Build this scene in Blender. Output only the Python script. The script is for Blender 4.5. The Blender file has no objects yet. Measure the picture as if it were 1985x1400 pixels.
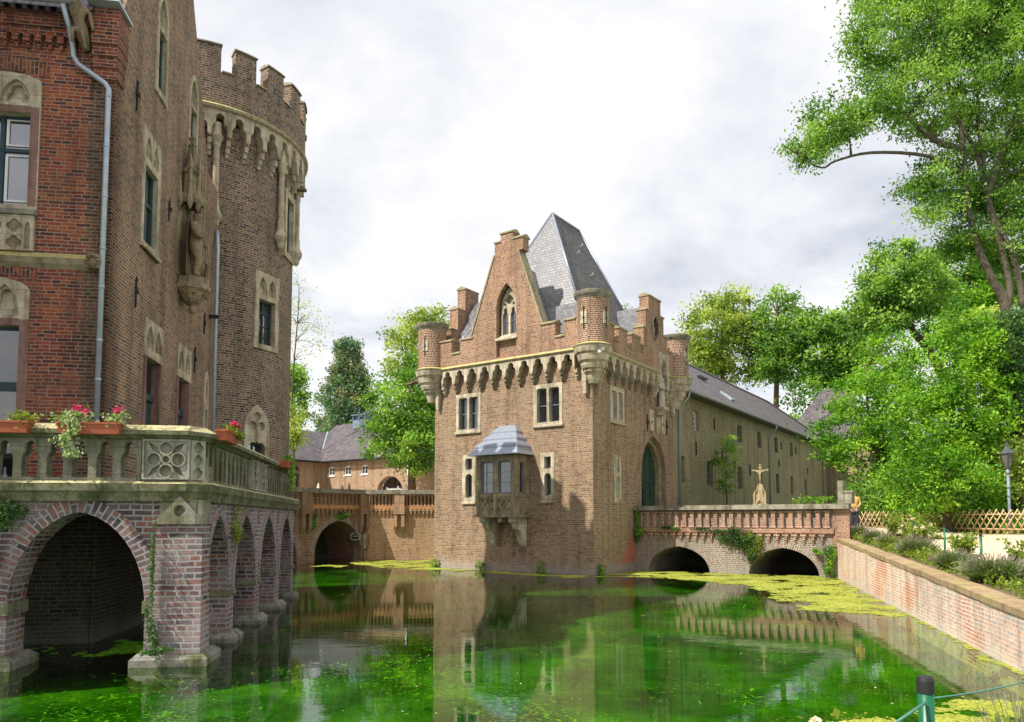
import bpy, math, random
import numpy as np
from mathutils import Vector, Matrix, noise
from mathutils.geometry import delaunay_2d_cdt

SC = bpy.context.scene
COL = SC.collection
R = math.radians
rnd = random.Random(7)

# ------------------------------------------------------------------ camera
EYE = 2.4
cam = bpy.data.cameras.new('camera')
cam.sensor_width = 36.0
cam.lens = 1415 / 1985 * 36
cam.shift_y = 0.1091
cam.clip_end = 2000
camo = bpy.data.objects.new('camera', cam)
COL.objects.link(camo)
camo.location = (0, 0, EYE)
camo.rotation_euler = (R(93.7), 0, 0)
SC.camera = camo

# ------------------------------------------------------------------ sky and sun
SUN = Vector((-0.870, -0.490, 0.0)).normalized() * math.cos(R(49.8)) + Vector((0, 0, math.sin(R(49.8))))
w = bpy.data.worlds.new('World')
SC.world = w
w.use_nodes = True
nt = w.node_tree
N, L = nt.nodes, nt.links
N.clear()
out = N.new('ShaderNodeOutputWorld')
bg = N.new('ShaderNodeBackground')
bg.inputs['Strength'].default_value = 0.078
L.new(bg.outputs[0], out.inputs[0])
sky = N.new('ShaderNodeTexSky')
sky.sky_type = 'NISHITA'
sky.sun_disc = False
sky.sun_elevation = R(49.8)
sky.sun_rotation = math.atan2(SUN.x, SUN.y)
tc = N.new('ShaderNodeTexCoord')
sep = N.new('ShaderNodeSeparateXYZ')
L.new(tc.outputs['Generated'], sep.inputs[0])


def wmath(op, a, b=None, clamp=False):
    m = N.new('ShaderNodeMath')
    m.operation = op
    m.use_clamp = clamp
    for i, v in enumerate((a, b)):
        if v is None:
            continue
        if isinstance(v, (int, float)):
            m.inputs[i].default_value = v
        else:
            L.new(v, m.inputs[i])
    return m.outputs[0]


zc = wmath('ADD', wmath('MAXIMUM', sep.outputs[2], 0.0), 0.16)
cx = wmath('DIVIDE', sep.outputs[0], zc)
cy = wmath('DIVIDE', sep.outputs[1], zc)
comb = N.new('ShaderNodeCombineXYZ')
L.new(cx, comb.inputs[0])
L.new(cy, comb.inputs[1])
nz = N.new('ShaderNodeTexNoise')
nz.inputs['Scale'].default_value = 1.0
nz.inputs['Detail'].default_value = 7
nz.inputs['Roughness'].default_value = 0.58
nz.inputs['Distortion'].default_value = 0.25
L.new(comb.outputs[0], nz.inputs['Vector'])
cr = N.new('ShaderNodeValToRGB')
cr.color_ramp.elements[0].position = 0.36
cr.color_ramp.elements[0].color = (6.7, 7.1, 7.9, 1)
cr.color_ramp.elements[1].position = 0.53
cr.color_ramp.elements[1].color = (10.6, 10.6, 10.6, 1)
e = cr.color_ramp.elements.new(0.45)
e.color = (8.8, 9.05, 9.6, 1)
L.new(nz.outputs[0], cr.inputs[0])
mx = N.new('ShaderNodeMixRGB')
mx.inputs[0].default_value = 0.93
L.new(sky.outputs[0], mx.inputs[1])
L.new(cr.outputs[0], mx.inputs[2])
L.new(mx.outputs[0], bg.inputs['Color'])

sl = bpy.data.lights.new('sun', 'SUN')
sl.energy = 5.0
sl.angle = R(0.55)
sl.color = (1.0, 0.94, 0.84)
so = bpy.data.objects.new('sun', sl)
COL.objects.link(so)
so.rotation_euler = SUN.to_track_quat('Z', 'Y').to_euler()
so.location = (0, 0, 40)

SC.view_settings.view_transform = 'Standard'
SC.view_settings.look = 'None'
SC.view_settings.gamma = 1
SC.view_settings.exposure = 0.38
SC.cycles.use_denoising = True
SC.cycles.max_bounces = 6
SC.cycles.transparent_max_bounces = 8
SC.cycles.sample_clamp_indirect = 6


# ------------------------------------------------------------------ helpers
def at(x, y, Y):
    """point at depth Y seen at photo pixel x, y (used only to read positions off the photograph)"""
    p = R(3.7)
    f = 1415.0
    u = (x - 992.5) / f
    v = -(y - 916.5) / f
    r = Vector((u, math.cos(p) - v * math.sin(p), math.sin(p) + v * math.cos(p)))
    return Vector((0, 0, EYE)) + r * (Y / r.y)


def inpoly(x, y, poly):
    c = False
    n = len(poly)
    j = n - 1
    for i in range(n):
        xi, yi = poly[i]
        xj, yj = poly[j]
        if (yi > y) != (yj > y) and x < (xj - xi) * (y - yi) / (yj - yi) + xi:
            c = not c
        j = i
    return c


def area(poly):
    return 0.5 * sum(poly[i - 1][0] * poly[i][1] - poly[i][0] * poly[i - 1][1] for i in range(len(poly)))


def tri2d(outer, holes, extra=()):
    pts, edges, loops = [], [], [outer] + list(holes)
    for lp in loops:
        b = len(pts)
        pts += [Vector((p[0], p[1])) for p in lp]
        edges += [(b + i, b + (i + 1) % len(lp)) for i in range(len(lp))]
    pts += [Vector(p) for p in extra]
    r = delaunay_2d_cdt(pts, edges, [], 0, 1e-6)
    vs = [(v.x, v.y) for v in r[0]]
    fs = []
    for f in r[2]:
        mx_ = sum(vs[i][0] for i in f) / len(f)
        my_ = sum(vs[i][1] for i in f) / len(f)
        if not inpoly(mx_, my_, outer) or any(inpoly(mx_, my_, h) for h in holes):
            continue
        f = list(f)
        if area([vs[i] for i in f]) < 0:
            f.reverse()
        fs.append(f)
    return vs, fs


class MB:
    def __init__(s):
        s.v, s.f, s.uv, s.sm = [], [], [], []
        s.marks = []

    def mark(s):
        """a new separate piece starts here"""
        s.marks.append((len(s.v), len(s.f)))
        return s

    def build_each(s, name, mat, parent=None):
        """one object for each marked piece"""
        res = []
        for (v0, f0), (v1, f1) in zip(s.marks, s.marks[1:] + [(len(s.v), len(s.f))]):
            p = MB()
            p.v = s.v[v0:v1]
            p.f = [[i - v0 for i in f] for f in s.f[f0:f1]]
            p.uv, p.sm = s.uv[f0:f1], s.sm[f0:f1]
            if p.f:
                res.append(p.build(name, mat, parent))
        return res

    def add(s, pts, faces, M=None, smooth=False, uvs=None):
        b = len(s.v)
        if M is not None:
            pts = [M @ Vector(p) for p in pts]
        s.v += [tuple(p) for p in pts]
        for k, f in enumerate(faces):
            s.f.append([b + i for i in f])
            s.sm.append(smooth)
            s.uv.append(uvs[k] if uvs else None)
        return s

    def box(s, x0, x1, y0, y1, z0, z1, M=None):
        p = [(x, y, z) for z in (z0, z1) for y in (y0, y1) for x in (x0, x1)]
        f = [(0, 2, 3, 1), (4, 5, 7, 6), (0, 1, 5, 4), (2, 6, 7, 3), (0, 4, 6, 2), (1, 3, 7, 5)]
        return s.add(p, f, M)

    def taper(s, a, b, M=None):
        """frustum between two boxes' rectangles a=(x0,x1,y0,y1,z), b likewise above"""
        p = [(x, y, a[4]) for y in a[2:4] for x in a[0:2]] + [(x, y, b[4]) for y in b[2:4] for x in b[0:2]]
        f = [(0, 2, 3, 1), (4, 5, 7, 6), (0, 1, 5, 4), (2, 6, 7, 3), (0, 4, 6, 2), (1, 3, 7, 5)]
        return s.add(p, f, M)

    def plate(s, outer, holes, y0, y1, M=None, back=True):
        """outline in x,z standing upright, front face at y0 looking to -y, back at y1"""
        if area(outer) < 0:
            outer = outer[::-1]
        holes = [h if area(h) > 0 else h[::-1] for h in holes]
        vs, fs = tri2d(outer, holes)
        s.add([(x, y0, z) for x, z in vs], fs, M)
        if back:
            s.add([(x, y1, z) for x, z in vs], [f[::-1] for f in fs], M)
        for k, lp in enumerate([outer] + holes):
            n = len(lp)
            for i in range(n):
                a, b = lp[i], lp[(i + 1) % n]
                if (a[0] - b[0]) ** 2 + (a[1] - b[1]) ** 2 < 1e-10:
                    continue
                q = [(a[0], y0, a[1]), (a[0], y1, a[1]), (b[0], y1, b[1]), (b[0], y0, b[1])]
                s.add(q, [(0, 1, 2, 3) if k == 0 else (3, 2, 1, 0)], M)
        return s

    def grid(s, rows, closed=False, M=None, smooth=True, uvs=False, cap0=False, cap1=False):
        n = len(rows[0])
        pts = [p for r in rows for p in r]
        fs, uu = [], []
        m = n if closed else n - 1
        for i in range(len(rows) - 1):
            for j in range(m):
                k = (j + 1) % n
                fs.append((i * n + j, i * n + k, (i + 1) * n + k, (i + 1) * n + j))
        if cap0:
            fs.append(tuple(range(n))[::-1])
        if cap1:
            fs.append(tuple((len(rows) - 1) * n + j for j in range(n)))
        return s.add(pts, fs, M, smooth)

    def lathe(s, prof, c=(0, 0), n=24, a0=0, a1=360, M=None, smooth=True, R0=None, sharp=True):
        """profile of (radius, z), bottom to top, outside facing out; brick uv in metres"""
        if sharp and len(prof) > 2:
            for i in range(len(prof) - 1):
                s.lathe(prof[i:i + 2], c, n, a0, a1, M, smooth, R0, False)
            return s
        full = abs(a1 - a0) >= 359.9
        k = n if full else n + 1
        ang = [R(a0 + (a1 - a0) * i / n) for i in range(n + 1)]
        pts = [(c[0] + r * math.cos(t), c[1] + r * math.sin(t), z) for r, z in prof for t in ang[:k]]
        fs, uu = [], []
        vl = 0
        for i in range(len(prof) - 1):
            dl = math.hypot(prof[i + 1][0] - prof[i][0], prof[i + 1][1] - prof[i][1])
            rr = R0 or max(prof[i][0], prof[i + 1][0])
            z0, z1 = prof[i][1], prof[i + 1][1]
            if abs(z1 - z0) < 0.3 * dl:
                z0, z1 = vl, vl + dl
            vl += dl
            for j in range(n):
                q = (j + 1) % k
                fs.append((i * k + j, i * k + q, (i + 1) * k + q, (i + 1) * k + j))
                uu.append([(rr * ang[j], z0), (rr * ang[j + 1], z0), (rr * ang[j + 1], z1), (rr * ang[j], z1)])
        return s.add(pts, fs, M, smooth, uu)

    def tube(s, path, rad, n=8, M=None, caps=True):
        path = [Vector(p) for p in path]
        m = len(path)
        rad = rad if isinstance(rad, (list, tuple)) else [rad] * m
        rows = []
        t0 = (path[1] - path[0]).normalized()
        ref = Vector((0, 0, 1)) if abs(t0.z) < 0.9 else Vector((1, 0, 0))
        x = t0.cross(ref).normalized()
        for i in range(m):
            t = (path[min(i + 1, m - 1)] - path[max(i - 1, 0)]).normalized()
            x = (x - t * x.dot(t))
            x = x.normalized() if x.length > 1e-6 else t.orthogonal().normalized()
            y = t.cross(x)
            rows.append([path[i] + (x * math.cos(2 * math.pi * j / n) + y * math.sin(2 * math.pi * j / n)) * rad[i] for j in range(n)])
        return s.grid(rows, True, M, True, cap0=caps, cap1=caps)

    def build(s, name, mat, parent=None, label=None):
        me = bpy.data.meshes.new(name)
        me.from_pydata(s.v, [], s.f)
        me.update()
        uvl = me.uv_layers.new(name='uv')
        co = np.array(s.v, dtype=np.float64) if s.v else np.zeros((0, 3))
        buf = np.zeros((len(me.loops), 2))
        li = 0
        Z = Vector((0, 0, 1))
        for k, p in enumerate(me.polygons):
            n = len(p.vertices)
            if s.uv[k] is not None:
                buf[li:li + n] = s.uv[k]
            else:
                nn = p.normal
                if abs(nn.z) > 0.985:
                    buf[li:li + n] = co[list(p.vertices)][:, :2]
                else:
                    t = Z.cross(nn).normalized()
                    b = nn.cross(t)
                    cc = co[list(p.vertices)]
                    buf[li:li + n, 0] = cc @ np.array(t)
                    buf[li:li + n, 1] = cc @ np.array(b)
            li += n
        uvl.data.foreach_set('uv', buf.ravel())
        me.polygons.foreach_set('use_smooth', s.sm)
        me.materials.append(mat)
        o = bpy.data.objects.new(name, me)
        COL.objects.link(o)
        if parent:
            o.parent = parent
        if label:
            o['label'] = label
        return o


def tag(o, label, cat=None, group=None, kind=None):
    if label:
        o['label'] = label
    if cat:
        o['category'] = cat
    if group:
        o['group'] = group
    if kind:
        o['kind'] = kind
    return o


def thing(name, label, cat, loc=(0, 0, 0), rz=0.0, group=None):
    o = bpy.data.objects.new(name, None)
    COL.objects.link(o)
    o.location = loc
    o.rotation_euler = (0, 0, rz)
    o.empty_display_size = 0.2
    return tag(o, label, cat, group)


def copy_tree(o, parent=None):
    c = o.copy()
    COL.objects.link(c)
    if parent:
        c.parent = parent
    for ch in list(o.children):
        copy_tree(ch, c)
    return c


def rect(x0, x1, z0, z1):
    return [(x0, z0), (x1, z0), (x1, z1), (x0, z1)]


def arch(x0, x1, z0, zs, z1, n=9, pointed=True, point=1.12):
    """door-like outline: jambs from z0 to zs, then an arch with its crown at z1"""
    hw, xc, h = (x1 - x0) / 2, (x0 + x1) / 2, z1 - zs
    pts = [(x0, z0), (x1, z0)] if z0 < zs - 1e-6 else []
    if pointed:
        hp = hw * -point if point < 0 else max(h, hw * point)
        r = (hw * hw + hp * hp) / (2 * hw)
        am = math.asin(min(1, hp / r))
        right = [(x1 - r + r * math.cos(am * i / n), zs + r * math.sin(am * i / n) * h / hp) for i in range(n + 1)]
        left = [(2 * xc - x, z) for x, z in right[:-1]][::-1]
        return pts + right + left
    return pts + [(xc + hw * math.cos(math.pi * i / (2 * n)), zs + h * math.sin(math.pi * i / (2 * n))) for i in range(2 * n + 1)]


def trefoil(x0, x1, z0, zs, z1, n=6):
    """jambs, two side cusps and a round top lobe"""
    xc, hw = (x0 + x1) / 2, (x1 - x0) / 2
    r = hw * 0.56
    pts = [(x0, z0), (x1, z0), (x1, zs)]
    h1 = zs + (z1 - zs) * 0.42
    for i in range(n + 1):
        t = -0.2 + 1.75 * i / n
        pts.append((x1 - hw * 0.42 + hw * 0.42 * math.cos(t), zs + (h1 - zs) * math.sin(max(0, t)) * 0.95))
    zc = z1 - r
    for i in range(n + 1):
        t = -0.35 + (math.pi / 2 + 0.35) * i / n
        pts.append((xc + r * math.cos(t), zc + r * math.sin(t)))
    right = pts[2:]
    left = [(2 * xc - x, z) for x, z in right[:-1]][::-1]
    return pts + left


def circ(x, z, r, n=16, a=0):
    return [(x + r * math.cos(a + 2 * math.pi * i / n), z + r * math.sin(a + 2 * math.pi * i / n)) for i in range(n)]


def quatre(x, z, r, n=5):
    """four-lobed opening"""
    pts = []
    for k in range(4):
        a = math.pi / 2 * k
        cx_, cz_ = x + 0.5 * r * math.cos(a), z + 0.5 * r * math.sin(a)
        for i in range(n + 1):
            t = a - 1.35 + 2.7 * i / n
            pts.append((cx_ + 0.5 * r * math.cos(t), cz_ + 0.5 * r * math.sin(t)))
    return pts


def archring(mb, x0, x1, zs, z1, wd, y, M=None, thick=0.05, n=22, point=1.12):
    """voussoir band round an arch, uv laid so that bricks stand radially"""
    inner = arch(x0, x1, zs, zs, z1, n // 2, True, point)
    m = len(inner)
    xc = (x0 + x1) / 2
    outp = []
    for i in range(m):
        a, b = inner[max(i - 1, 0)], inner[min(i + 1, m - 1)]
        dx, dz = b[0] - a[0], b[1] - a[1]
        l = math.hypot(dx, dz)
        outp.append((inner[i][0] + dz / l * wd, inner[i][1] - dx / l * wd))
    ln = 0
    for i in range(m - 1):
        d = math.hypot(inner[i + 1][0] - inner[i][0], inner[i + 1][1] - inner[i][1])
        p = [(inner[i][0], y, inner[i][1]), (inner[i + 1][0], y, inner[i + 1][1]), (outp[i + 1][0], y, outp[i + 1][1]), (outp[i][0], y, outp[i][1])]
        mb.add(p, [(3, 2, 1, 0)], M, uvs=[[(wd, ln), (wd, ln + d), (0, ln + d), (0, ln)]])
        q = [(outp[i][0], y, outp[i][1]), (outp[i + 1][0], y, outp[i + 1][1]), (outp[i + 1][0], y + thick, outp[i + 1][1]), (outp[i][0], y + thick, outp[i][1])]
        mb.add(q, [(3, 2, 1, 0)], M)
        q = [(inner[i][0], y, inner[i][1]), (inner[i + 1][0], y, inner[i + 1][1]), (inner[i + 1][0], y + thick, inner[i + 1][1]), (inner[i][0], y + thick, inner[i][1])]
        mb.add(q, [(0, 1, 2, 3)], M)
        ln += d
    return mb


# ------------------------------------------------------------------ materials
def newmat(name):
    m = bpy.data.materials.new(name)
    m.use_nodes = True
    nt = m.node_tree
    nt.nodes.clear()
    o = nt.nodes.new('ShaderNodeOutputMaterial')
    b = nt.nodes.new('ShaderNodeBsdfPrincipled')
    nt.links.new(b.outputs[0], o.inputs[0])
    return m, nt, b, o


def nd(nt, t, **kw):
    n = nt.nodes.new(t)
    for k, v in kw.items():
        if k[0] == '_':
            setattr(n, k[1:], v)
        else:
            n.inputs[k].default_value = v
    return n


def ramp(nt, src, stops):
    c = nt.nodes.new('ShaderNodeValToRGB')
    els = c.color_ramp.elements
    while len(els) < len(stops):
        els.new(0.5)
    for e_, (p, col) in zip(els, stops):
        e_.position = p
        e_.color = (*col, 1) if len(col) == 3 else col
    nt.links.new(src, c.inputs[0])
    return c.outputs[0]


def mix(nt, mode, fac, a, b):
    m = nt.nodes.new('ShaderNodeMixRGB')
    m.blend_type = mode
    for i, v in enumerate((fac, a, b)):
        if hasattr(v, 'links'):
            nt.links.new(v, m.inputs[i])
        elif isinstance(v, (int, float)):
            m.inputs[i].default_value = v if i == 0 else (v, v, v, 1)
        else:
            m.inputs[i].default_value = (*v, 1)
    return m.outputs[0]


def noise_of(nt, vec, scale, detail=4, rough=0.55):
    n = nd(nt, 'ShaderNodeTexNoise', Scale=scale, Detail=detail, Roughness=rough)
    nt.links.new(vec, n.inputs['Vector'])
    return n.outputs[0]


def brick(name, cols, mortar, bw=0.26, bh=0.083, ms=0.011, patch=0.5, tide=None, tidez=0.5, bump=0.7, stain=None, stain_amt=0.5, offset=0.5, patchcol=None, even=0.3):
    m, nt, b, o = newmat(name)
    l = nt.links
    uv = nt.nodes.new('ShaderNodeUVMap')
    geo = nt.nodes.new('ShaderNodeNewGeometry')
    # slight wobble so that courses are hand-laid
    nz = nd(nt, 'ShaderNodeTexNoise', Scale=2.3, Detail=3)
    l.new(uv.outputs[0], nz.inputs['Vector'])
    sub = nd(nt, 'ShaderNodeVectorMath', _operation='SUBTRACT')
    l.new(nz.outputs['Color'], sub.inputs[0])
    sub.inputs[1].default_value = (0.5, 0.5, 0.5)
    sc = nd(nt, 'ShaderNodeVectorMath', _operation='SCALE')
    sc.inputs['Scale'].default_value = 0.035
    l.new(sub.outputs[0], sc.inputs[0])
    ad = nd(nt, 'ShaderNodeVectorMath', _operation='ADD')
    l.new(uv.outputs[0], ad.inputs[0])
    l.new(sc.outputs[0], ad.inputs[1])
    br = nt.nodes.new('ShaderNodeTexBrick')
    br.offset = offset
    br.squash = 0.62
    br.squash_frequency = 3
    l.new(ad.outputs[0], br.inputs['Vector'])
    for k, v in {'Color1': (0, 0, 0, 1), 'Color2': (1, 1, 1, 1), 'Mortar': (0.5, 0.5, 0.5, 1)}.items():
        br.inputs[k].default_value = v
    for k, v in {'Scale': 1.0, 'Mortar Size': ms, 'Mortar Smooth': 0.25, 'Bias': 0.0, 'Brick Width': bw, 'Row Height': bh}.items():
        br.inputs[k].default_value = v
    nzb = noise_of(nt, geo.outputs['Position'], 0.55, 4, 0.6)
    # per-brick tone nudged by large patches
    tone = nd(nt, 'ShaderNodeMath', _operation='MULTIPLY_ADD')
    l.new(nzb, tone.inputs[0])
    tone.inputs[1].default_value = patch * 1.6
    s2 = nd(nt, 'ShaderNodeMath', _operation='SUBTRACT')
    l.new(br.outputs['Color'], s2.inputs[0])
    s2.inputs[1].default_value = patch * 0.8
    l.new(s2.outputs[0], tone.inputs[2])
    n = len(cols)
    col = ramp(nt, tone.outputs[0], [(0.02 + 0.96 * i / max(1, n - 1), c) for i, c in enumerate(cols)])
    mean = tuple(sum(c[k] for c in cols) / len(cols) for k in range(3))
    col = mix(nt, 'MIX', even, col, mean)
    fine = noise_of(nt, geo.outputs['Position'], 14, 5, 0.7)
    col = mix(nt, 'MULTIPLY', 0.75, col, ramp(nt, fine, [(0.3, (0.55, 0.55, 0.55)), (0.7, (1.35, 1.35, 1.35))]))
    mfine = mix(nt, 'MULTIPLY', 0.6, mortar, ramp(nt, nzb, [(0.3, (0.6, 0.6, 0.58)), (0.65, (1.2, 1.2, 1.2))]))
    col = mix(nt, 'MIX', br.outputs['Fac'], col, mfine)
    # rain streaks and weathering with their own shapes
    stm = nd(nt, 'ShaderNodeMapping')
    stm.inputs['Scale'].default_value = (2.6, 2.6, 0.22)
    l.new(geo.outputs['Position'], stm.inputs[0])
    stn = noise_of(nt, stm.outputs[0], 1.0, 5, 0.6)
    col = mix(nt, 'MULTIPLY', 0.8, col, ramp(nt, stn, [(0.34, (0.62, 0.6, 0.57)), (0.5, (1.0, 1.0, 1.0)), (0.7, (1.14, 1.12, 1.1))]))
    wn = noise_of(nt, geo.outputs['Position'], 1.1, 6, 0.68)
    if stain:
        sf = ramp(nt, wn, [(0.47, (0, 0, 0)), (0.66, (stain_amt,) * 3)])
        col = mix(nt, 'MIX', sf, col, stain)
    if patchcol:
        pn = noise_of(nt, geo.outputs['Position'], 0.33, 3, 0.5)
        pf = ramp(nt, pn, [(0.55, (0, 0, 0)), (0.6, (0.75,) * 3)])
        pf2 = mix(nt, 'MULTIPLY', 1.0, pf, ramp(nt, br.outputs['Fac'], [(0, (1, 1, 1)), (1, (0, 0, 0))]))
        col = mix(nt, 'MIX', pf2, col, patchcol)
    if tide:
        sp = nt.nodes.new('ShaderNodeSeparateXYZ')
        l.new(geo.outputs['Position'], sp.inputs[0])
        a = nd(nt, 'ShaderNodeMath', _operation='MULTIPLY_ADD')
        l.new(wn, a.inputs[0])
        a.inputs[1].default_value = tidez * 2.4
        l.new(sp.outputs[2], a.inputs[2])
        tf = ramp(nt, a.outputs[0], [(0.0, (0.0,) * 3), (0.5, (1,) * 3)])
        tr = nd(nt, 'ShaderNodeMapRange')
        tr.inputs['From Min'].default_value = tidez * 2.3
        tr.inputs['From Max'].default_value = tidez * 1.2
        tr.inputs['To Max'].default_value = 0.62
        l.new(a.outputs[0], tr.inputs['Value'])
        col = mix(nt, 'MIX', tr.outputs[0], col, tide)
    l.new(col, b.inputs['Base Color'])
    b.inputs['Roughness'].default_value = 0.9
    b.inputs['Specular IOR Level'].default_value = 0.2
    h = nd(nt, 'ShaderNodeMath', _operation='MULTIPLY_ADD')
    l.new(br.outputs['Fac'], h.inputs[0])
    h.inputs[1].default_value = -1.0
    fm = nd(nt, 'ShaderNodeMath', _operation='MULTIPLY_ADD')
    l.new(fine, fm.inputs[0])
    fm.inputs[1].default_value = 0.8
    l.new(br.outputs['Color'], fm.inputs[2])
    fm2 = nd(nt, 'ShaderNodeMath', _operation='MULTIPLY')
    l.new(fm.outputs[0], fm2.inputs[0])
    fm2.inputs[1].default_value = 0.5
    l.new(fm2.outputs[0], h.inputs[2])
    bp = nd(nt, 'ShaderNodeBump', Strength=bump, Distance=0.012)
    l.new(h.outputs[0], bp.inputs['Height'])
    l.new(bp.outputs[0], b.inputs['Normal'])
    return m


def stone(name, c, c2, moss=None, moss_amt=0.6, scale=3.0, rough=0.85, bump=0.4, top=None, dark=0.55, joints=None):
    m, nt, b, o = newmat(name)
    l = nt.links
    geo = nt.nodes.new('ShaderNodeNewGeometry')
    n1 = noise_of(nt, geo.outputs['Position'], scale, 6, 0.65)
    n2 = noise_of(nt, geo.outputs['Position'], scale * 9, 5, 0.7)
    col = ramp(nt, n1, [(0.3, c), (0.7, c2)])
    col = mix(nt, 'MULTIPLY', 0.7, col, ramp(nt, n2, [(0.3, (dark,) * 3), (0.7, (1.3, 1.3, 1.3))]))
    if moss:
        n3 = noise_of(nt, geo.outputs['Position'], scale * 0.7 + 0.8, 6, 0.7)
        col = mix(nt, 'MIX', ramp(nt, n3, [(0.45, (0, 0, 0)), (0.58, (moss_amt,) * 3)]), col, moss)
    stm = nd(nt, 'ShaderNodeMapping')
    stm.inputs['Scale'].default_value = (5, 5, 0.5)
    l.new(geo.outputs['Position'], stm.inputs[0])
    stn = noise_of(nt, stm.outputs[0], 1.0, 5, 0.65)
    col = mix(nt, 'MULTIPLY', 0.9, col, ramp(nt, stn, [(0.34, (0.5, 0.47, 0.42)), (0.5, (0.95, 0.95, 0.95)), (0.7, (1.15, 1.15, 1.13))]))
    if joints:
        uv = nt.nodes.new('ShaderNodeUVMap')
        br = nt.nodes.new('ShaderNodeTexBrick')
        l.new(uv.outputs[0], br.inputs['Vector'])
        for k, v in {'Color1': (0.8, 0.8, 0.8, 1), 'Color2': (1.12, 1.1, 1.06, 1), 'Mortar': (0.42, 0.38, 0.33, 1), 'Scale': 1.0, 'Mortar Size': 0.006, 'Mortar Smooth': 0.4, 'Brick Width': joints[0], 'Row Height': joints[1]}.items():
            br.inputs[k].default_value = v
        col = mix(nt, 'MULTIPLY', 0.85, col, br.outputs['Color'])
    if top:
        sp = nt.nodes.new('ShaderNodeSeparateXYZ')
        l.new(geo.outputs['Normal'], sp.inputs[0])
        n4 = noise_of(nt, geo.outputs['Position'], 6, 5, 0.7)
        tf = mix(nt, 'MULTIPLY', 1.0, ramp(nt, sp.outputs[2], [(0.35, (0, 0, 0)), (0.8, (1, 1, 1))]), ramp(nt, n4, [(0.38, (0.25,) * 3), (0.6, (0.95,) * 3)]))
        col = mix(nt, 'MIX', tf, col, top)
    l.new(col, b.inputs['Base Color'])
    b.inputs['Roughness'].default_value = rough
    b.inputs['Specular IOR Level'].default_value = 0.25
    bp = nd(nt, 'ShaderNodeBump', Strength=bump, Distance=0.015)
    l.new(n2, bp.inputs['Height'])
    l.new(bp.outputs[0], b.inputs['Normal'])
    return m


def plain(name, c, rough=0.6, metal=0.0, vary=0.15, scale=6.0, spec=0.4):
    m, nt, b, o = newmat(name)
    geo = nt.nodes.new('ShaderNodeNewGeometry')
    n1 = noise_of(nt, geo.outputs['Position'], scale, 5, 0.6)
    lo = tuple(x * (1 - vary) for x in c)
    hi = tuple(min(1, x * (1 + vary)) for x in c)
    nt.links.new(ramp(nt, n1, [(0.3, lo), (0.7, hi)]), b.inputs['Base Color'])
    b.inputs['Roughness'].default_value = rough
    b.inputs['Metallic'].default_value = metal
    b.inputs['Specular IOR Level'].default_value = spec
    return m


def rooftile(name, cols, tw=0.24, th=0.3, wavy=0.03, rough=0.6, slate=False, spec=0.4):
    m, nt, b, o = newmat(name)
    l = nt.links
    uv = nt.nodes.new('ShaderNodeUVMap')
    geo = nt.nodes.new('ShaderNodeNewGeometry')
    br = nt.nodes.new('ShaderNodeTexBrick')
    br.offset = 0.5 if slate else 0.0
    l.new(uv.outputs[0], br.inputs['Vector'])
    for k, v in {'Color1': (0, 0, 0, 1), 'Color2': (1, 1, 1, 1), 'Mortar': (0.2, 0.2, 0.2, 1)}.items():
        br.inputs[k].default_value = v
    for k, v in {'Scale': 1.0, 'Mortar Size': 0.007, 'Mortar Smooth': 0.1, 'Brick Width': tw, 'Row Height': th}.items():
        br.inputs[k].default_value = v
    sp = nt.nodes.new('ShaderNodeSeparateXYZ')
    l.new(uv.outputs[0], sp.inputs[0])
    fr = nd(nt, 'ShaderNodeMath', _operation='DIVIDE')
    l.new(sp.outputs[1], fr.inputs[0])
    fr.inputs[1].default_value = th
    fr2 = nd(nt, 'ShaderNodeMath', _operation='FRACT')
    l.new(fr.outputs[0], fr2.inputs[0])
    big = noise_of(nt, geo.outputs['Position'], 0.5, 5, 0.6)
    fine = noise_of(nt, geo.outputs['Position'], 9, 4, 0.6)
    t = mix(nt, 'MIX', 0.45, br.outputs['Color'], big)
    n = len(cols)
    col = ramp(nt, t, [(0.2 + 0.6 * i / max(1, n - 1), c) for i, c in enumerate(cols)])
    col = mix(nt, 'MULTIPLY', 0.5, col, ramp(nt, fine, [(0.3, (0.6,) * 3), (0.7, (1.25,) * 3)]))
    col = mix(nt, 'MULTIPLY', br.outputs['Fac'], col, (0.35, 0.35, 0.35))
    l.new(col, b.inputs['Base Color'])
    b.inputs['Roughness'].default_value = rough
    b.inputs['Specular IOR Level'].default_value = spec
    # overlapping courses and, for pantiles, a wave across
    inv = nd(nt, 'ShaderNodeMath', _operation='SUBTRACT')
    inv.inputs[0].default_value = 1.0
    l.new(fr2.outputs[0], inv.inputs[1])
    h = inv.outputs[0]
    if not slate:
        sn = nd(nt, 'ShaderNodeMath', _operation='MULTIPLY')
        l.new(sp.outputs[0], sn.inputs[0])
        sn.inputs[1].default_value = 2 * math.pi / tw
        s2 = nd(nt, 'ShaderNodeMath', _operation='SINE')
        l.new(sn.outputs[0], s2.inputs[0])
        a2 = nd(nt, 'ShaderNodeMath', _operation='MULTIPLY_ADD')
        l.new(s2.outputs[0], a2.inputs[0])
        a2.inputs[1].default_value = 0.6
        l.new(h, a2.inputs[2])
        h = a2.outputs[0]
    else:
        a2 = nd(nt, 'ShaderNodeMath', _operation='MULTIPLY_ADD')
        l.new(br.outputs['Color'], a2.inputs[0])
        a2.inputs[1].default_value = 0.5
        l.new(h, a2.inputs[2])
        h = a2.outputs[0]
    bp = nd(nt, 'ShaderNodeBump', Strength=0.9, Distance=wavy)
    l.new(h, bp.inputs['Height'])
    l.new(bp.outputs[0], b.inputs['Normal'])
    return m


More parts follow.
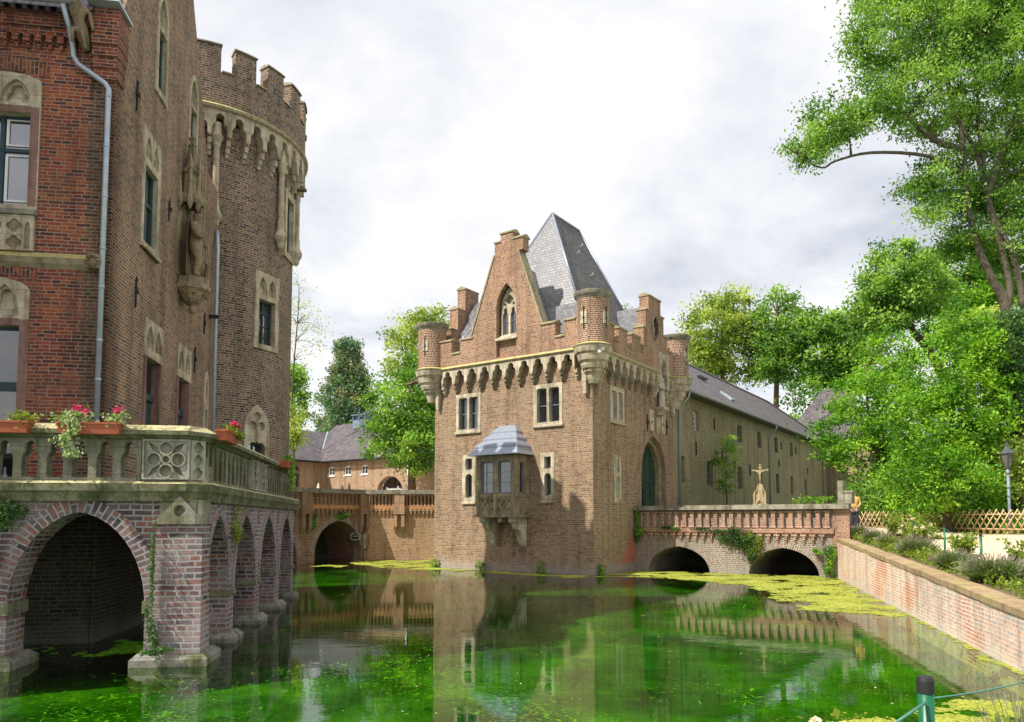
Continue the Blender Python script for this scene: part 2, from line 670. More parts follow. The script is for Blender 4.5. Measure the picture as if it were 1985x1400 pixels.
def leafmat(name, dark, mid, light, trans=0.45, rough=0.55):
    m, nt, b, o = newmat(name)
    l = nt.links
    at_ = nd(nt, 'ShaderNodeAttribute', _attribute_name='tone')
    col = ramp(nt, at_.outputs['Fac'], [(0.05, dark), (0.5, mid), (0.95, light)])
    l.new(col, b.inputs['Base Color'])
    b.inputs['Roughness'].default_value = rough
    b.inputs['Specular IOR Level'].default_value = 0.35
    tr = nt.nodes.new('ShaderNodeBsdfTranslucent')
    l.new(mix(nt, 'MULTIPLY', 1.0, col, (1.5, 1.6, 0.6)), tr.inputs['Color'])
    ms = nt.nodes.new('ShaderNodeMixShader')
    ms.inputs[0].default_value = trans
    l.new(b.outputs[0], ms.inputs[1])
    l.new(tr.outputs[0], ms.inputs[2])
    l.new(ms.outputs[0], o.inputs[0])
    return m


M = {}
M['brick_red'] = brick('red_brick', even=0.1, cols=[(0.07, 0.035, 0.04), (0.17, 0.05, 0.04), (0.25, 0.06, 0.042), (0.29, 0.07, 0.042), (0.39, 0.115, 0.045)], mortar=(0.36, 0.27, 0.19), bw=0.27, bh=0.075, ms=0.01, patch=0.5, stain=(0.1, 0.07, 0.05), stain_amt=0.55)
M['brick_brown'] = brick('brown_brick', even=0.05, cols=[(0.1, 0.065, 0.05), (0.18, 0.115, 0.078), (0.24, 0.15, 0.098), (0.31, 0.175, 0.105), (0.35, 0.165, 0.085)], mortar=(0.48, 0.39, 0.29), bw=0.26, bh=0.075, ms=0.011, patch=0.55, stain=(0.13, 0.1, 0.08), stain_amt=0.6)
M['brick_tower'] = brick('tower_brick', [(0.06, 0.042, 0.038), (0.14, 0.09, 0.068), (0.22, 0.14, 0.1), (0.3, 0.17, 0.11)], (0.44, 0.37, 0.29), 0.25, 0.08, 0.012, 0.6, even=0.0, stain=(0.13, 0.11, 0.085), stain_amt=0.6)
M['brick_gate'] = brick('gatehouse_brick', [(0.1, 0.065, 0.05), (0.2, 0.12, 0.075), (0.3, 0.175, 0.105), (0.37, 0.225, 0.135), (0.35, 0.245, 0.155)], (0.45, 0.36, 0.25), 0.25, 0.083, 0.012, 0.45, tide=(0.42, 0.38, 0.35), tidez=0.55, stain=(0.25, 0.19, 0.13), stain_amt=0.45)
M['brick_dark'] = brick('parapet_brick', [(0.14, 0.07, 0.055), (0.27, 0.14, 0.09), (0.35, 0.185, 0.11), (0.4, 0.23, 0.135)], (0.5, 0.39, 0.28), 0.25, 0.083, 0.012, 0.3)
M['brick_turret'] = brick('turret_brick', [(0.11, 0.045, 0.035), (0.2, 0.085, 0.055), (0.27, 0.12, 0.07)], (0.58, 0.45, 0.33), 0.23, 0.085, 0.017, 0.2)
M['brick_terrace'] = brick('terrace_brick', [(0.06, 0.045, 0.055), (0.14, 0.09, 0.09), (0.2, 0.115, 0.105), (0.3, 0.12, 0.09), (0.25, 0.2, 0.2)], (0.36, 0.34, 0.34), 0.29, 0.095, 0.017, 0.4, tide=(0.26, 0.27, 0.2), tidez=0.4, stain=(0.3, 0.27, 0.28), stain_amt=0.75, bump=1.0, even=0.0)
M['brick_pier'] = brick('pier_brick', [(0.08, 0.055, 0.065), (0.2, 0.085, 0.08), (0.3, 0.115, 0.095), (0.2, 0.15, 0.155), (0.33, 0.2, 0.17)], (0.37, 0.34, 0.34), 0.29, 0.095, 0.018, 0.3, tide=(0.38, 0.36, 0.38), tidez=0.5, bump=1.0, even=0.0, stain=(0.36, 0.33, 0.33), stain_amt=0.6)
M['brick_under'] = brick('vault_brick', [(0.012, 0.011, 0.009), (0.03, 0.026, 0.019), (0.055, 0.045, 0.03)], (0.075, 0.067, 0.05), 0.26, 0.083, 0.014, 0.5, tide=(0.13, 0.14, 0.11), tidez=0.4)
M['brick_barn'] = brick('barn_brick', [(0.2, 0.165, 0.09), (0.31, 0.26, 0.145), (0.39, 0.33, 0.19), (0.35, 0.27, 0.16)], (0.46, 0.4, 0.27), 0.27, 0.105, 0.014, 0.5, stain=(0.2, 0.17, 0.1), stain_amt=0.5)
M['brick_bridge'] = brick('bridge_brick', [(0.12, 0.095, 0.085), (0.22, 0.155, 0.13), (0.29, 0.2, 0.16), (0.27, 0.23, 0.2)], (0.45, 0.4, 0.35), 0.26, 0.085, 0.014, 0.4, stain=(0.22, 0.2, 0.17), stain_amt=0.6, tide=(0.33, 0.31, 0.27), tidez=0.45)
M['brick_baluster'] = brick('baluster_brick', [(0.2, 0.09, 0.07), (0.38, 0.18, 0.12), (0.45, 0.24, 0.16)], (0.5, 0.4, 0.32), 0.2, 0.083, 0.012, 0.2)
M['brick_rear'] = brick('rear_wall_brick', [(0.24, 0.13, 0.08), (0.38, 0.22, 0.12), (0.47, 0.28, 0.15), (0.5, 0.22, 0.12)], (0.5, 0.41, 0.29), 0.26, 0.09, 0.012, 0.6)
M['brick_rearbridge'] = brick('rear_bridge_brick', [(0.14, 0.07, 0.05), (0.26, 0.12, 0.075), (0.34, 0.17, 0.1), (0.4, 0.17, 0.09)], (0.4, 0.31, 0.22), 0.26, 0.09, 0.012, 0.6, stain=(0.25, 0.21, 0.15), stain_amt=0.5)
M['orange_rail'] = brick('orange_rail_brick', [(0.45, 0.2, 0.08), (0.55, 0.27, 0.11), (0.6, 0.32, 0.14)], (0.5, 0.36, 0.22), 0.12, 0.3, 0.008, 0.3)
M['brick_court'] = brick('courtyard_brick', [(0.27, 0.17, 0.11), (0.36, 0.24, 0.155), (0.42, 0.29, 0.19)], (0.46, 0.36, 0.26), 0.25, 0.085, 0.012, 0.4)
M['brick_bank'] = brick('bank_brick', [(0.42, 0.39, 0.4), (0.58, 0.35, 0.28), (0.66, 0.43, 0.34), (0.68, 0.52, 0.43), (0.62, 0.49, 0.4)], (0.76, 0.67, 0.56), 0.29, 0.082, 0.012, 0.45, patchcol=(0.5, 0.17, 0.1), tide=(0.62, 0.56, 0.48), tidez=0.22)
M['brick_cap'] = brick('coping_brick', [(0.24, 0.15, 0.09), (0.34, 0.22, 0.13), (0.42, 0.29, 0.18)], (0.42, 0.34, 0.22), 0.42, 0.075, 0.01, 0.4, stain=(0.34, 0.3, 0.1), stain_amt=0.6)
M['brick_render'] = brick('red_render', [(0.42, 0.12, 0.07), (0.5, 0.2, 0.13), (0.46, 0.17, 0.1)], (0.42, 0.2, 0.14), 0.25, 0.083, 0.008, 0.8)
M['sand'] = stone('sandstone', (0.5, 0.43, 0.31), (0.62, 0.55, 0.42), moss=(0.3, 0.26, 0.18), moss_amt=0.55, dark=0.68, joints=(0.62, 0.37))
M['sandgrey'] = stone('weathered_sandstone', (0.3, 0.24, 0.15), (0.42, 0.34, 0.22), moss=(0.17, 0.15, 0.1), moss_amt=0.7, dark=0.6, joints=(0.55, 0.33))
M['sandmoss'] = stone('mossy_coping', (0.34, 0.29, 0.18), (0.44, 0.38, 0.25), top=(0.5, 0.44, 0.14))
M['terr'] = stone('terrace_stone', (0.2, 0.19, 0.15), (0.32, 0.31, 0.26), moss=(0.15, 0.16, 0.07), moss_amt=0.75, scale=2.2, dark=0.5, joints=(0.385, 0.45))
M['terrcap'] = stone('terrace_coping', (0.17, 0.17, 0.1), (0.27, 0.25, 0.17), moss=(0.07, 0.09, 0.03), moss_amt=0.85, scale=2.6, top=(0.58, 0.52, 0.28), dark=0.45, joints=(0.9, 0.5))
M['relief'] = stone('carved_relief', (0.36, 0.34, 0.28), (0.44, 0.42, 0.36), moss=(0.22, 0.22, 0.13), moss_amt=0.5, scale=2.5)
M['plinth'] = stone('plinth_stone', (0.24, 0.23, 0.21), (0.33, 0.31, 0.27), moss=(0.12, 0.14, 0.05), moss_amt=0.85, scale=1.8, joints=(0.9, 0.6))
M['redstone'] = stone('red_sandstone', (0.2, 0.115, 0.095), (0.29, 0.175, 0.145), dark=0.7)
M['ochre'] = stone('ochre_stone', (0.36, 0.29, 0.16), (0.47, 0.39, 0.24), scale=5, dark=0.5)
M['greycap'] = stone('grey_coping', (0.27, 0.25, 0.21), (0.37, 0.34, 0.28), moss=(0.17, 0.17, 0.11), dark=0.6, joints=(0.8, 0.4))
M['statue'] = stone('carved_stone', (0.2, 0.15, 0.09), (0.36, 0.28, 0.18), scale=4, dark=0.4)
M['statue_pale'] = stone('pale_carved_stone', (0.45, 0.42, 0.36), (0.56, 0.52, 0.45), scale=4)
M['slate'] = rooftile('slate', [(0.095, 0.093, 0.1), (0.145, 0.143, 0.152), (0.21, 0.207, 0.217)], 0.2, 0.17, 0.025, 0.36, True, 1.0)
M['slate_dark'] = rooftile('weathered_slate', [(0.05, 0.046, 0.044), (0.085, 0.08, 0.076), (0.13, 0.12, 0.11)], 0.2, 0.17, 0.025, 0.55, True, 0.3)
M['tile'] = rooftile('pantile', [(0.085, 0.07, 0.08), (0.125, 0.105, 0.115), (0.165, 0.14, 0.147)], 0.3, 0.36, 0.05, 0.5, False, 0.4)
M['zinc'] = plain('zinc', (0.42, 0.47, 0.53), 0.42, 0.35, 0.12)
M['lead'] = plain('lead_sheet', (0.32, 0.36, 0.44), 0.33, 0.35, 0.12)
M['iron'] = plain('black_iron', (0.02, 0.02, 0.022), 0.5)
M['teal'] = plain('teal_paint', (0.025, 0.06, 0.07), 0.45)
M['white'] = plain('white_paint', (0.78, 0.78, 0.76), 0.5, vary=0.05)
M['greyframe'] = plain('grey_blue_paint', (0.17, 0.2, 0.24), 0.5)
M['door'] = plain('green_door', (0.018, 0.048, 0.026), 0.55, vary=0.35, scale=3)
M['dark'] = plain('dark_interior', (0.012, 0.011, 0.01), 0.9)
M['terracotta'] = plain('terracotta', (0.38, 0.1, 0.045), 0.7, vary=0.2)
M['bark'] = stone('bark', (0.1, 0.07, 0.045), (0.2, 0.145, 0.095), scale=5, bump=0.8)
M['ashbark'] = stone('ash_bark', (0.08, 0.07, 0.048), (0.17, 0.145, 0.1), scale=4, bump=0.8)
M['barkdark'] = stone('dark_bark', (0.035, 0.028, 0.022), (0.07, 0.055, 0.04), scale=5, bump=0.8)
M['fence'] = plain('fence_wood', (0.58, 0.4, 0.22), 0.75, vary=0.3, scale=9)
M['post'] = plain('green_post', (0.004, 0.11, 0.05), 0.35, vary=0.08)
M['wire'] = plain('green_wire', (0.1, 0.28, 0.22), 0.5)
M['sandpath'] = plain('sand_path', (0.58, 0.47, 0.34), 0.95, vary=0.12, scale=3)
M['soil'] = plain('bed_soil', (0.16, 0.12, 0.07), 0.95, vary=0.4, scale=5)
M['lawn'] = plain('lawn', (0.09, 0.15, 0.035), 0.95, vary=0.4, scale=2)
M['lampgrey'] = plain('grey_lamp_paint', (0.2, 0.25, 0.31), 0.5)
M['darkgrey'] = plain('dark_grey_paint', (0.07, 0.08, 0.09), 0.4)
M['globe'] = plain('opal_glass', (0.85, 0.85, 0.83), 0.3, vary=0.02)
M['skin'] = plain('skin', (0.62, 0.36, 0.28), 0.6, vary=0.06)
M['yellow'] = plain('yellow_cloth', (0.5, 0.34, 0.07), 0.85)
M['hair'] = plain('grey_hair', (0.4, 0.3, 0.26), 0.7)
M['trousers'] = plain('dark_cloth', (0.03, 0.03, 0.05), 0.9)
M['canvas'] = plain('canvas', (0.7, 0.66, 0.56), 0.9)
M['brown_canvas'] = plain('brown_canvas', (0.14, 0.1, 0.07), 0.9)
M['pink'] = leafmat('pink_petals', (0.5, 0.01, 0.13), (0.68, 0.02, 0.22), (0.75, 0.1, 0.32), 0.3)
M['rosepetal'] = leafmat('rose_petals', (0.75, 0.6, 0.52), (0.8, 0.7, 0.62), (0.85, 0.75, 0.7), 0.3)
M['lf_ash'] = leafmat('ash_leaves', (0.04, 0.12, 0.02), (0.16, 0.31, 0.045), (0.36, 0.52, 0.1), 0.4)
M['lf_bright'] = leafmat('bright_leaves', (0.035, 0.12, 0.01), (0.15, 0.35, 0.02), (0.36, 0.58, 0.05), 0.38)
M['lf_mid'] = leafmat('mid_green_leaves', (0.035, 0.11, 0.018), (0.15, 0.31, 0.04), (0.36, 0.54, 0.09), 0.4)
M['lf_yellow'] = leafmat('yellow_green_leaves', (0.1, 0.17, 0.03), (0.31, 0.4, 0.07), (0.55, 0.6, 0.16), 0.4)
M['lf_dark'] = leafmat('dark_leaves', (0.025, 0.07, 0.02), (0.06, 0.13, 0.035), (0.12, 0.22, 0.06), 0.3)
M['lf_conifer'] = leafmat('conifer_needles', (0.05, 0.12, 0.06), (0.16, 0.29, 0.15), (0.36, 0.28, 0.14), 0.25)
M['lf_lav'] = leafmat('lavender_stems', (0.07, 0.12, 0.03), (0.13, 0.21, 0.055), (0.22, 0.29, 0.1), 0.3)
M['lav_flower'] = leafmat('faded_lavender', (0.16, 0.13, 0.12), (0.25, 0.21, 0.19), (0.34, 0.29, 0.26), 0.2)
M['lf_rose'] = leafmat('rose_leaves', (0.1, 0.16, 0.02), (0.19, 0.26, 0.03), (0.34, 0.4, 0.06), 0.4)
M['lf_autumn'] = leafmat('fallen_leaf', (0.3, 0.27, 0.07), (0.45, 0.42, 0.1), (0.6, 0.55, 0.15), 0.1)
M['lf_varieg'] = leafmat('variegated_leaves', (0.12, 0.2, 0.05), (0.25, 0.35, 0.14), (0.6, 0.65, 0.45), 0.3)

# window glass: opaque dark pane with a clean reflection
m_, nt_, b_, o_ = newmat('window_glass')
b_.inputs['Base Color'].default_value = (0.008, 0.012, 0.016, 1)
b_.inputs['Roughness'].default_value = 0.03
b_.inputs['Specular IOR Level'].default_value = 0.5
b_.inputs['IOR'].default_value = 2.4
g_ = nt_.nodes.new('ShaderNodeNewGeometry')
bp_ = nd(nt_, 'ShaderNodeBump', Strength=0.15, Distance=0.02)
nt_.links.new(noise_of(nt_, g_.outputs['Position'], 1.4, 2, 0.4), bp_.inputs['Height'])
nt_.links.new(bp_.outputs[0], b_.inputs['Normal'])
M['glass'] = m_

M['glass_sky'] = M['glass'].copy()
M['glass_sky'].name = 'castle_window_glass'
for n__ in M['glass_sky'].node_tree.nodes:
    if n__.type == 'BSDF_PRINCIPLED':
        n__.inputs['IOR'].default_value = 3.4

# water: reflecting surface over a visible green bed
m_, nt_, b_, o_ = newmat('moat_water')
nt_.nodes.remove(b_)
gl_ = nd(nt_, 'ShaderNodeBsdfGlossy', Roughness=0.006)
gl_.inputs['Color'].default_value = (0.95, 0.95, 0.95, 1)
tr_ = nt_.nodes.new('ShaderNodeBsdfTransparent')
tr_.inputs['Color'].default_value = (0.72, 0.95, 0.4, 1)
fr_ = nd(nt_, 'ShaderNodeFresnel', IOR=1.48)
g_ = nt_.nodes.new('ShaderNodeNewGeometry')
mp_ = nd(nt_, 'ShaderNodeMapping')
mp_.inputs['Scale'].default_value = (1, 2.2, 1)
nt_.links.new(g_.outputs['Position'], mp_.inputs[0])
nA = noise_of(nt_, mp_.outputs[0], 1.3, 4, 0.55)
bp_ = nd(nt_, 'ShaderNodeBump', Strength=0.022, Distance=0.1)
nt_.links.new(nA, bp_.inputs['Height'])
nt_.links.new(bp_.outputs[0], gl_.inputs['Normal'])
ms_ = nt_.nodes.new('ShaderNodeMixShader')
nt_.links.new(fr_.outputs[0], ms_.inputs[0])
nt_.links.new(tr_.outputs[0], ms_.inputs[1])
nt_.links.new(gl_.outputs[0], ms_.inputs[2])
nt_.links.new(ms_.outputs[0], o_.inputs[0])
M['water'] = m_

m_, nt_, b_, o_ = newmat('moat_bed_algae')
g_ = nt_.nodes.new('ShaderNodeNewGeometry')
n1_ = noise_of(nt_, g_.outputs['Position'], 0.55, 6, 0.62)
n2_ = noise_of(nt_, g_.outputs['Position'], 3.5, 5, 0.65)
c_ = ramp(nt_, n1_, [(0.34, (0.013, 0.055, 0.003)), (0.5, (0.034, 0.125, 0.005)), (0.66, (0.085, 0.23, 0.008))])
c_ = mix(nt_, 'MULTIPLY', 0.4, c_, ramp(nt_, n2_, [(0.35, (0.4, 0.4, 0.4)), (0.65, (1.5, 1.5, 1.4))]))
nt_.links.new(c_, b_.inputs['Base Color'])
b_.inputs['Roughness'].default_value = 1.0
b_.inputs['Specular IOR Level'].default_value = 0.0
M['bed'] = m_
M['weed'] = leafmat('water_weed', (0.05, 0.2, 0.01), (0.12, 0.36, 0.018), (0.3, 0.55, 0.03), 0.2)
M['crumb'] = leafmat('weed_crumbs', (0.3, 0.36, 0.06), (0.5, 0.55, 0.16), (0.75, 0.78, 0.45), 0.1, 0.9)
M['duckweed'] = leafmat('duckweed', (0.2, 0.23, 0.02), (0.34, 0.37, 0.045), (0.46, 0.48, 0.09), 0.1, 0.9)


# ------------------------------------------------------------------ foliage
def leaves_mesh(name, P, size, mat, parent, tone, seed=0, flat=0.0, droop=0.0, aspect=0.5, up=None):
    """P: (n,3) leaf positions. Each leaf is a small diamond, folded along nothing, turned at random"""
    g = np.random.default_rng(seed)
    n = len(P)
    d = g.normal(size=(n, 3))
    d[:, 2] = d[:, 2] * (1 - flat) - droop
    d /= np.linalg.norm(d, axis=1)[:, None]
    q = g.normal(size=(n, 3))
    q[:, 2] *= (1 - flat)
    s_ = np.cross(d, q)
    s_ /= np.linalg.norm(s_, axis=1)[:, None] + 1e-9
    if flat:
        s_[:, 2] *= (1 - flat)
    sz = size * g.uniform(0.6, 1.4, size=n)[:, None]
    a = P - d * sz * 0.5
    c = P + d * sz * 0.5
    b = P + s_ * sz * aspect * 0.5 - d * sz * 0.08
    e_ = P - s_ * sz * aspect * 0.5 - d * sz * 0.08
    V = np.stack([a, b, c, e_], 1).reshape(-1, 3)
    me = bpy.data.meshes.new(name)
    me.vertices.add(len(V))
    me.vertices.foreach_set('co', V.ravel())
    me.loops.add(4 * n)
    me.loops.foreach_set('vertex_index', np.arange(4 * n, dtype=np.int32))
    me.polygons.add(n)
    me.polygons.foreach_set('loop_start', np.arange(0, 4 * n, 4, dtype=np.int32))
    me.update(calc_edges=True)
    at_ = me.attributes.new('tone', 'FLOAT', 'FACE')
    at_.data.foreach_set('value', np.clip(tone + g.normal(size=n) * 0.14, 0, 1).astype(np.float32))
    me.materials.append(mat)
    o = bpy.data.objects.new(name, me)
    COL.objects.link(o)
    if parent:
        o.parent = parent
    return o


def clumps(g, blobs, k, shell=0.55):
    """k clump centres spread over ellipsoid blobs (cx,cy,cz,rx,ry,rz), more near the outside"""
    vol = np.array([b[3] * b[4] * b[5] for b in blobs]) ** 0.7
    idx = g.choice(len(blobs), size=k, p=vol / vol.sum())
    B = np.array(blobs)[idx]
    d = g.normal(size=(k, 3))
    d /= np.linalg.norm(d, axis=1)[:, None]
    r = shell + (1 - shell) * g.uniform(size=k) ** 0.5
    return B[:, :3] + d * B[:, 3:] * r[:, None]


def smooth(path, k=4):
    P = [Vector(p) for p in path]
    if len(P) < 3:
        return P
    o = []
    for i in range(len(P) - 1):
        a, b, c, d = P[max(i - 1, 0)], P[i], P[i + 1], P[min(i + 2, len(P) - 1)]
        for j in range(k):
            t = j / k
            o.append(0.5 * ((2 * b) + (c - a) * t + (2 * a - 5 * b + 4 * c - d) * t * t + (3 * b - a - 3 * c + d) * t ** 3))
    return o + [P[-1]]


def tree(name, label, base, blobs, mat, seed, nclump=90, per=80, csize=0.7, leaf=0.3, trunk=0.25, bark='bark', limbs=14, group=None, fork=None, cat='tree', droop=0.2, aspect=0.5, flat=0.0, trunkpath=None, squash=0.6, shell=0.55):
    g = np.random.default_rng(seed)
    base = Vector(base)
    t = thing(name, label, cat, base, 0, group)
    bl = [(b[0] - base.x, b[1] - base.y, b[2] - base.z, b[3], b[4], b[5]) for b in blobs]
    C = clumps(g, bl, nclump, shell)
    cc = np.array([b[:3] for b in bl]).mean(0)
    top = max(b[2] + b[5] for b in bl)
    mb = MB()
    if trunkpath is None:
        h = max(0.8, cc[2])
        trunkpath = [(0, 0, -0.2), (0.05 * h * g.normal() * 0.5, 0.02 * h, h * 0.3), (cc[0] * 0.5, cc[1] * 0.5, h * 0.65), (cc[0], cc[1], h), (cc[0], cc[1], h + (top - h) * 0.55)]
    tp = smooth(trunkpath)
    m = len(tp)
    mb.tube(tp, [trunk * (1.15 - 0.95 * i / (m - 1)) for i in range(m)], 9)
    if fork:
        for fp, r0 in fork:
            fp = smooth(fp)
            mb.tube(fp, [r0 * (1 - 0.75 * i / (len(fp) - 1)) for i in range(len(fp))], 8)
            tp += fp[1:]
    order = g.choice(nclump, size=min(limbs, nclump), replace=False)
    for i in order:
        c = Vector(C[i])
        s_ = min(tp[1:], key=lambda p: (p - c).length + max(0, p.z - c.z) * 1.5)
        mid = (s_ + c) / 2 + Vector((g.normal() * 0.15, g.normal() * 0.15, 0.12 * (c - s_).length))
        r0 = trunk * 0.3
        mb.tube([s_, s_ * 0.6 + mid * 0.4 + Vector((0, 0, 0.05)), mid, c], [r0, r0 * 0.7, r0 * 0.45, r0 * 0.12], 5, caps=False)
    mb.build('trunk', M[bark], t)
    P = np.repeat(C, per, 0) + g.normal(size=(nclump * per, 3)) * np.array([csize, csize, csize * squash]) * np.repeat(g.uniform(0.6, 1.3, size=(nclump, 1)), per, 0)
    tone = np.repeat(g.uniform(0.02, 0.95, size=nclump), per)
    leaves_mesh('crown', P, leaf, M[mat], t, tone, seed + 1, droop=droop, aspect=aspect, flat=flat)
    return t


def bush(name, label, c, r, mat, seed, n=900, leaf=0.08, cat='bush', group=None, stems=True, kmul=1.0):
    g = np.random.default_rng(seed)
    t = thing(name, label, cat, (c[0], c[1], c[2] - r[2]), 0, group)
    C = clumps(g, [(0, 0, r[2], r[0], r[1], r[2])], 26, 0.5)
    C = C[C[:, 2] > 0.0]
    per = max(6, n // len(C))
    P = np.repeat(C, per, 0) + g.normal(size=(len(C) * per, 3)) * np.array(r) * 0.2 * kmul
    P[:, 2] = np.maximum(P[:, 2], 0.01)
    tone = np.repeat(g.uniform(0.1, 0.9, size=len(C)), per)
    leaves_mesh('foliage', P, leaf, M[mat], t, tone, seed + 1)
    if stems:
        mb = MB()
        for c_ in C[:9]:
            mb.tube([(0, 0, -0.05), tuple(c_ * 0.5 + np.array([0, 0, 0.05])), tuple(c_)], [0.02, 0.012, 0.005], 4, caps=False)
        mb.build('stem', M['bark'], t)
    return t


def ivy(name, label, quads, mat, seed, n, leaf=0.07, cat='climbing plant', group=None, hang=0.12):
    """quads: list of (origin, axis u, axis v, outward normal): leaves over blobs on a wall"""
    g = np.random.default_rng(seed)
    P, T = [], []
    for (o_, u, v, nn, k) in quads:
        o_, u, v, nn = map(np.array, (o_, u, v, nn))
        for _ in range(max(2, int(k * 9))):
            c = o_ + u * g.uniform(-1, 1) + v * g.uniform(-1, 1)
            tn = g.uniform(0.1, 0.9)
            m = int(n * k / max(2, int(k * 9)))
            a = g.normal(size=(m, 1)) * 0.25
            b = g.normal(size=(m, 1)) * 0.3 - 0.1
            P.append(c + u * a + v * b + nn * np.abs(g.normal(size=(m, 1))) * hang)
            T.append(np.full(m, tn))
    o = leaves_mesh(name, np.concatenate(P), leaf, M[mat], None, np.concatenate(T), seed + 1)
    return tag(o, label, cat, group)


# ------------------------------------------------------------------ windows
def sashpart(parent, name, mat, shapes, y0, y1, T):
    mb = MB()
    for o_, h_ in shapes:
        mb.plate(o_, h_, y0, y1, T)
    return mb.build(name, M[mat], parent)


def window(root, T, outer, lights, stone_m='sand', proud=0.05, depth=0.3, sash='teal', tracery=None, bars=(), sill=None, glassy=0.2, reveal=True, name='window', extra_holes=(), pane_m=None):
    """stone surround with openings (lights); a pane and a painted sash in each light"""
    mb = MB()
    mb.plate(outer, list(lights) + list(extra_holes), -proud, depth, T)
    if sill:
        x0, x1, z, o_ = sill
        mb.add([(x0, -o_, z - 0.1), (x1, -o_, z - 0.1), (x1, 0.12, z - 0.1), (x0, 0.12, z - 0.1), (x0, -o_, z - 0.02), (x1, -o_, z - 0.02), (x1, 0.12, z + 0.09), (x0, 0.12, z + 0.09)],
               [(0, 3, 2, 1), (4, 5, 6, 7), (0, 1, 5, 4), (1, 2, 6, 5), (2, 3, 7, 6), (3, 0, 4, 7)], T)
    f = mb.build(name, M[stone_m], root)
    if tracery:
        # filled tympanum behind the open holes
        mb = MB()
        for o_ in tracery:
            mb.plate(o_, [], 0.09, depth - 0.01, T)
        mb.build('tympanum', M[stone_m], f)
    pn = MB()
    for lg in lights:
        pn.plate(lg, [], glassy, glassy + 0.02, T, back=False)
    pn.build('pane', M[pane_m or ('glass_sky' if root.name.startswith(('castle', 'round')) else 'glass')], f)
    if sash:
        sb = MB()
        for lg in lights:
            xs = [p[0] for p in lg]
            zs = [p[1] for p in lg]
            cx_, cz_ = (min(xs) + max(xs)) / 2, (min(zs) + max(zs)) / 2
            kx = 1 - 0.1 / (max(xs) - min(xs))
            kz = 1 - 0.1 / (max(zs) - min(zs))
            inner = [(cx_ + (x - cx_) * kx, cz_ + (z - cz_) * kz) for x, z in lg]
            sb.plate(lg, [inner], glassy - 0.05, glassy + 0.01, T)
        for (x0, x1, z0, z1) in bars:
            sb.box(x0, x1, glassy - 0.045, glassy + 0.01, z0, z1, T)
        sb.build('sash', M[sash], f)
    return f


ROTX = Matrix(((0, -1, 0, 0), (1, 0, 0, 0), (0, 0, 1, 0), (0, 0, 0, 1)))   # plane facing +X: x->Y, depth->-X


def figure(name, mat, joints, bones, parent=None, M4=None, sub=2):
    """one continuous body grown over a jointed skeleton"""
    me = bpy.data.meshes.new(name)
    keys = list(joints)
    pts = [Vector(joints[k][:3]) for k in keys]
    if M4 is not None:
        pts = [M4 @ p for p in pts]
    me.from_pydata(pts, [(keys.index(a), keys.index(b)) for a, b in bones], [])
    me.update()
    me.materials.append(M[mat])
    o = bpy.data.objects.new(name, me)
    COL.objects.link(o)
    if parent:
        o.parent = parent
    sk = o.modifiers.new('skin', 'SKIN')
    sd = me.skin_vertices[0].data
    for i, k in enumerate(keys):
        r = joints[k][3]
        sd[i].radius = (r, r if len(joints[k]) < 5 else joints[k][4])
        sd[i].use_root = (i == 0)
    sk.use_smooth_shade = True
    o.modifiers.new('sub', 'SUBSURF').levels = sub
    o.modifiers['sub'].render_levels = sub
    return o


# ------------------------------------------------------------------ water, bed, ground
WALL0 = Vector((13.62, 30.88))
WD = Vector((-0.279, -0.960))      # along the bank wall towards the viewer
WN = Vector((0.960, -0.279))       # into the bank


def wallz(t):
    return 1.67 - 0.0335 * t


mb = MB()
mb.add([(-45, -4, 0), (26, -4, 0), (26, 75, 0), (-45, 75, 0)], [(0, 1, 2, 3)])
tag(mb.build('water', M['water']), 'green moat water mirroring the castle and the sky', None, None, 'structure')
mb = MB()
mb.add([(-45, -4, -0.4), (26, -4, -0.4), (26, 75, -0.4), (-45, 75, -0.4)], [(0, 1, 2, 3)])
tag(mb.build('moat_bed', M['bed']), 'algae covered bed seen through the water', None, None, 'structure')


def bank(t, off):
    """bank surface behind the wall: flower bed, then rising to the path and the fence"""
    p = WALL0 + WD * t + WN * off
    z = wallz(t) - 0.04
    far = 1.9
    k = min(1, max(0, (off - 1.6) / 6.0))
    z = z * (1 - k) + far * k if off > 1.6 else z
    return (p.x, p.y, z)


mb = MB()
ts = [-14, -8, -4, -1, 0, 3, 6, 9, 12, 15, 18, 21, 24, 27]
mb.grid([[bank(t, o) for o in (0.36, 1.1, 1.7)] for t in ts][::-1], smooth=True)
tag(mb.build('bed_soil', M['soil']), 'bare earth of the flower bed along the bank wall', None, None, 'structure')
mb = MB()
mb.grid([[bank(t, o) for o in (1.7, 2.6, 4, 6, 8.2)] for t in ts][::-1], smooth=True)
tag(mb.build('path', M['sandpath']), 'pale sand path between flower bed and lattice fence', None, None, 'structure')
mb = MB()
mb.grid([[bank(t, o) for o in (8.2, 9, 12, 20, 45, 120)] for t in ts][::-1], smooth=True)
mb.add([(-9, -6, 0.75), (7.2, -6, 0.75), (6.2, 4.6, 0.78), (-9, 4.6, 0.72)], [(0, 1, 2, 3)])
mb.add([(-9, 4.6, 0.72), (6.2, 4.6, 0.78), (6.2, 4.6, -0.6), (-9, 4.6, -0.6)], [(3, 2, 1, 0)])
tag(mb.build('lawn', M['lawn']), 'grassy ground under the trees behind the fence', None, None, 'structure')
mb = MB()
mb.add([(14.5, 44, 1.9), (300, 44, 1.9), (300, 500, 1.9), (4.2, 500, 1.9)], [(0, 1, 2, 3)])
mb.add([(-300, 75, 1.9), (4.2, 75, 1.9), (4.2, 500, 1.9), (-300, 500, 1.9)], [(0, 1, 2, 3)])
tag(mb.build('ground', M['lawn']), 'grassy park ground behind the buildings', None, None, 'structure')

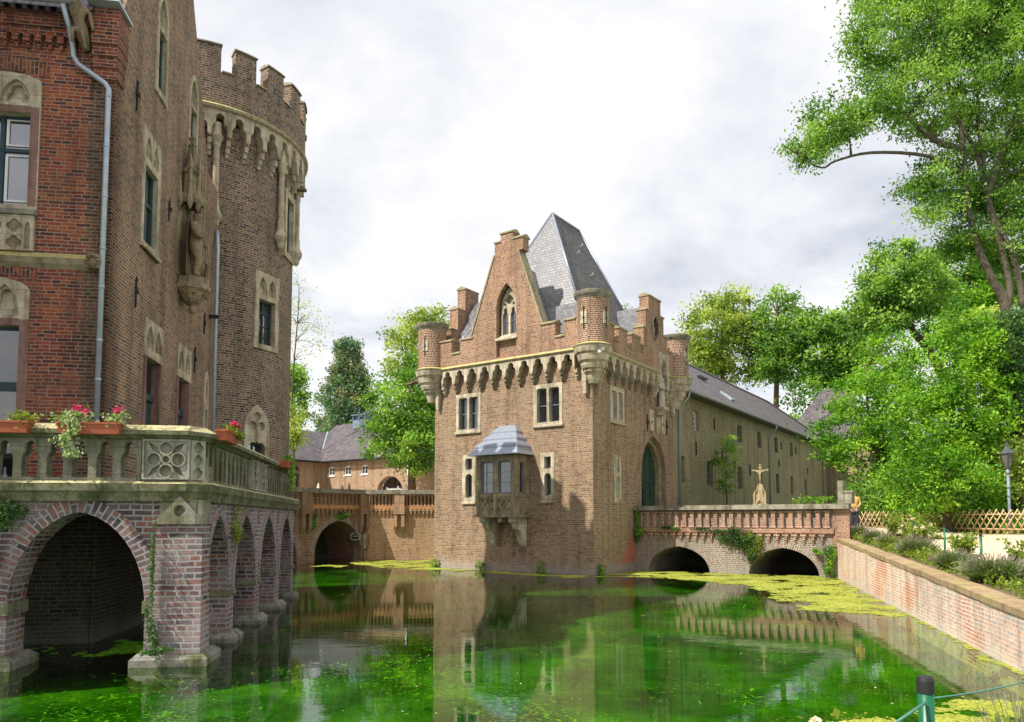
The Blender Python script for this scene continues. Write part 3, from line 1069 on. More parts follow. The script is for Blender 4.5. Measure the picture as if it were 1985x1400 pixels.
# ------------------------------------------------------------------ gatehouse
GX = R(-34.82)
gate = thing('gatehouse', 'square brick gatehouse with steep slate roof, corner turrets and stepped gables', 'gatehouse', (3.56, 32.03, 0), GX)
GW = 9.15
T0 = Matrix.Identity(4)
TR = ROTX                                     # right hand wall (X=0 plane): x -> along the side

# front wall with its window holes
fw_holes = [rect(-7.62, -6.33, 6.82, 8.55), rect(-2.96, -1.66, 6.82, 8.55), rect(-7.22, -6.62, 3.35, 5.5), rect(-2.63, -2.05, 3.35, 5.4), rect(-5.45, -3.5, 2.75, 5.35)]
mb = MB()
mb.plate(rect(-GW, 0, -0.5, 9.6), fw_holes, 0, 0.45, T0)
mb.plate(rect(0.45, GW, -0.5, 9.6), [rect(1.8, 3.0, 7.0, 8.5), arch(5.0, 8.05, 2.0, 4.75, 6.7)], 0, 0.5, TR)
mb.box(-GW, -GW + 0.45, 0.45, GW, -0.5, 9.6)
mb.box(-GW + 0.45, -0.5, GW - 0.45, GW, -0.5, 9.6)
mb.add([(-GW + 0.4, 0.4, 11.0), (-0.4, 0.4, 11.0), (-0.4, GW - 0.4, 11.0), (-GW + 0.4, GW - 0.4, 11.0)], [(0, 1, 2, 3)])
mb.build('wall', M['brick_gate'], gate)
mb = MB()
mb.box(-8.4, -0.75, 0.7, 8.4, 0.5, 9.4)
mb.build('interior', M['dark'], gate)

# parapet standing out on the corbel table, front face with its tall gable
PZ, P0 = 10.1, 10.68
front = [(-8.9, 9.95), (-0.35, 9.95), (-0.35, 11.38), (-1.25, 11.38), (-1.25, P0), (-1.74, P0), (-1.74, 11.38), (-2.43, 11.38),
         (-3.78, 15.2), (-3.5, 15.2), (-3.5, 15.8), (-4.1, 15.8), (-4.1, 16.18), (-4.8, 16.18), (-4.8, 15.8), (-5.15, 15.8), (-5.15, 15.2),
         (-6.57, 11.33), (-7.28, 11.33), (-7.28, P0), (-7.84, P0), (-7.84, 11.38), (-8.9, 11.38)]
nich = arch(-5.05, -3.88, 10.2, 12.6, 13.72)
mb = MB()
mb.plate(front, [nich], -0.3, 0.2, T0)
mb.plate(rect(-5.05, -3.88, 10.2, 11.05), [], -0.12, 0.15, T0)
side = [(0.2, 9.95), (9.0, 9.95), (9.0, 11.33), (7.76, 11.33), (7.76, 12.0), (7.3, 12.0), (7.3, 12.95), (6.93, 12.95), (6.93, 13.75), (5.44, 13.75),
        (5.44, 12.95), (5.1, 12.95), (5.1, 12.0), (4.78, 12.0), (4.78, P0), (4.45, P0), (4.45, 11.33), (3.45, 11.33), (3.45, P0), (2.95, P0), (2.95, 11.33),
        (2.05, 11.33), (2.05, P0), (1.6, P0), (1.6, 11.33), (0.2, 11.33)]
occ = [(6.2 + 0.36 * math.cos(t), 12.25 + 0.55 * math.sin(t)) for t in [2 * math.pi * i / 18 for i in range(18)]]
mb.plate(side, [occ, arch(6.62, 7.72, 9.97, 10.35, 11.05)], -0.3, 0.2, TR)
# left and back parapets with the left stepped gable
TL = Matrix.Translation((-GW, 0, 0)) @ Matrix.Rotation(R(-90), 4, 'Z')
left = [(-9.0, 9.95), (-0.2, 9.95), (-0.2, 11.3), (-0.95, 11.3), (-0.95, 12.45), (-1.5, 12.45), (-1.5, 13.65), (-2.15, 13.65), (-2.15, 14.9), (-3.3, 14.9), (-3.3, 13.65),
        (-4.2, 13.65), (-4.2, 12.45), (-5.0, 12.45), (-5.0, 11.3), (-9.0, 11.3)]
mb.plate(left, [], -0.3, 0.25, TL)
TB = Matrix.Translation((0, GW, 0)) @ Matrix.Rotation(R(180), 4, 'Z')
mb.plate(rect(0.35, 8.9, 9.95, 11.3), [], -0.3, 0.2, TB)
mb.build('parapet', M['brick_dark'], gate)


def capstones(T, spans, proud=0.05, back=0.27, base=-0.3):
    mb = MB()
    for (x0, x1, z) in spans:
        e = 0.04
        mb.mark()
        p = [(x0 - e, base - proud, z), (x1 + e, base - proud, z), (x1 + e, back, z), (x0 - e, back, z),
             (x0 - e, base - proud, z + 0.07), (x1 + e, base - proud, z + 0.07), (x1 + e, 0.0, z + 0.2), (x0 - e, 0.0, z + 0.2), (x1 + e, back, z + 0.07), (x0 - e, back, z + 0.07)]
        mb.add(p, [(0, 3, 2, 1), (0, 1, 5, 4), (4, 5, 6, 7), (7, 6, 8, 9), (2, 3, 9, 8), (1, 2, 8, 6, 5), (3, 0, 4, 7, 9)], T)
    return mb


mb = capstones(T0, [(-8.9, -7.84, 11.383), (-7.28, -6.5, 11.333), (-2.5, -1.74, 11.383), (-1.25, -0.7, 11.383), (-7.8, -7.32, P0 + 0.003), (-1.7, -1.29, P0 + 0.003), (-4.8, -4.1, 16.183), (-5.15, -4.84, 15.803), (-4.06, -3.5, 15.803)])
for a_, b_ in (((-2.43, 11.4), (-3.8, 15.22)), ((-6.57, 11.4), (-5.15, 15.22))):
    dx, dz = b_[0] - a_[0], b_[1] - a_[1]
    l_ = math.hypot(dx, dz)
    nx, nz_ = (dz / l_, -dx / l_) if a_[0] > -4 else (-dz / l_, dx / l_)
    w_ = 0.07
    mb.mark()
    mb.plate([(a_[0], a_[1]), (b_[0], b_[1]), (b_[0] + nx * w_, b_[1] + nz_ * w_), (a_[0] + nx * w_, a_[1] + nz_ * w_)], [], -0.34, 0.26, T0)
mb.build_each('capstone', M['sandmoss'], gate)
mb = capstones(TR, [(0.75, 1.6, 11.333), (2.05, 2.95, 11.333), (3.45, 4.45, 11.333), (5.44, 6.93, 13.753), (5.1, 5.4, 12.953), (6.97, 7.3, 12.953), (4.78, 5.06, 12.003), (7.34, 7.76, 12.003), (1.64, 2.0, P0 + .003), (3.0, 3.4, P0 + .003), (4.5, 4.74, P0 + .003), (7.8, 8.4, 11.333)])
mb.build_each('capstone', M['sandmoss'], gate)
mb = capstones(TL, [(-3.3, -2.15, 14.903), (-2.11, -1.5, 13.653), (-1.46, -0.95, 12.453), (-4.2, -3.34, 13.653), (-5, -4.24, 12.453), (-0.91, -0.6, 11.303)])
mb.build_each('capstone', M['sandmoss'], gate)


# arcaded corbel table under the parapet
def corbeltable(T, x0, x1, n, mat, skip=None):
    mb = MB()
    p = (x1 - x0) / n
    for i in range(n):
        a = x0 + i * p
        if skip and skip[0] < a + p / 2 < skip[1]:
            continue
        pw = 0.1
        o_ = [(a + pw, 9.38)] + trefoil(a + pw, a + p - pw, 9.38, 9.42, 9.84)[2:-1] + [(a + pw, 9.42)]
        tre = trefoil(a + pw, a + p - pw, 9.38, 9.42, 9.84)[2:]
        poly = [(a, 9.95), (a, 9.2), (a + 0.02, 9.14), (a + pw, 9.3)] + tre[::-1] + [(a + p - pw, 9.3), (a + p - 0.02, 9.14), (a + p, 9.2), (a + p, 9.95)]
        mb.plate(poly, [], -0.33, -0.0, T)
        # consoles stepping back to the wall under each springing
        for (za, zb, dy) in ((8.98, 9.16, 0.24), (8.82, 8.98, 0.15), (8.72, 8.82, 0.07)):
            for q in (a, a + p):
                mb.box(q - 0.075, q + 0.075, -dy, 0.02, za, zb, T)
    return mb


corbeltable(T0, -8.45, -0.72, 10, 'sand').build('corbel_table', M['sand'], gate)
corbeltable(TR, 0.75, 6.62, 8, 'sand').build('corbel_table', M['sand'], gate)
corbeltable(TR, 7.75, 8.5, 1, 'sand').build('corbel_table', M['sand'], gate)
mb = MB()
for T, a, b in ((T0, -8.5, -0.65), (TR, 0.65, 6.6), (TR, 7.78, 8.5)):
    mb.mark()
    mb.add([(a, -0.36, 9.9), (b, -0.36, 9.9), (b, -0.42, 9.98), (a, -0.42, 9.98), (a, -0.3, 10.1), (b, -0.3, 10.1), (b, -0.28, 9.9), (a, -0.28, 9.9)],
           [(0, 1, 2, 3), (3, 2, 5, 4), (0, 7, 6, 1), (1, 6, 5, 2), (0, 3, 4, 7)], T)
mb.build_each('string_course', M['sandmoss'], gate)

# corner turrets on stepped round corbels
turret0 = None
for (x, y) in ((0, 0), (-GW, 0), (0, GW), (-GW, GW)):
    sx, sy = (1 if x == 0 else -1), (-1 if y == 0 else 1)
    c = (x + 0.12 * sx, y + 0.12 * sy)
    t_ = MB().lathe([(0.72, 10.02), (0.72, 12.22)], c, 28, R0=0.72).build('corner_turret', M['brick_turret'], gate)
    MB().lathe([(0.02, 8.35), (0.2, 8.4), (0.3, 8.75), (0.42, 8.9), (0.42, 9.0), (0.5, 9.05), (0.56, 9.2), (0.56, 9.3), (0.66, 9.38), (0.72, 9.6), (0.72, 9.66), (0.8, 9.72), (0.86, 9.95), (0.86, 10.0)], c, 28).build('turret_corbel', M['sand'], t_)
    MB().lathe([(0.88, 9.98), (0.9, 10.03), (0.73, 10.13)], c, 28).build('turret_moulding', M['sandmoss'], t_)
    MB().lathe([(0.73, 12.1), (0.76, 12.16), (0.83, 12.26), (0.86, 12.36), (0.86, 12.42), (0.0, 12.47)], c, 28).build('turret_cap', M['greycap'], t_)
    mb, md = MB(), MB()
    for an in ((-95, -10) if x == 0 else (-80, -170)):
        th = R(an) + GX * 0
        n_ = Vector((math.cos(th), math.sin(th)))
        Tl = Matrix.Translation((c[0] + n_.x * 0.72, c[1] + n_.y * 0.72, 0)) @ Matrix.Rotation(th + math.pi / 2, 4, 'Z')
        mb.mark()
        md.mark()
        mb.plate(rect(-0.17, 0.17, 10.95, 11.5), [circ(0, 11.2, 0.075, 10)], -0.012, 0.1, Tl)
        md.plate(rect(-0.03, 0.03, 10.72, 11.72), [], -0.018, 0.02, Tl)
    mb.build_each('loophole_stone', M['sand'], t_)
    md.build_each('loophole_slot', M['dark'], t_)
    # little brackets under the corbel
    mb = MB()
    for (dx, dy) in ((-0.42 * sx, 0.0), (0, -0.42 * sy)):
        mb.mark()
        mb.box(c[0] + dx - 0.11, c[0] + dx + 0.11, c[1] + dy - 0.11, c[1] + dy + 0.11, 8.55, 9.1)
        mb.taper((c[0] + dx - 0.07, c[0] + dx + 0.07, c[1] + dy - 0.07, c[1] + dy + 0.07, 8.0), (c[0] + dx - 0.1, c[0] + dx + 0.1, c[1] + dy - 0.1, c[1] + dy + 0.1, 8.55))
    mb.build_each('turret_bracket', M['sand'], t_)

# steep slate roof with flared foot, short ridge running away
R0, R1 = (-4.2, 3.5, 18.45), (-4.2, 6.3, 18.45)
lv = [(0.45, 10.95, 0), (0.95, 11.75, 0), (1.55, 12.75, 0)]
rows = []
for ins, z, _ in lv:
    rows.append([(-GW + ins, ins, z), (-ins, ins, z), (-ins, GW - ins, z), (-GW + ins, GW - ins, z)])
mb = MB()
for i in range(2):
    a, b = rows[i], rows[i + 1]
    for k in (0, 2, 3):
        q = (k + 1) % 4
        mb.add([a[k], a[q], b[q], b[k]], [(0, 1, 2, 3)])
a = rows[2]
mb.add([a[0], a[1], R0], [(0, 1, 2)])
mb.add([a[2], a[3], R1], [(0, 1, 2)])
mb.add([a[3], a[0], R0, R1], [(0, 1, 2, 3)])
roof = mb.build('roof', M['slate'], gate)
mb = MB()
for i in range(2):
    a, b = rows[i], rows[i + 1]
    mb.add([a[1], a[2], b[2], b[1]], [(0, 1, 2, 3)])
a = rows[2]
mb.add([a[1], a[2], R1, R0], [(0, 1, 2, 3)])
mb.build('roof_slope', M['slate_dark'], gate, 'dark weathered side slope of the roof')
# roof of the side gable and of the front gable
mb = MB()
mb.mark()
mb.add([(-0.1, 4.7, 11.3), (-0.1, 6.2, 13.45), (-3.2, 6.2, 13.45), (-1.2, 4.7, 11.3)], [(0, 1, 2, 3)])
mb.add([(-0.1, 7.7, 11.3), (-1.2, 7.7, 11.3), (-3.2, 6.2, 13.45), (-0.1, 6.2, 13.45)], [(0, 1, 2, 3)])
mb.mark()
mb.add([(-2.75, 0.1, 11.3), (-4.5, 0.1, 15.0), (-4.5, 2.9, 15.0), (-2.75, 1.0, 11.3)][::-1], [(0, 1, 2, 3)])
mb.add([(-6.25, 0.1, 11.3), (-6.25, 1.0, 11.3), (-4.5, 2.9, 15.0), (-4.5, 0.1, 15.0)][::-1], [(0, 1, 2, 3)])
mb.mark()
mb.add([(-9.0, 1.1, 11.3), (-9.0, 2.75, 14.2), (-6.6, 2.75, 14.2), (-7.9, 1.1, 11.3)][::-1], [(0, 1, 2, 3)])
mb.add([(-9.0, 4.4, 11.3), (-7.9, 4.4, 11.3), (-6.6, 2.75, 14.2), (-9.0, 2.75, 14.2)][::-1], [(0, 1, 2, 3)])
mb.build_each('dormer_roof', M['slate'], gate)
mb = MB()
for p in ([a[1], R0], [a[0], R0], [a[2], R1], [R0, R1]):
    mb.mark()
    mb.tube(p, 0.06, 6)
for k in range(4):
    mb.mark()
    mb.tube([rows[0][k], rows[1][k], rows[2][k]], 0.05, 6)
mb.build_each('ridge_cap', M['lead'], roof)
mb = MB()
for (u_, v_) in ((0.5, 0.42), (0.36, 0.62), (0.6, 0.75)):
    p_ = Vector(a[1]).lerp(Vector(a[2]), u_).lerp(Vector(R0).lerp(Vector(R1), u_), v_)
    mb.mark()
    mb.tube([p_ + Vector((-0.05, 0, -0.03)), p_ + Vector((0.18, 0, 0.02)), p_ + Vector((0.2, 0, 0.12))], 0.025, 5)
mb.build_each('roof_hook', M['zinc'], roof)

# tracery window in the gable
gh = arch(-4.94, -3.99, 11.2, 12.55, 13.6)
lt1, lt2 = trefoil(-4.86, -4.52, 11.3, 12.2, 12.6), trefoil(-4.4, -4.07, 11.3, 12.2, 12.6)
eyes = [quatre(-4.46, 13.0, 0.24), circ(-4.72, 12.78, 0.07, 9), circ(-4.2, 12.78, 0.07, 9)]
TG = Matrix.Translation((0, -0.02, 0))
g_win = window(gate, TG, gh, [lt1, lt2], 'sand', 0.02, 0.16, 'greyframe', None, [(-4.86, -4.52, 11.95, 11.98), (-4.4, -4.07, 11.95, 11.98)], None, 0.1, extra_holes=eyes)
mb = MB()
mb.add([(-5.1, -0.36, 10.98), (-3.83, -0.36, 10.98), (-3.83, 0.1, 10.98), (-5.1, 0.1, 10.98), (-5.1, -0.36, 11.05), (-3.83, -0.36, 11.05), (-3.83, 0.0, 11.3), (-5.1, 0.0, 11.3)],
       [(0, 3, 2, 1), (0, 1, 5, 4), (4, 5, 6, 7), (1, 2, 6, 5), (0, 4, 7, 3)])
mb.build('window_sill', M['sand'], g_win)
MB().plate(arch(-5.05, -3.88, 11.0, 12.6, 13.72), [], 0.14, 0.19).build('tympanum', M['sand'], g_win)
mb = MB()
archring(mb, -5.05, -3.88, 12.5, 13.73, 0.22, -0.312, T0, 0.02, point=1.6)
mb.build('arch_ring', M['brick_dark'], gate)
# round reliefs in the stepped gable
mb = MB()
ring_o = [(6.2 + 0.46 * math.cos(t), 12.25 + 0.65 * math.sin(t)) for t in [2 * math.pi * i / 20 for i in range(20)]]
mb.plate(ring_o, [occ], -0.36, 0.0, TR)
mb.build('oculus_frame', M['greycap'], gate)
mb = MB()
mb.plate(occ, [], -0.1, 0.05, TR)
mb.lathe([(0.0, 0.0), (0.09, 0.05), (0.17, 0.25), (0.1, 0.5), (0.12, 0.62), (0.07, 0.78), (0.0, 0.8)], (0, 0), 10, M=TR @ Matrix.Translation((6.2, -0.14, 11.85)))
mb.build('oculus_bust', M['greycap'], gate)


def two_light(T, x0, x1, z0, z1, sash, m='sand'):
    xm, e_ = (x0 + x1) / 2, 0.17
    lights = [rect(x0 + e_, xm - 0.06, z0 + 0.2, z1 - 0.2), rect(xm + 0.06, x1 - e_, z0 + 0.2, z1 - 0.2)]
    lights = [[(l[0][0], l[0][1]), (l[1][0], l[1][1]), (l[2][0], l[2][1] - 0.07), (l[2][0] - 0.06, l[2][1]), (l[3][0] + 0.06, l[3][1]), (l[3][0], l[3][1] - 0.07)] for l in lights]
    bars = [(l[0][0], l[1][0], (z0 + z1) / 2 - 0.02, (z0 + z1) / 2 + 0.02) for l in lights]
    window(gate, T, rect(x0, x1, z0, z1), lights, m, 0.03, 0.3, sash, None, bars, (x0 - 0.03, x1 + 0.03, z0 + 0.08, 0.1), 0.22)


two_light(T0, -7.75, -6.2, 6.69, 8.68, 'greyframe')
two_light(T0, -3.09, -1.53, 6.69, 8.68, 'greyframe')
two_light(TR, 1.67, 3.13, 6.89, 8.62, 'white')
for (x0, x1, z0, z1) in ((-7.33, -6.51, 3.2, 5.62), (-2.72, -1.96, 3.2, 5.5)):
    lights = [rect(x0 + 0.2, x1 - 0.2, z1 - 0.75, z1 - 0.2), arch(x0 + 0.2, x1 - 0.2, z0 + 0.3, z1 - 1.15, z1 - 0.95, 6, False)]
    window(gate, T0, rect(x0, x1, z0, z1), lights, 'sand', 0.03, 0.3, 'greyframe', None, (), (x0 - 0.02, x1 + 0.02, z0 + 0.08, 0.09), 0.22)
# blind slit on the side
x0, x1, z0, z1 = 1.97, 2.72, 3.2, 5.42
mb = MB()
mb.plate(rect(x0, x1, z0, z1), [rect(x0 + 0.2, x1 - 0.2, z1 - 0.8, z1 - 0.2), arch(x0 + 0.2, x1 - 0.2, z0 + 0.2, z1 - 1.2, z1 - 1.0, 6, False)], -0.03, -0.002, TR)
f_ = mb.build('blind_window', M['sand'], gate)
MB().box(x0 + 0.15, x1 - 0.15, -0.006, 0.0, z0 + 0.15, z1 - 0.15, TR).build('blind_panel', M['relief'], f_)

# brick relieving arches over the openings
mb = MB()
for T, a, b, z in ((T0, -7.8, -6.15, 8.7), (T0, -3.14, -1.48, 8.7), (TR, 1.62, 3.18, 8.64), (T0, -2.75, -1.93, 5.52)):
    mb.mark()
    mb.add([(a, -0.008, z), (b, -0.008, z), (b + 0.08, -0.008, z + 0.26), (a - 0.08, -0.008, z + 0.26)], [(0, 1, 2, 3)], T, uvs=[[(0, a), (0, b), (0.26, b + 0.08), (0.26, a - 0.08)]])
    mb.add([(a, -0.008, z), (a, 0.02, z), (b, 0.02, z), (b, -0.008, z)], [(0, 1, 2, 3)], T)
mb.build_each('brick_lintel', M['brick_gate'], gate)

# the gate: brick arch, stone inner order, green door with a wicket
mb = MB()
archring(mb, 5.0, 8.05, 4.75, 6.7, 0.34, -0.012, TR, 0.02)
mb.build('arch_ring', M['brick_gate'], gate)
mb = MB()
mb.plate(arch(5.0, 8.05, 2.0, 4.75, 6.7), [arch(5.28, 7.77, 2.0, 4.75, 6.42)], 0.25, 0.75, TR)
mb.build('gate_surround', M['sandgrey'], gate)
mb = MB()
mb.plate(arch(5.28, 7.77, 1.95, 4.75, 6.42), [arch(5.45, 6.35, 2.0, 3.6, 4.2, 6)], 0.5, 0.58, TR)
for x in (5.9, 6.52, 7.15):
    mb.box(x - 0.03, x + 0.03, 0.47, 0.51, 4.3 if x < 6.3 else 2.0, 5.9, TR)
mb.box(5.3, 7.75, 0.46, 0.51, 4.35, 4.45, TR)
d_ = mb.build('gate_door', M['door'], gate)
MB().plate(arch(5.45, 6.35, 2.0, 3.6, 4.2, 6), [], 0.54, 0.57, TR, back=False).build('wicket_door', M['dark'], d_)
MB().tube([(6.2, 0.46, 2.95), (6.26, 0.46, 2.95), (6.26, 0.53, 2.95)], 0.03, 6, TR).build('handle', M['zinc'], d_)

# niche canopy stone, console and carved shields over the gate
mb = MB()
mb.plate(rect(6.55, 7.85, 9.2, 11.1), [arch(6.85, 7.5, 9.35, 10.2, 10.8, 8)], -0.37, -0.01, TR)
mb.build('niche', M['sand'], gate)
mb = MB()
for i, (r_, z) in enumerate(((0.1, 7.75), (0.2, 7.85), (0.26, 8.0), (0.34, 8.1))):
    mb.box(7.18 - r_, 7.18 + r_, -r_ * 1.3, 0.05, z, z + 0.16, TR)
mb.plate(rect(6.95, 7.42, 6.9, 7.75), [], -0.02, 0.05, TR)
for k in range(5):
    mb.box(7.0, 7.37, -0.04, 0.0, 6.98 + k * 0.15, 7.03 + k * 0.15, TR)
for x in (6.25, 7.75):
    mb.plate(rect(x - 0.24, x + 0.24, 6.95, 8.05), [circ(x, 7.4, 0.12, 10), rect(x - 0.03, x + 0.03, 7.6, 7.9)], -0.05, 0.02, TR)
mb.build('console', M['sand'], gate)
mb = MB()
for x in (5.75, 8.2):
    mb.mark()
    mb.box(x - 0.025, x + 0.025, -0.05, 0, 6.9, 7.75, TR)
    mb.tube([(x - 0.13, -0.04, 7.3), (x, -0.06, 7.45), (x + 0.13, -0.04, 7.3)], 0.03, 5, TR)
mb.build_each('wall_anchor', M['iron'], gate)
# red rendered patch at the foot of the side wall, cement over old brick
mb = MB()
pz = [(2.6, 0.35), (4.15, 0.4), (4.15, 1.75), (3.6, 1.72), (3.35, 1.2), (3.0, 0.9)]
mb.plate(pz, [], -0.006, 0.01, TR)
mb.build('render_patch', M['brick_render'], gate)

# security camera like white fitting on the near turret
mb = MB()
mb.lathe([(0, 0), (0.1, 0.03), (0.12, 0.12), (0.06, 0.2)], (0.75, -0.5), 10, M=Matrix.Translation((0, 0, 9.7)))
mb.box(0.62, 0.8, -0.66, -0.5, 9.92, 10.02)
mb.box(0.68, 0.78, -0.72, -0.6, 9.6, 9.7)
mb.build('floodlight', M['white'], gate)
# gargoyle spout on the far left turret
figure('gargoyle', 'sandgrey', {'a': (-GW - 0.6, -0.35, 9.55, 0.12), 'b': (-GW - 0.95, -0.5, 9.5, 0.1), 'c': (-GW - 1.25, -0.62, 9.42, 0.075), 'd': (-GW - 1.42, -0.68, 9.4, 0.08), 'e': (-GW - 1.0, -0.38, 9.66, 0.03), 'f': (-GW - 1.0, -0.66, 9.66, 0.03)},
       [('a', 'b'), ('b', 'c'), ('c', 'd'), ('b', 'e'), ('b', 'f')], gate)

# oriel
O0, O1, OD = -5.62, -3.38, 1.1
TO = Matrix.Translation((0, -OD, 0))
mb = MB()
mb.box(O0 - 0.08, O1 + 0.08, -OD - 0.08, -0.005, 2.52, 2.66)
mb.plate(rect(O0, O1, 2.66, 3.45), [rect(O0 + 0.28, O0 + 1.02, 2.8, 3.36), rect(O1 - 1.02, O1 - 0.28, 2.8, 3.36)], 0.0, 0.12, TO)
mb.plate(rect(O0, O1, 3.45, 5.38), [[(q[0] + dx, q[1]) for q in [(0.26, 3.62), (0.98, 3.62), (0.98, 5.0), (0.9, 5.12), (0.34, 5.12), (0.26, 5.0)]] for dx in (O0, O1 - 1.24)], 0.0, 0.16, TO)
for xx, sgn in ((O1, 1), (O0, -1)):
    Ts = Matrix.Translation((xx, 0, 0)) @ (ROTX if sgn > 0 else Matrix.Rotation(R(-90), 4, 'Z'))
    q0, q1 = ((-OD + 0.16, -0.002) if sgn > 0 else (0.002, OD - 0.16))
    wx0, wx1 = ((-OD + 0.36, -0.4) if sgn > 0 else (0.4, OD - 0.36))
    mb.plate(rect(q0, q1, 2.66, 5.38), [[(wx0, 3.62), (wx1, 3.62), (wx1, 5.0), (wx1 - .08, 5.12), (wx0 + .08, 5.12), (wx0, 5.0)]], 0.0, 0.14, Ts)
for x in (O0 + 0.12, (O0 + O1) / 2, O1 - 0.12):
    mb.box(x - 0.07, x + 0.07, -OD - 0.07, -OD + 0.02, 2.66, 3.5)
    mb.taper((x - 0.07, x + 0.07, -OD - 0.07, -OD, 3.5), (x - 0.02, x + 0.02, -OD - 0.01, -OD, 3.72))
mb.box(O0 - 0.03, O1 + 0.03, -OD - 0.04, -0.005, 3.46, 3.56)
oriel = mb.build('oriel', M['sandgrey'], gate)
mb = MB()
for cxx in (O0 + 0.65, O1 - 0.65):
    s_ = 0.36
    mb.mark()
    mb.plate(rect(cxx - s_ - 0.005, cxx + s_ + 0.005, 2.81, 3.35), [quatre(cxx, 3.08, 0.2), circ(cxx - 0.26, 3.26, 0.055, 8), circ(cxx + 0.26, 3.26, 0.055, 8), circ(cxx - 0.26, 2.9, 0.055, 8), circ(cxx + 0.26, 2.9, 0.055, 8)], 0.03, 0.08, TO)
    mb.plate(rect(cxx - s_, cxx + s_, 2.8, 3.36), [], 0.09, 0.11, TO)
mb.build_each('tracery_panel', M['sandgrey'], oriel)
mb, sb = MB(), MB()
for xa in (O0 + 0.26, O1 - 0.98):
    mb.plate(rect(xa, xa + 0.72, 3.6, 5.12), [], 0.12, 0.13, TO, back=False)
    sb.plate(rect(xa, xa + 0.72, 3.6, 5.12), [rect(xa + 0.07, xa + 0.65, 3.68, 5.05)], 0.08, 0.125, TO)
    for z in (4.12, 4.6):
        sb.box(xa, xa + 0.72, 0.1, 0.124, z - 0.012, z + 0.012, TO)
sb.box(O0 + 0.52, O0 + 0.545, 0.1, 0.124, 3.65, 5.08, TO)
Ts = Matrix.Translation((O1, 0, 0)) @ ROTX
mb.plate(rect(-0.8, -0.35, 3.6, 5.12), [], 0.1, 0.12, Ts, back=False)
sb.plate(rect(-0.8, -0.35, 3.6, 5.12), [rect(-0.7, -0.45, 3.68, 5.05)], 0.06, 0.105, Ts)
mb.build('pane', M['glass'], oriel)
sb.build('sash', M['greyframe'], oriel)
mb = MB()
lv = [(0.3, 5.4), (0.62, 5.83), (0.95, 6.17), (1.25, 6.5), (1.6, 6.92)]
xl, xr, dd = O0 - 0.3, O1 + 0.3, OD + 0.3
prev = None
for i in range(4):
    f0, f1 = i / 4.0, (i + 1) / 4.0
    z0, z1 = 5.42 + 1.45 * f0, 5.42 + 1.45 * f1 + 0.02
    L0, L1 = xl + 0.98 * f0 - (0.05 if i else 0), xl + 0.98 * f1
    r0_, r1_ = xr - 0.98 * f0 + (0.05 if i else 0), xr - 0.98 * f1
    d0, d1 = dd * (1 - 0.93 * f0) + (0.05 if i else 0), dd * (1 - 0.93 * f1)
    up = 0.06 if i else 0.0
    p = [(L0, -d0, z0 + up), (r0_, -d0, z0 + up), (r0_, 0, z0 + up), (L0, 0, z0 + up), (L1, -d1, z1), (r1_, -d1, z1), (r1_, 0, z1), (L1, 0, z1), (L0, -d0, z0 - 0.02), (r0_, -d0, z0 - 0.02), (r0_, 0, z0 - 0.02), (L0, 0, z0 - 0.02)]
    mb.add(p, [(0, 1, 5, 4), (1, 2, 6, 5), (3, 0, 4, 7), (4, 5, 6, 7), (8, 9, 1, 0), (9, 10, 2, 1), (11, 8, 0, 3), (8, 11, 10, 9)])
mb.build('oriel_roof', M['lead'], oriel)
mb = MB()
for xb in (O0 + 0.12, O1 - 0.45):
    prof = [(0.0, 2.52), (-1.02, 2.52), (-1.02, 2.3), (-0.8, 2.24), (-0.72, 2.0), (-0.45, 1.85), (-0.3, 1.5), (-0.12, 1.2), (0.0, 1.1)]
    Tq = Matrix.Translation((xb + 0.33, 0, 0)) @ ROTX
    mb.mark()
    mb.plate(prof[::-1] if area(prof) < 0 else prof, [], 0, 0.33, Tq)
mb.mark()
mb.box(-4.62, -4.4, -0.75, -0.3, 2.3, 2.5)
mb.build_each('oriel_bracket', M['sand'], oriel)

# statue of a robed saint above the gate, standing on the console
st = thing('saint_statue', 'pale stone robed saint statue standing in the niche over the gate arch', 'statue', gate.matrix_basis @ Vector((0.22, 7.18, 8.28)), GX)
mb = MB()
mb.grid([[(0.14 * a * math.cos(t) - 0.02, b * math.sin(t), z) for t in [2 * math.pi * i / 14 for i in range(14)] for a, b in [(1, s_ * (1 + 0.09 * math.sin(5 * t)))]] for z, s_ in ((0, 0.26), (0.1, 0.25), (0.45, 0.2), (0.75, 0.21), (0.95, 0.23), (1.12, 0.25), (1.22, 0.15), (1.27, 0.07))], True, cap1=True)
mb.lathe([(0.055, 1.24), (0.075, 1.3), (0.1, 1.38), (0.1, 1.46), (0.06, 1.54), (0.02, 1.7), (0.0, 1.72)], (0.0, 0), 12)
mb.tube([(0.02, 0.24, 1.12), (0.17, 0.22, 0.95), (0.22, 0.05, 0.98)], [0.07, 0.06, 0.05], 7)
mb.tube([(0.02, -0.24, 1.12), (0.15, -0.22, 0.92), (0.2, -0.08, 0.86)], [0.07, 0.06, 0.05], 7)
mb.tube([(0.2, 0.25, 0.1), (0.2, 0.24, 1.5), (0.2, 0.33, 1.6)], 0.02, 6)
mb.box(-0.2, 0.2, -0.26, 0.26, -0.08, 0.0)
mb.build('figure', M['statue_pale'], st)

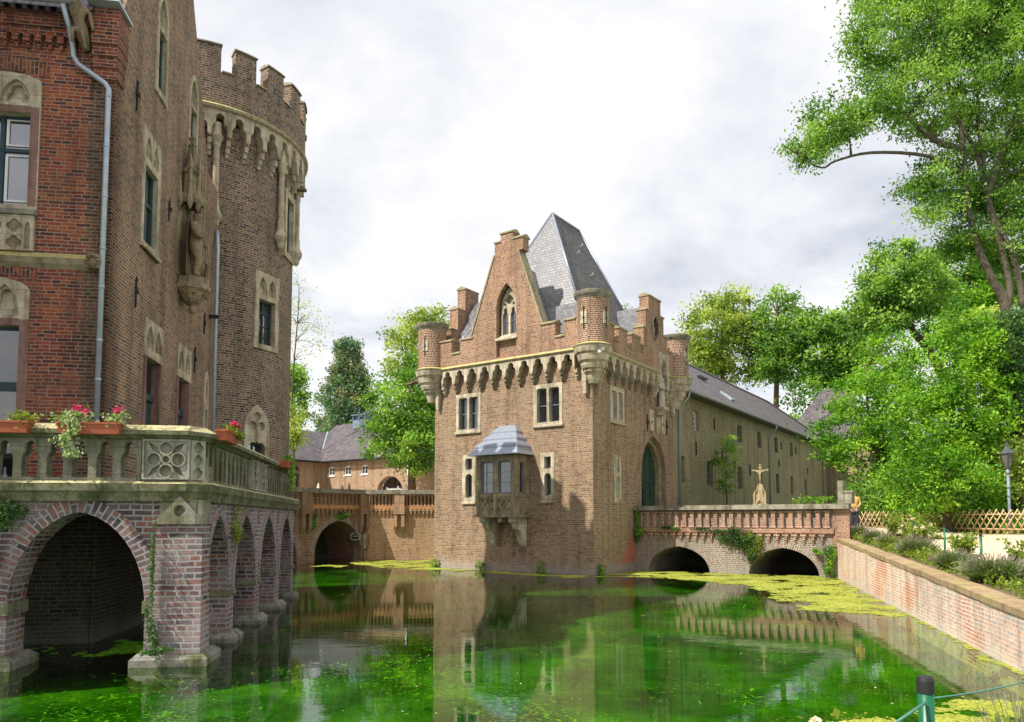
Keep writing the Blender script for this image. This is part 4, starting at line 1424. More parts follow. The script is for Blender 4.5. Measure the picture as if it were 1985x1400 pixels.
# ------------------------------------------------------------------ barn wing beside the gatehouse
barn = thing('barn_wing', 'long brick farm wing with pantiled roof running away from the gatehouse', 'barn', (3.56, 32.03, 0), GX)
TBn = Matrix.Translation((-0.2, 0, 0)) @ ROTX
ups = [(12.64, 13.65), (20.8, 21.85), (25.4, 26.35), (29.9, 30.9), (34.6, 35.55)]
los = [(10.6, 11.3), (14.85, 15.85), (20.75, 21.75), (25.55, 26.5), (30.1, 31.1), (34.5, 35.4), (39.3, 40.2)]
holes = [arch(a, b, 7.68, 8.75, 8.87, 3, False) for a, b in ups] + [arch(a, b, 4.5, 5.88, 6.02, 3, False) for a, b in los]
mb = MB()
mb.plate(rect(9.45, 48.5, 0.5, 9.5), holes, 0, 0.5, TBn)
mb.box(-9.5, -0.7, 47.9, 48.5, 0.5, 9.5)
mb.build('wall', M['brick_barn'], barn)
for i, h in enumerate(holes):
    xs = [p[0] for p in h]
    zs = [p[1] for p in h]
    a, b, z0, z1 = min(xs), max(xs), min(zs), max(zs)
    mb = MB()
    mb.plate(h, [rect(a + 0.1, b - 0.1, z0 + 0.08, z1 - 0.2)], 0.22, 0.3, TBn)
    for k in range(1, 4):
        z = z0 + (z1 - z0) * k / 4
        mb.box(a + 0.08, b - 0.08, 0.24, 0.28, z - 0.02, z + 0.02, TBn)
    f = mb.build('window', M['white' if i == 0 else 'greyframe'], barn)
    MB().plate(h, [], 0.29, 0.31, TBn, back=False).build('pane', M['glass'], f)
mb = MB()
ye = 9.35
sl_ = (14.0 - 9.75) / 4.7
mb.add([(0.45, ye, 9.62), (0.45, 48.9, 9.62), (-4.7, 44.5, 14.0), (-4.7, ye, 14.0)], [(0, 1, 2, 3)])
mb.add([(0.45, 48.9, 9.62), (-9.85, 48.9, 9.62), (-4.7, 44.5, 14.0)], [(0, 1, 2)])
mb.add([(-9.85, 48.9, 9.62), (-9.85, ye, 9.62), (-4.7, ye, 14.0), (-4.7, 44.5, 14.0)], [(0, 1, 2, 3)])
mb.add([(0.45, ye, 9.55), (-0.25, ye, 9.5), (-0.25, 48.9, 9.5), (0.45, 48.9, 9.55)], [(0, 1, 2, 3)])
bro = mb.build('roof', M['tile'], barn)
mb = MB()
mb.tube([(-4.7, ye, 14.02), (-4.7, 44.5, 14.02), (0.4, 48.8, 9.66)], 0.11, 7)
mb.build('ridge_tiles', M['tile'], bro)
for (y_, k_) in ((21.6, 0.3), (11.0, 0.16)):
    z_ = 9.62 + (14.0 - 9.62) * k_
    x_ = 0.45 - 5.15 * k_
    mb = MB()
    Tk = Matrix.Translation((x_, y_, z_ + 0.05)) @ Matrix.Rotation(math.atan2(14.0 - 9.62, 5.15), 4, 'Y')
    mb.plate(rect(-0.5, 0.5, -0.35, 0.35), [rect(-0.42, 0.42, -0.27, 0.27)], -0.05, 0.08, Tk @ Matrix.Rotation(R(90), 4, 'X') @ Matrix.Scale(1, 4))
    s_ = mb.build('skylight', M['zinc'], bro)
    MB().box(-0.42, 0.42, -0.27, 0.27, 0.0, 0.03, Tk).build('pane', M['glass'], s_)
mb = MB()
for (y_, k_) in ((16.2, 0.63), (16.6, 0.63), (20.2, 0.6), (20.6, 0.6), (21.0, 0.6), (21.4, 0.6)):
    z_ = 9.62 + (14.0 - 9.62) * k_
    x_ = 0.45 - 5.15 * k_
    mb.mark()
    mb.box(x_ - 0.05, x_ + 0.22, y_ - 0.1, y_ + 0.1, z_ + 0.0, z_ + 0.16)
mb.build_each('vent_tile', M['iron'], bro)
mb = MB()
pts = [[(0.52 + 0.08 * math.cos(t), y_, 9.58 + 0.08 * math.sin(t)) for t in [math.pi + math.pi * i / 6 for i in range(7)]] for y_ in (ye, 28, 48.9)]
mb.grid(pts)
mb.build('gutter', M['zinc'], barn)
for (y_, zb) in ((10.25, 2.0), (28.2, 2.0), (46.6, 2.0)):
    MB().tube([(0.52, y_ - 0.3 if y_ > 20 else y_, 9.5), (0.5, y_ - 0.3 if y_ > 20 else y_, 9.25), (-0.1, y_ + (0.0 if y_ > 20 else 0.1), 8.65), (-0.1, y_, zb)], 0.065, 8).build('downpipe', M['zinc'], barn)
mb = MB()
for (y_, z_, h_) in ((16.2, 8.4, .7), (13.0, 6.6, .8), (23.4, 5.9, .8), (20.0, 6.2, .8), (31.8, 8.3, .6), (36.4, 8.3, .6), (31.0, 6.9, .6), (40.5, 6.8, .5), (44.5, 8.3, .5), (17.6, 6.6, .7)):
    mb.mark()
    mb.box(-0.2, -0.13, y_ - 0.04, y_ + 0.04, z_ - h_ / 2, z_ + h_ / 2)
mb.build_each('wall_anchor', M['iron'], barn)
# gabled cross wing at the far end of the barn
cw = thing('cross_wing', 'brick cross wing with tall hipped pantile roof behind the bright leaves', 'barn', (3.56, 32.03, 0), GX)
mb = MB()
mb.box(-5, 3.54, 49.5, 56, 0.5, 9.8)
mb.build('wall', M['brick_court'], cw)
mb = MB()
q = [(-5.3, 49.2, 9.85), (3.9, 49.2, 9.85), (3.9, 56.3, 9.85), (-5.3, 56.3, 9.85)]
a1, a2 = (-1.2, 52.7, 16.1), (0.9, 52.7, 16.1)
mb.add([q[0], q[1], a2, a1], [(0, 1, 2, 3)])
mb.add([q[1], q[2], a2], [(0, 1, 2)])
mb.add([q[2], q[3], a1, a2], [(0, 1, 2, 3)])
mb.add([q[3], q[0], a1], [(0, 1, 2)])
mb.build('roof', M['tile'], cw)

# ------------------------------------------------------------------ bridge to the gate
BO = Vector((3.56, 32.03, 0)) + Vector((0.571, 0.821, 0)) * 4.27
gb = thing('gate_bridge', 'two arched brick bridge with stubby brick balusters leading to the gate', 'bridge', BO, GX)
A1, A2 = arch(0.67, 3.66, -0.6, 0.02, 1.17, 10), arch(5.43, 8.37, -0.6, 0.02, 1.2, 10)
mb = MB()
mb.plate([(0.02, -0.6), (0.67, -0.6)] + [p for p in arch(0.67, 3.66, 0, 0, 1.17, 10)][::-1][0:] + [(3.66, -0.6), (5.43, -0.6)] + arch(5.43, 8.37, 0, 0, 1.2, 10)[::-1] + [(8.37, -0.6), (9.6, -0.6), (9.6, 2.0), (0.02, 2.0)], [], 0, 4.6, T0)
mb.box(0.02, 9.6, 0.0, 0.28, 2.0, 2.88)
mb.build('arched_wall', M['brick_bridge'], gb)
mb = MB()
archring(mb, 0.67, 3.66, 0.0, 1.17, 0.3, -0.015, T0, 0.03, 24)
mb.build('arch_ring', M['brick_bridge'], gb)
mb = MB()
archring(mb, 5.43, 8.37, 0.0, 1.2, 0.3, -0.015, T0, 0.03, 24)
mb.build('arch_ring', M['brick_bridge'], gb)
mb = MB()
mb.box(0.02, 9.62, -0.28, 0.3, 2.86, 3.0)
mb.box(0.02, 9.62, -0.22, 0.26, 3.0, 3.07)
mb.build('coping', M['greycap'], gb)
mb = MB()
mb.box(0.02, 9.0, -0.14, 0.0, 1.83, 2.06)
mb.build('ledge', M['brick_baluster'], gb)
base_b = None
nb = 24
for i in range(nb):
    x = 0.33 + i * (8.75 - 0.33) / (nb - 1)
    mb = MB()
    mb.box(x - 0.085, x + 0.085, -0.13, 0.0, 2.16, 2.7)
    mb.box(x - 0.15, x + 0.15, -0.15, 0.0, 2.7, 2.78)
    mb.add([(x - 0.19, -0.17, 2.065), (x + 0.13, -0.17, 2.065), (x + 0.1, 0, 2.065), (x - 0.19, 0, 2.065), (x - 0.09, -0.12, 2.16), (x + 0.09, -0.12, 2.16), (x + 0.09, 0, 2.16), (x - 0.09, 0, 2.16)],
           [(0, 1, 5, 4), (1, 2, 6, 5), (3, 0, 4, 7), (0, 3, 2, 1)])
    mb.build('baluster', M['brick_baluster'], gb)
mb = MB()
for i in range(23):
    x = 0.5 + i * 0.365
    mb.box(x - 0.14, x + 0.1, -0.13, 0.0, 1.7, 1.8)
    mb.box(x - 0.06, x + 0.04, -0.11, 0.0, 1.54, 1.7)
    mb.taper((x - 0.03, x + 0.02, -0.03, 0.0, 1.36), (x - 0.06, x + 0.04, -0.1, 0.0, 1.54))
mb.build('corbel_frieze', M['brick_baluster'], gb)
mb = MB()
mb.box(8.95, 9.6, -0.06, 0.0, 1.3, 2.86)
mb.build('end_pier', M['brick_baluster'], gb)
mb = MB()
mb.box(9.42, 9.75, -0.25, 0.35, 3.07, 3.52)
mb.box(9.38, 9.8, -0.29, 0.4, 3.52, 3.6)
mb.box(9.3, 9.5, -0.2, 0.1, 3.6, 3.62)
mb.build('end_stone', M['greycap'], gb)
mb = MB()
mb.box(9.2, 9.42, -0.22, 0.1, 3.073, 4.02)
mb.build('end_stone', M['greycap'], gb)
mb = MB()
mb.box(0.02, 7.6, 4.3, 4.597, 2.0, 2.9)
mb.box(0.02, 7.6, 4.22, 4.68, 2.9, 3.05)
mb.build('far_parapet', M['brick_bridge'], gb)
MB().box(0.1, 9.5, 4.15, 4.35, -0.6, 1.95).build('dark_backing', M['brick_under'], gb)  # added only to darken the arches, which run open to the far side
mb = MB()
mb.add([(0, 0.285, 2.05), (9.6, 0.285, 2.05), (9.6, 4.297, 2.05), (0, 4.297, 2.05)], [(0, 1, 2, 3)], gb.matrix_basis)
mb.add([(9.6, 0.285, 2.05), (13.0, -0.5, 1.72), (16, 5, 1.75), (9.6, 4.297, 2.05)], [(0, 1, 2, 3)], gb.matrix_basis)
tag(mb.build('road', M['sandpath']), 'sandy roadway leading over the bridge to the gate', None, None, 'structure')

# wayside cross
cr_ = thing('wayside_cross', 'pale stone crucifix on a gothic pinnacled base behind the bridge parapet', 'crucifix', gb.matrix_basis @ Vector((4.74, 4.45, 3.05)), GX)
cr_.scale = (0.7, 0.7, 0.7)
mb = MB()
mb.box(-0.5, 0.5, -0.3, 0.3, 0.0, 0.22)
mb.taper((-0.3, 0.3, -0.22, 0.22, 0.22), (-0.26, 0.26, -0.18, 0.18, 0.85))
mb.taper((-0.2, 0.2, -0.15, 0.15, 0.85), (-0.05, 0.05, -0.05, 0.05, 1.75))
gp = [(-0.36, 0.12), (-0.3, 0.06), (0.0, 0.5), (0.3, 0.06), (0.36, 0.12), (0.0, 0.68)]
mb.plate(gp, [], -0.36, -0.28, T0)
for s_ in (-1, 1):
    mb.box(s_ * 0.38 - 0.07, s_ * 0.38 + 0.07, -0.28, -0.12, 0.22, 0.8)
    mb.taper((s_ * 0.38 - 0.08, s_ * 0.38 + 0.08, -0.29, -0.11, 0.8), (s_ * 0.36 - 0.01, s_ * 0.36 + 0.01, -0.21, -0.19, 1.15))
    mb.tube([(s_ * 0.36, -0.1, 0.9), (s_ * 0.22, -0.1, 1.2), (s_ * 0.1, -0.1, 1.62)], [0.05, 0.04, 0.03], 6)
    for k in range(4):
        mb.lathe([(0, -0.05), (0.055, 0), (0, 0.07)], (s_ * (0.34 - 0.07 * k), -0.1), 7, M=Matrix.Translation((0, 0, 1.02 + 0.18 * k)))
mb.build('base', M['ochre'], cr_)
mb = MB()
mb.box(-0.045, 0.045, -0.03, 0.05, 1.6, 2.95)
mb.box(-0.5, 0.5, -0.03, 0.05, 2.56, 2.65)
for (x, z) in ((-0.52, 2.605), (0.52, 2.605), (0, 2.98)):
    mb.lathe([(0, -0.09), (0.08, -0.02), (0.08, 0.02), (0, 0.09)], (x, 0), 8, M=Matrix.Translation((0, 0, z)))
mb.box(-0.12, 0.12, -0.05, -0.031, 2.78, 2.85)
mb.build('cross', M['ochre'], cr_)
figure('figure', 'ochre', {'p': (0, -0.1, 2.12, 0.07), 'c': (0, -0.12, 2.42, 0.085), 'n': (0.0, -0.12, 2.54, 0.04), 'h': (0.02, -0.16, 2.66, 0.06), 'l1': (-0.14, -0.1, 2.5, 0.045), 'l2': (-0.44, -0.07, 2.63, 0.025), 'r1': (0.14, -0.1, 2.5, 0.045), 'r2': (0.44, -0.07, 2.63, 0.025), 'k': (0.02, -0.14, 1.92, 0.055), 'f': (0, -0.08, 1.68, 0.04)},
       [('p', 'c'), ('c', 'n'), ('n', 'h'), ('c', 'l1'), ('l1', 'l2'), ('c', 'r1'), ('r1', 'r2'), ('p', 'k'), ('k', 'f')], cr_)

# ------------------------------------------------------------------ bank wall on the right
bw = thing('bank_wall', 'pale brick retaining wall with brick-on-edge coping along the moat', 'wall', (WALL0.x, WALL0.y, 0))
mb = MB()
ws = [0.53 * k for k in range(51)]
for i in range(len(ws) - 1):
    a, b = ws[i], ws[i + 1]
    pa, pb = WD * a, WD * b
    ja, jb = (WN * (0.03 * noise.noise(Vector((q * 0.5, 2, 8)))) for q in (a, b))
    mb.add([(pa.x, pa.y, -0.6), (pb.x, pb.y, -0.6), (pb.x + jb.x, pb.y + jb.y, wallz(b) - 0.1), (pa.x + ja.x, pa.y + ja.y, wallz(a) - 0.1)], [(0, 3, 2, 1)], uvs=[[(a, -0.6), (a, wallz(a)), (b, wallz(b)), (b, -0.6)]])
pe = WD * 26.5
mb.add([(pe.x, pe.y, -0.6), (pe.x - 16, pe.y - 0.5, -0.6), (pe.x - 16, pe.y - 0.5, 0.75), (pe.x, pe.y, 0.75)], [(0, 3, 2, 1)])
mb.build('wall_face', M['brick_bank'], bw)
mb = MB()
for i in range(len(ws) - 1):
    a, b = ws[i], ws[i + 1]
    c = []
    for t in (a, b):
        p0, p1 = WD * t - WN * 0.03, WD * t + WN * 0.36
        z = wallz(t) + 0.022 * noise.noise(Vector((t * 0.8, 1, 3))) + 0.01 * noise.noise(Vector((t * 3.0, 4, 3)))
        p0 = p0 - WN * 0.02 * noise.noise(Vector((t * 1.1, 7, 3)))
        c.append([(p0.x, p0.y, z - 0.12), (p0.x, p0.y, z - 0.01), (p1.x, p1.y, z + 0.02), (p1.x, p1.y, z - 0.25)])
    for k in range(3):
        v0 = [0, 0.11, 0.56, 0.83][k]
        v1 = [0, 0.11, 0.56, 0.83][k + 1]
        mb.add([c[0][k], c[1][k], c[1][k + 1], c[0][k + 1]], [(3, 2, 1, 0)], uvs=[[(v1, a), (v1, b), (v0, b), (v0, a)]])
    mb.add([c[0][0], c[1][0], c[1][3], c[0][3]], [(0, 1, 2, 3)])
mb.build('coping', M['brick_cap'], bw)

# ------------------------------------------------------------------ castle main block on the left
CA = R(8.46)
E1, E2 = Vector((0.989, 0.147, 0)), Vector((-0.147, 0.989, 0))
TT = Vector((-5.29, 12.32, 0))
KK = TT - E1 * 2.6 + E2 * 2.8
castle = thing('castle_building', 'red and brown brick castle block with steep gable and sandstone windows', 'castle', KK, CA)
TR2 = ROTX
U = [dict(o=arch(-3.0, -1.42, 8.68, 11.35, 11.56, 8, False), l=rect(-2.74, -1.6, 8.78, 10.72)),
     dict(o=arch(-3.06, -1.48, 4.2, 7.0, 7.28, 8, False), l=rect(-2.78, -1.64, 3.1, 6.3))]
mb = MB()
mb.plate(rect(-9, 0, -0.5, 12.95), [arch(-2.9, -1.5, 8.75, 11.25, 11.46, 8, False), arch(-2.95, -1.56, 3.05, 6.9, 7.18, 8, False)], 0, 0.5, T0)
mb.build('front_wall', M['brick_red'], castle)
g_out = [(0.0, -0.5), (8.4, -0.5), (8.4, 13.0), (7.1, 13.0), (6.75, 13.9), (6.6, 13.9), (6.6, 14.25), (5.95, 15.5), (5.75, 15.5), (5.75, 15.95), (5.1, 17.2), (4.9, 17.2), (4.9, 17.7), (3.9, 19.6), (3.4, 19.6), (0.2, 13.2), (0.0, 13.0)]
W2 = [rect(1.72, 2.68, 8.85, 11.4), arch(2.36, 2.98, 12.85, 14.6, 15.35, 6), arch(5.05, 5.72, 12.65, 14.2, 14.95, 6), rect(2.18, 3.26, 3.05, 7.0), rect(4.64, 5.74, 3.05, 7.0), rect(5.46, 6.1, 8.75, 11.2), arch(7.36, 7.72, 3.9, 6.4, 6.85, 5)]
mb = MB()
mb.plate(g_out, W2, 0, 0.5, TR2)
mb.build('side_wall', M['brick_brown'], castle)
mb = MB()
mb.box(-8.9, -0.55, 0.55, 8.3, 0.2, 12.8)
mb.build('interior', M['dark'], castle)
mb = MB()
# invented wing, added out of view at the left to shade front wall and terrace
mb.box(-12.7, -5.4, -5.0, -0.02, -0.5, 18)
mb.add([(-13.1, -5.2, 18), (-5.1, -5.2, 18), (-9.1, -5.2, 24), (-9.1, 4.0, 24), (-13.1, 4, 18), (-5.1, 4, 18)], [(0, 1, 2), (1, 5, 3, 2), (0, 2, 3, 4), (4, 3, 5), (0, 4, 5, 1)])
mb.build('shade_block', M['brick_red'], castle)
mb = MB()
mb.add([(-9.0, -0.45, 12.75), (-0.35, -0.45, 12.75), (-0.35, 3.65, 19.4), (-9.0, 3.65, 19.4)], [(0, 1, 2, 3)])
mb.add([(-0.35, 7.6, 12.9), (-9.0, 7.6, 12.9), (-9.0, 3.65, 19.4), (-0.35, 3.65, 19.4)], [(0, 1, 2, 3)])
mb.build('roof', M['tile'], castle)
# eaves: dentils, corner pier, gutter
mb = MB()
mb.box(-9, -0.5, -0.16, 0.0, 12.52, 12.75)
mb.box(-9, -0.5, -0.1, 0.0, 12.36, 12.52)
for i in range(22):
    x = -5.2 + i * 0.215
    if x < -0.55:
        mb.box(x, x + 0.12, -0.14, 0.0, 12.18, 12.36)
        mb.box(x + 0.03, x + 0.09, -0.08, 0.0, 12.08, 12.18)
for k, e_ in enumerate((0.02, 0.08, 0.14, 0.2)):
    mb.box(-0.42 + 0.0 * k, 0.04 + e_ * 0.3, -e_ - 0.05, 0.3, 11.55 + 0.22 * k, 11.77 + 0.22 * k - 0.003)
mb.box(-0.42, 0.11, -0.26, 0.3, 12.43, 12.95)
mb.build('eaves_cornice', M['brick_red'], castle)
mb = MB()
mb.grid([[(x, -0.62 + 0.13 * math.cos(t), 12.85 + 0.12 * math.sin(t)) for t in [math.pi + math.pi * i / 8 for i in range(9)]] for x in (-9, -4, -0.55)])
mb.box(-0.46, 0.18, -0.5, 0.3, 12.96, 13.02)
mb.build('gutter', M['zinc'], castle)
mb = MB()
mb.tube([(-0.83, -0.6, 12.74), (-0.82, -0.3, 12.45), (-0.82, -0.14, 12.2), (-0.8, -0.12, 11.95), (-0.7, -0.12, 11.78), (-0.17, -0.12, 11.42), (-0.1, -0.12, 11.3), (-0.1, -0.12, 11.1), (-0.1, -0.12, 3.0)], 0.055, 10)
for z in (11.12, 10.05, 9.0, 7.9, 7.1, 6.0, 5.2, 4.2):
    mb.tube([(-0.1, -0.12, z), (-0.1, -0.12, z + 0.05)], 0.064, 10)
mb.build('downpipe', M['zinc'], castle)
MB().tube([(0.06, 8.12, 11.6), (0.1, 8.02, 11.3), (0.16, 7.86, 10.9), (0.16, 7.84, 10.6), (0.16, 7.84, 3.0)], 0.06, 8).build('downpipe', M['zinc'], castle)
figure('gargoyle', 'statue', {'a': (-0.55, -0.05, 12.1, 0.086), 'b': (-0.57, -0.3, 12.35, 0.115), 'c': (-0.6, -0.5, 12.65, 0.108), 'd': (-0.62, -0.72, 12.95, 0.086), 'h': (-0.63, -0.92, 13.05, 0.094), 's': (-0.64, -1.08, 13.0, 0.050), 'w1': (-0.42, -0.4, 12.75, 0.058), 'w2': (-0.36, -0.3, 12.4, 0.029), 'w3': (-0.78, -0.45, 12.8, 0.058), 'w4': (-0.84, -0.4, 13.05, 0.022), 'l1': (-0.5, -0.45, 12.25, 0.043), 'l2': (-0.48, -0.35, 11.98, 0.032), 'k1': (-0.68, -0.5, 12.3, 0.043), 'k2': (-0.7, -0.42, 12.05, 0.032)},
       [('a', 'b'), ('b', 'c'), ('c', 'd'), ('d', 'h'), ('h', 's'), ('c', 'w1'), ('w1', 'w2'), ('c', 'w3'), ('w3', 'w4'), ('b', 'l1'), ('l1', 'l2'), ('b', 'k1'), ('k1', 'k2')], castle)
# string course and panel under the upper window
mb = MB()
mb.add([(-9, -0.1, 7.58), (-0.25, -0.1, 7.58), (-0.25, -0.16, 7.68), (-9, -0.16, 7.68), (-9, -0.002, 7.82), (-0.25, -0.002, 7.82), (-0.25, -0.002, 7.5), (-9, -0.002, 7.5)], [(0, 1, 2, 3), (3, 2, 5, 4), (7, 6, 1, 0), (1, 6, 5, 2)])
mb.build('string_course', M['sandmoss'], castle)
mb = MB()
mb.box(-0.38, -0.12, -0.2, 0, 7.5, 7.78)
for k in range(8):
    t = k * math.pi / 4
    mb.lathe([(0, -0.06), (0.06, 0), (0, 0.06)], (-0.25 + 0.1 * math.cos(t), -0.2), 6, M=Matrix.Translation((0, 0, 7.64 + 0.1 * math.sin(t))))
mb.build('carved_boss', M['statue'], castle)
mb = MB()
holes = []
for xx in (-2.65, -1.85, -2.25):
    pass
for xx in (-3.0, -2.6, -2.2, -1.82):
    holes += [quatre(xx + 0.02, 8.33, 0.15), quatre(xx + 0.02, 7.98, 0.15)]
holes.append(arch(-1.6, -1.5, 7.86, 8.3, 8.42, 4))
mb.plate(rect(-3.2, -1.44, 7.83, 8.55), holes, -0.08, 0.0, T0)
f_ = mb.build('tracery_panel', M['sand'], castle)
MB().box(-3.2, -1.44, -0.03, -0.004, 7.84, 8.54).build('panel_ground', M['sandgrey'], f_)
mb = MB()
mb.box(-3.25, -1.4, -0.13, 0.0, 8.56, 8.66)
mb.build('window_ledge', M['greycap'], castle)
# the two front windows, with traceried heads
for k, u in enumerate(U):
    o_, lg = u['o'], u['l']
    zt = lg[2][1]
    xa, xb = lg[0][0], lg[1][0]
    xm = (xa + xb) / 2 - 0.05
    heads = []
    zb = zt + 0.2
    top_ = max(p[1] for p in o_)
    for (p, q) in ((xa + 0.0, xm - 0.03), (xm + 0.03, xb - 0.02)):
        heads.append(arch(p, q, zb, zb + 0.05, top_ - 0.14, 6))
    wz = [(xa, xb, zt - 0.75 if k == 0 else zt - 1.3, zt - 0.68 if k == 0 else zt - 1.12), (xm - 0.04, xm + 0.04, lg[0][1], zt)]
    f_ = window(castle, T0, o_, [lg], 'sand', 0.03, 0.34, 'teal', None, wz, None, 0.22, extra_holes=heads, pane_m='glass_sky' if k == 0 else 'glass')
    mb = MB()
    for h in heads:
        xs = [p[0] for p in h]
        a_, b_ = min(xs), max(xs)
        mb.plate(arch(a_ - 0.0, b_ + 0.0, zb, zb + 0.05, top_ - 0.14, 6), [trefoil(a_ + 0.07, b_ - 0.07, zb + 0.03, zb + 0.12, top_ - 0.22, 5)], 0.05, 0.12, T0)
        mb.plate(arch(a_, b_, zb, zb + 0.05, top_ - 0.14, 6), [], 0.15, 0.2, T0)
    mb.build('tympanum', M['sand'], f_)
    mb = MB()
    mb.plate(rect(xb - 0.001, xb + 0.16, lg[0][1] - 0.02, zt + 0.12), [], -0.036, 0.3, T0)
    mb.plate(rect(xa - 0.2, xb - 0.003, zt + 0.001, zt + 0.14), [], -0.036, 0.3, T0)
    mb.build('window_jamb', M['redstone'], f_)
    mb = MB()
    if k == 0:
        mb.box(xa + 0.12, xm - 0.08, 0.215, 0.24, 8.9, 9.9, T0)
        for (p, q) in ((xm + 0.07, xb - 0.09),):
            mb.plate(rect(p, q, 8.92, 9.9), [rect(p + 0.05, q - 0.02, 8.96, 9.88)], 0.19, 0.215, T0)
            mb.plate(rect(p, q, 10.1, 10.66), [rect(p + 0.05, q - 0.02, 10.13, 10.64)], 0.19, 0.215, T0)
        mb.build('casement', M['white'], f_)
mb = MB()
for (z, a, b) in ((11.5, -3.1, -1.3), (7.25, -3.15, -1.36)):
    n_ = 8
    mb.mark()
    for i in range(n_):
        xa, xb = a + (b - a) * i / n_, a + (b - a) * (i + 1) / n_
        xm_ = (a + b) / 2
        za = z + 0.12 * (1 - ((xa - xm_) / (b - xm_)) ** 2)
        zb = z + 0.12 * (1 - ((xb - xm_) / (b - xm_)) ** 2)
        mb.add([(xa, -0.01, za), (xb, -0.01, zb), (xb, -0.01, zb + 0.27), (xa, -0.01, za + 0.27)], [(0, 1, 2, 3)], T0, uvs=[[(0, xa), (0, xb), (0.27, xb), (0.27, xa)]])
mb.build_each('brick_lintel', M['brick_red'], castle)

# side windows
f_ = window(castle, TR2, rect(1.6, 2.8, 8.66, 11.52), [rect(1.74, 2.62, 8.85, 10.66)], 'sand', 0.04, 0.34, 'teal', None, [(1.74, 2.62, 9.85, 9.93), (2.15, 2.21, 8.85, 10.66)], (1.58, 2.82, 8.76, 0.1), 0.13, extra_holes=[arch(1.74, 2.16, 10.84, 10.9, 11.4, 6), arch(2.24, 2.66, 10.84, 10.9, 11.4, 6)])


def tymp(f_, pairs, z0, z1, m='sand'):
    mb = MB()
    for a, b in pairs:
        mb.plate(rect(a - 0.02, b + 0.02, z0 - 0.03, z1 + 0.03), [], 0.1, 0.15, TR2)
        mb.plate(arch(a, b, z0, z0 + 0.06, z1, 6), [trefoil(a + 0.05, b - 0.05, z0 + 0.02, z0 + 0.12, z1 - 0.05, 5)], 0.03, 0.099, TR2)
    mb.build('tympanum', M[m], f_)


tymp(f_, [(1.74, 2.16), (2.24, 2.66)], 10.84, 11.4)
for (a, b, z0, z1) in ((2.26, 3.08, 12.75, 15.45), (4.97, 5.8, 12.55, 15.05)):
    zt = z1 - 0.95
    f_ = window(castle, TR2, arch(a, b, z0, z1 - 0.75, z1, 6), [rect(a + 0.14, b - 0.12, z0 + 0.16, zt - 0.1)], 'sand', 0.04, 0.34, 'teal', None, [(a + 0.14, b - 0.12, z0 + 0.9, z0 + 0.96)], None, 0.13, extra_holes=[arch(a + 0.12, b - 0.12, zt, zt + 0.2, z1 - 0.14, 6)])
    tymp(f_, [(a + 0.12, b - 0.12)], zt, z1 - 0.14)
f_ = window(castle, TR2, rect(5.36, 6.2, 8.62, 11.3), [rect(5.5, 6.05, 8.8, 10.5)], 'redstone', 0.04, 0.34, 'teal', None, [(5.5, 6.05, 9.85, 9.92)], None, 0.13, extra_holes=[arch(5.5, 6.05, 10.65, 10.8, 11.2, 6)])
tymp(f_, [(5.5, 6.05)], 10.65, 11.2)
for (a, b) in ((2.08, 3.36), (4.55, 5.82)):
    am = (a + b) / 2
    f_ = window(castle, TR2, rect(a, b, 6.25, 7.14), [], 'sand', 0.04, 0.34, None, extra_holes=[arch(a + 0.1, am - 0.04, 6.46, 6.52, 7.02, 6), arch(am + 0.04, b - 0.1, 6.46, 6.52, 7.02, 6)], name='door_head')
    tymp(f_, [(a + 0.1, am - 0.04), (am + 0.04, b - 0.1)], 6.46, 7.02)
    mb = MB()
    mb.box(a + 0.02, a + 0.16, -0.04, 0.34, 3.03, 6.245, TR2)
    mb.box(b - 0.16, b - 0.02, -0.04, 0.34, 3.03, 6.245, TR2)
    mb.build('door_jamb', M['redstone'], castle)
    mb = MB()
    mb.box(a + 0.165, b - 0.165, 0.16, 0.2, 3.03, 6.245, TR2)
    mb.box(a + 0.165, b - 0.165, 0.1, 0.16, 5.28, 5.42, TR2)
    mb.box(am - 0.05, am + 0.05, 0.12, 0.16, 3.03, 5.28, TR2)
    d_ = mb.build('door', M['teal'], castle)
    MB().plate(rect(a + 0.26, b - 0.26, 5.5, 6.15), [], 0.145, 0.155, TR2, back=False).build('pane', M['glass'], d_)
f_ = window(castle, TR2, arch(7.28, 7.8, 3.85, 6.42, 6.95, 5), [rect(7.42, 7.68, 4.9, 5.75), rect(7.42, 7.68, 4.0, 4.75)], 'sand', 0.03, 0.34, None, glassy=0.2, extra_holes=[arch(7.4, 7.68, 5.9, 6.35, 6.75, 5)])
tymp(f_, [(7.4, 7.68)], 5.9, 6.75)
mb = MB()
for (y_, z_, h_) in ((1.45, 7.5, 0.65), (1.13, 11.9, 0.65), (6.2, 7.0, 0.7), (6.35, 10.6, 0.6), (3.55, 10.3, 0.5), (7.1, 8.3, 0.6)):
    mb.mark()
    mb.box(-0.001, 0.04, y_ - 0.018, y_ + 0.018, z_ - h_ / 2, z_ + h_ / 2)
    mb.tube([(0.04, y_ - 0.09, z_ + 0.0), (0.05, y_, z_ + 0.1), (0.04, y_ + 0.09, z_)], 0.018, 5)
    mb.lathe([(0, -0.05), (0.028, 0), (0, 0.09)], (0.03, y_), 6, M=Matrix.Translation((0, 0, z_ + h_ / 2)))
mb.build_each('wall_anchor', M['iron'], castle)
mb = MB()
mb.box(-0.001, 0.3, 7.62, 7.7, 8.65, 8.75)
mb.build('bracket', M['iron'], castle)
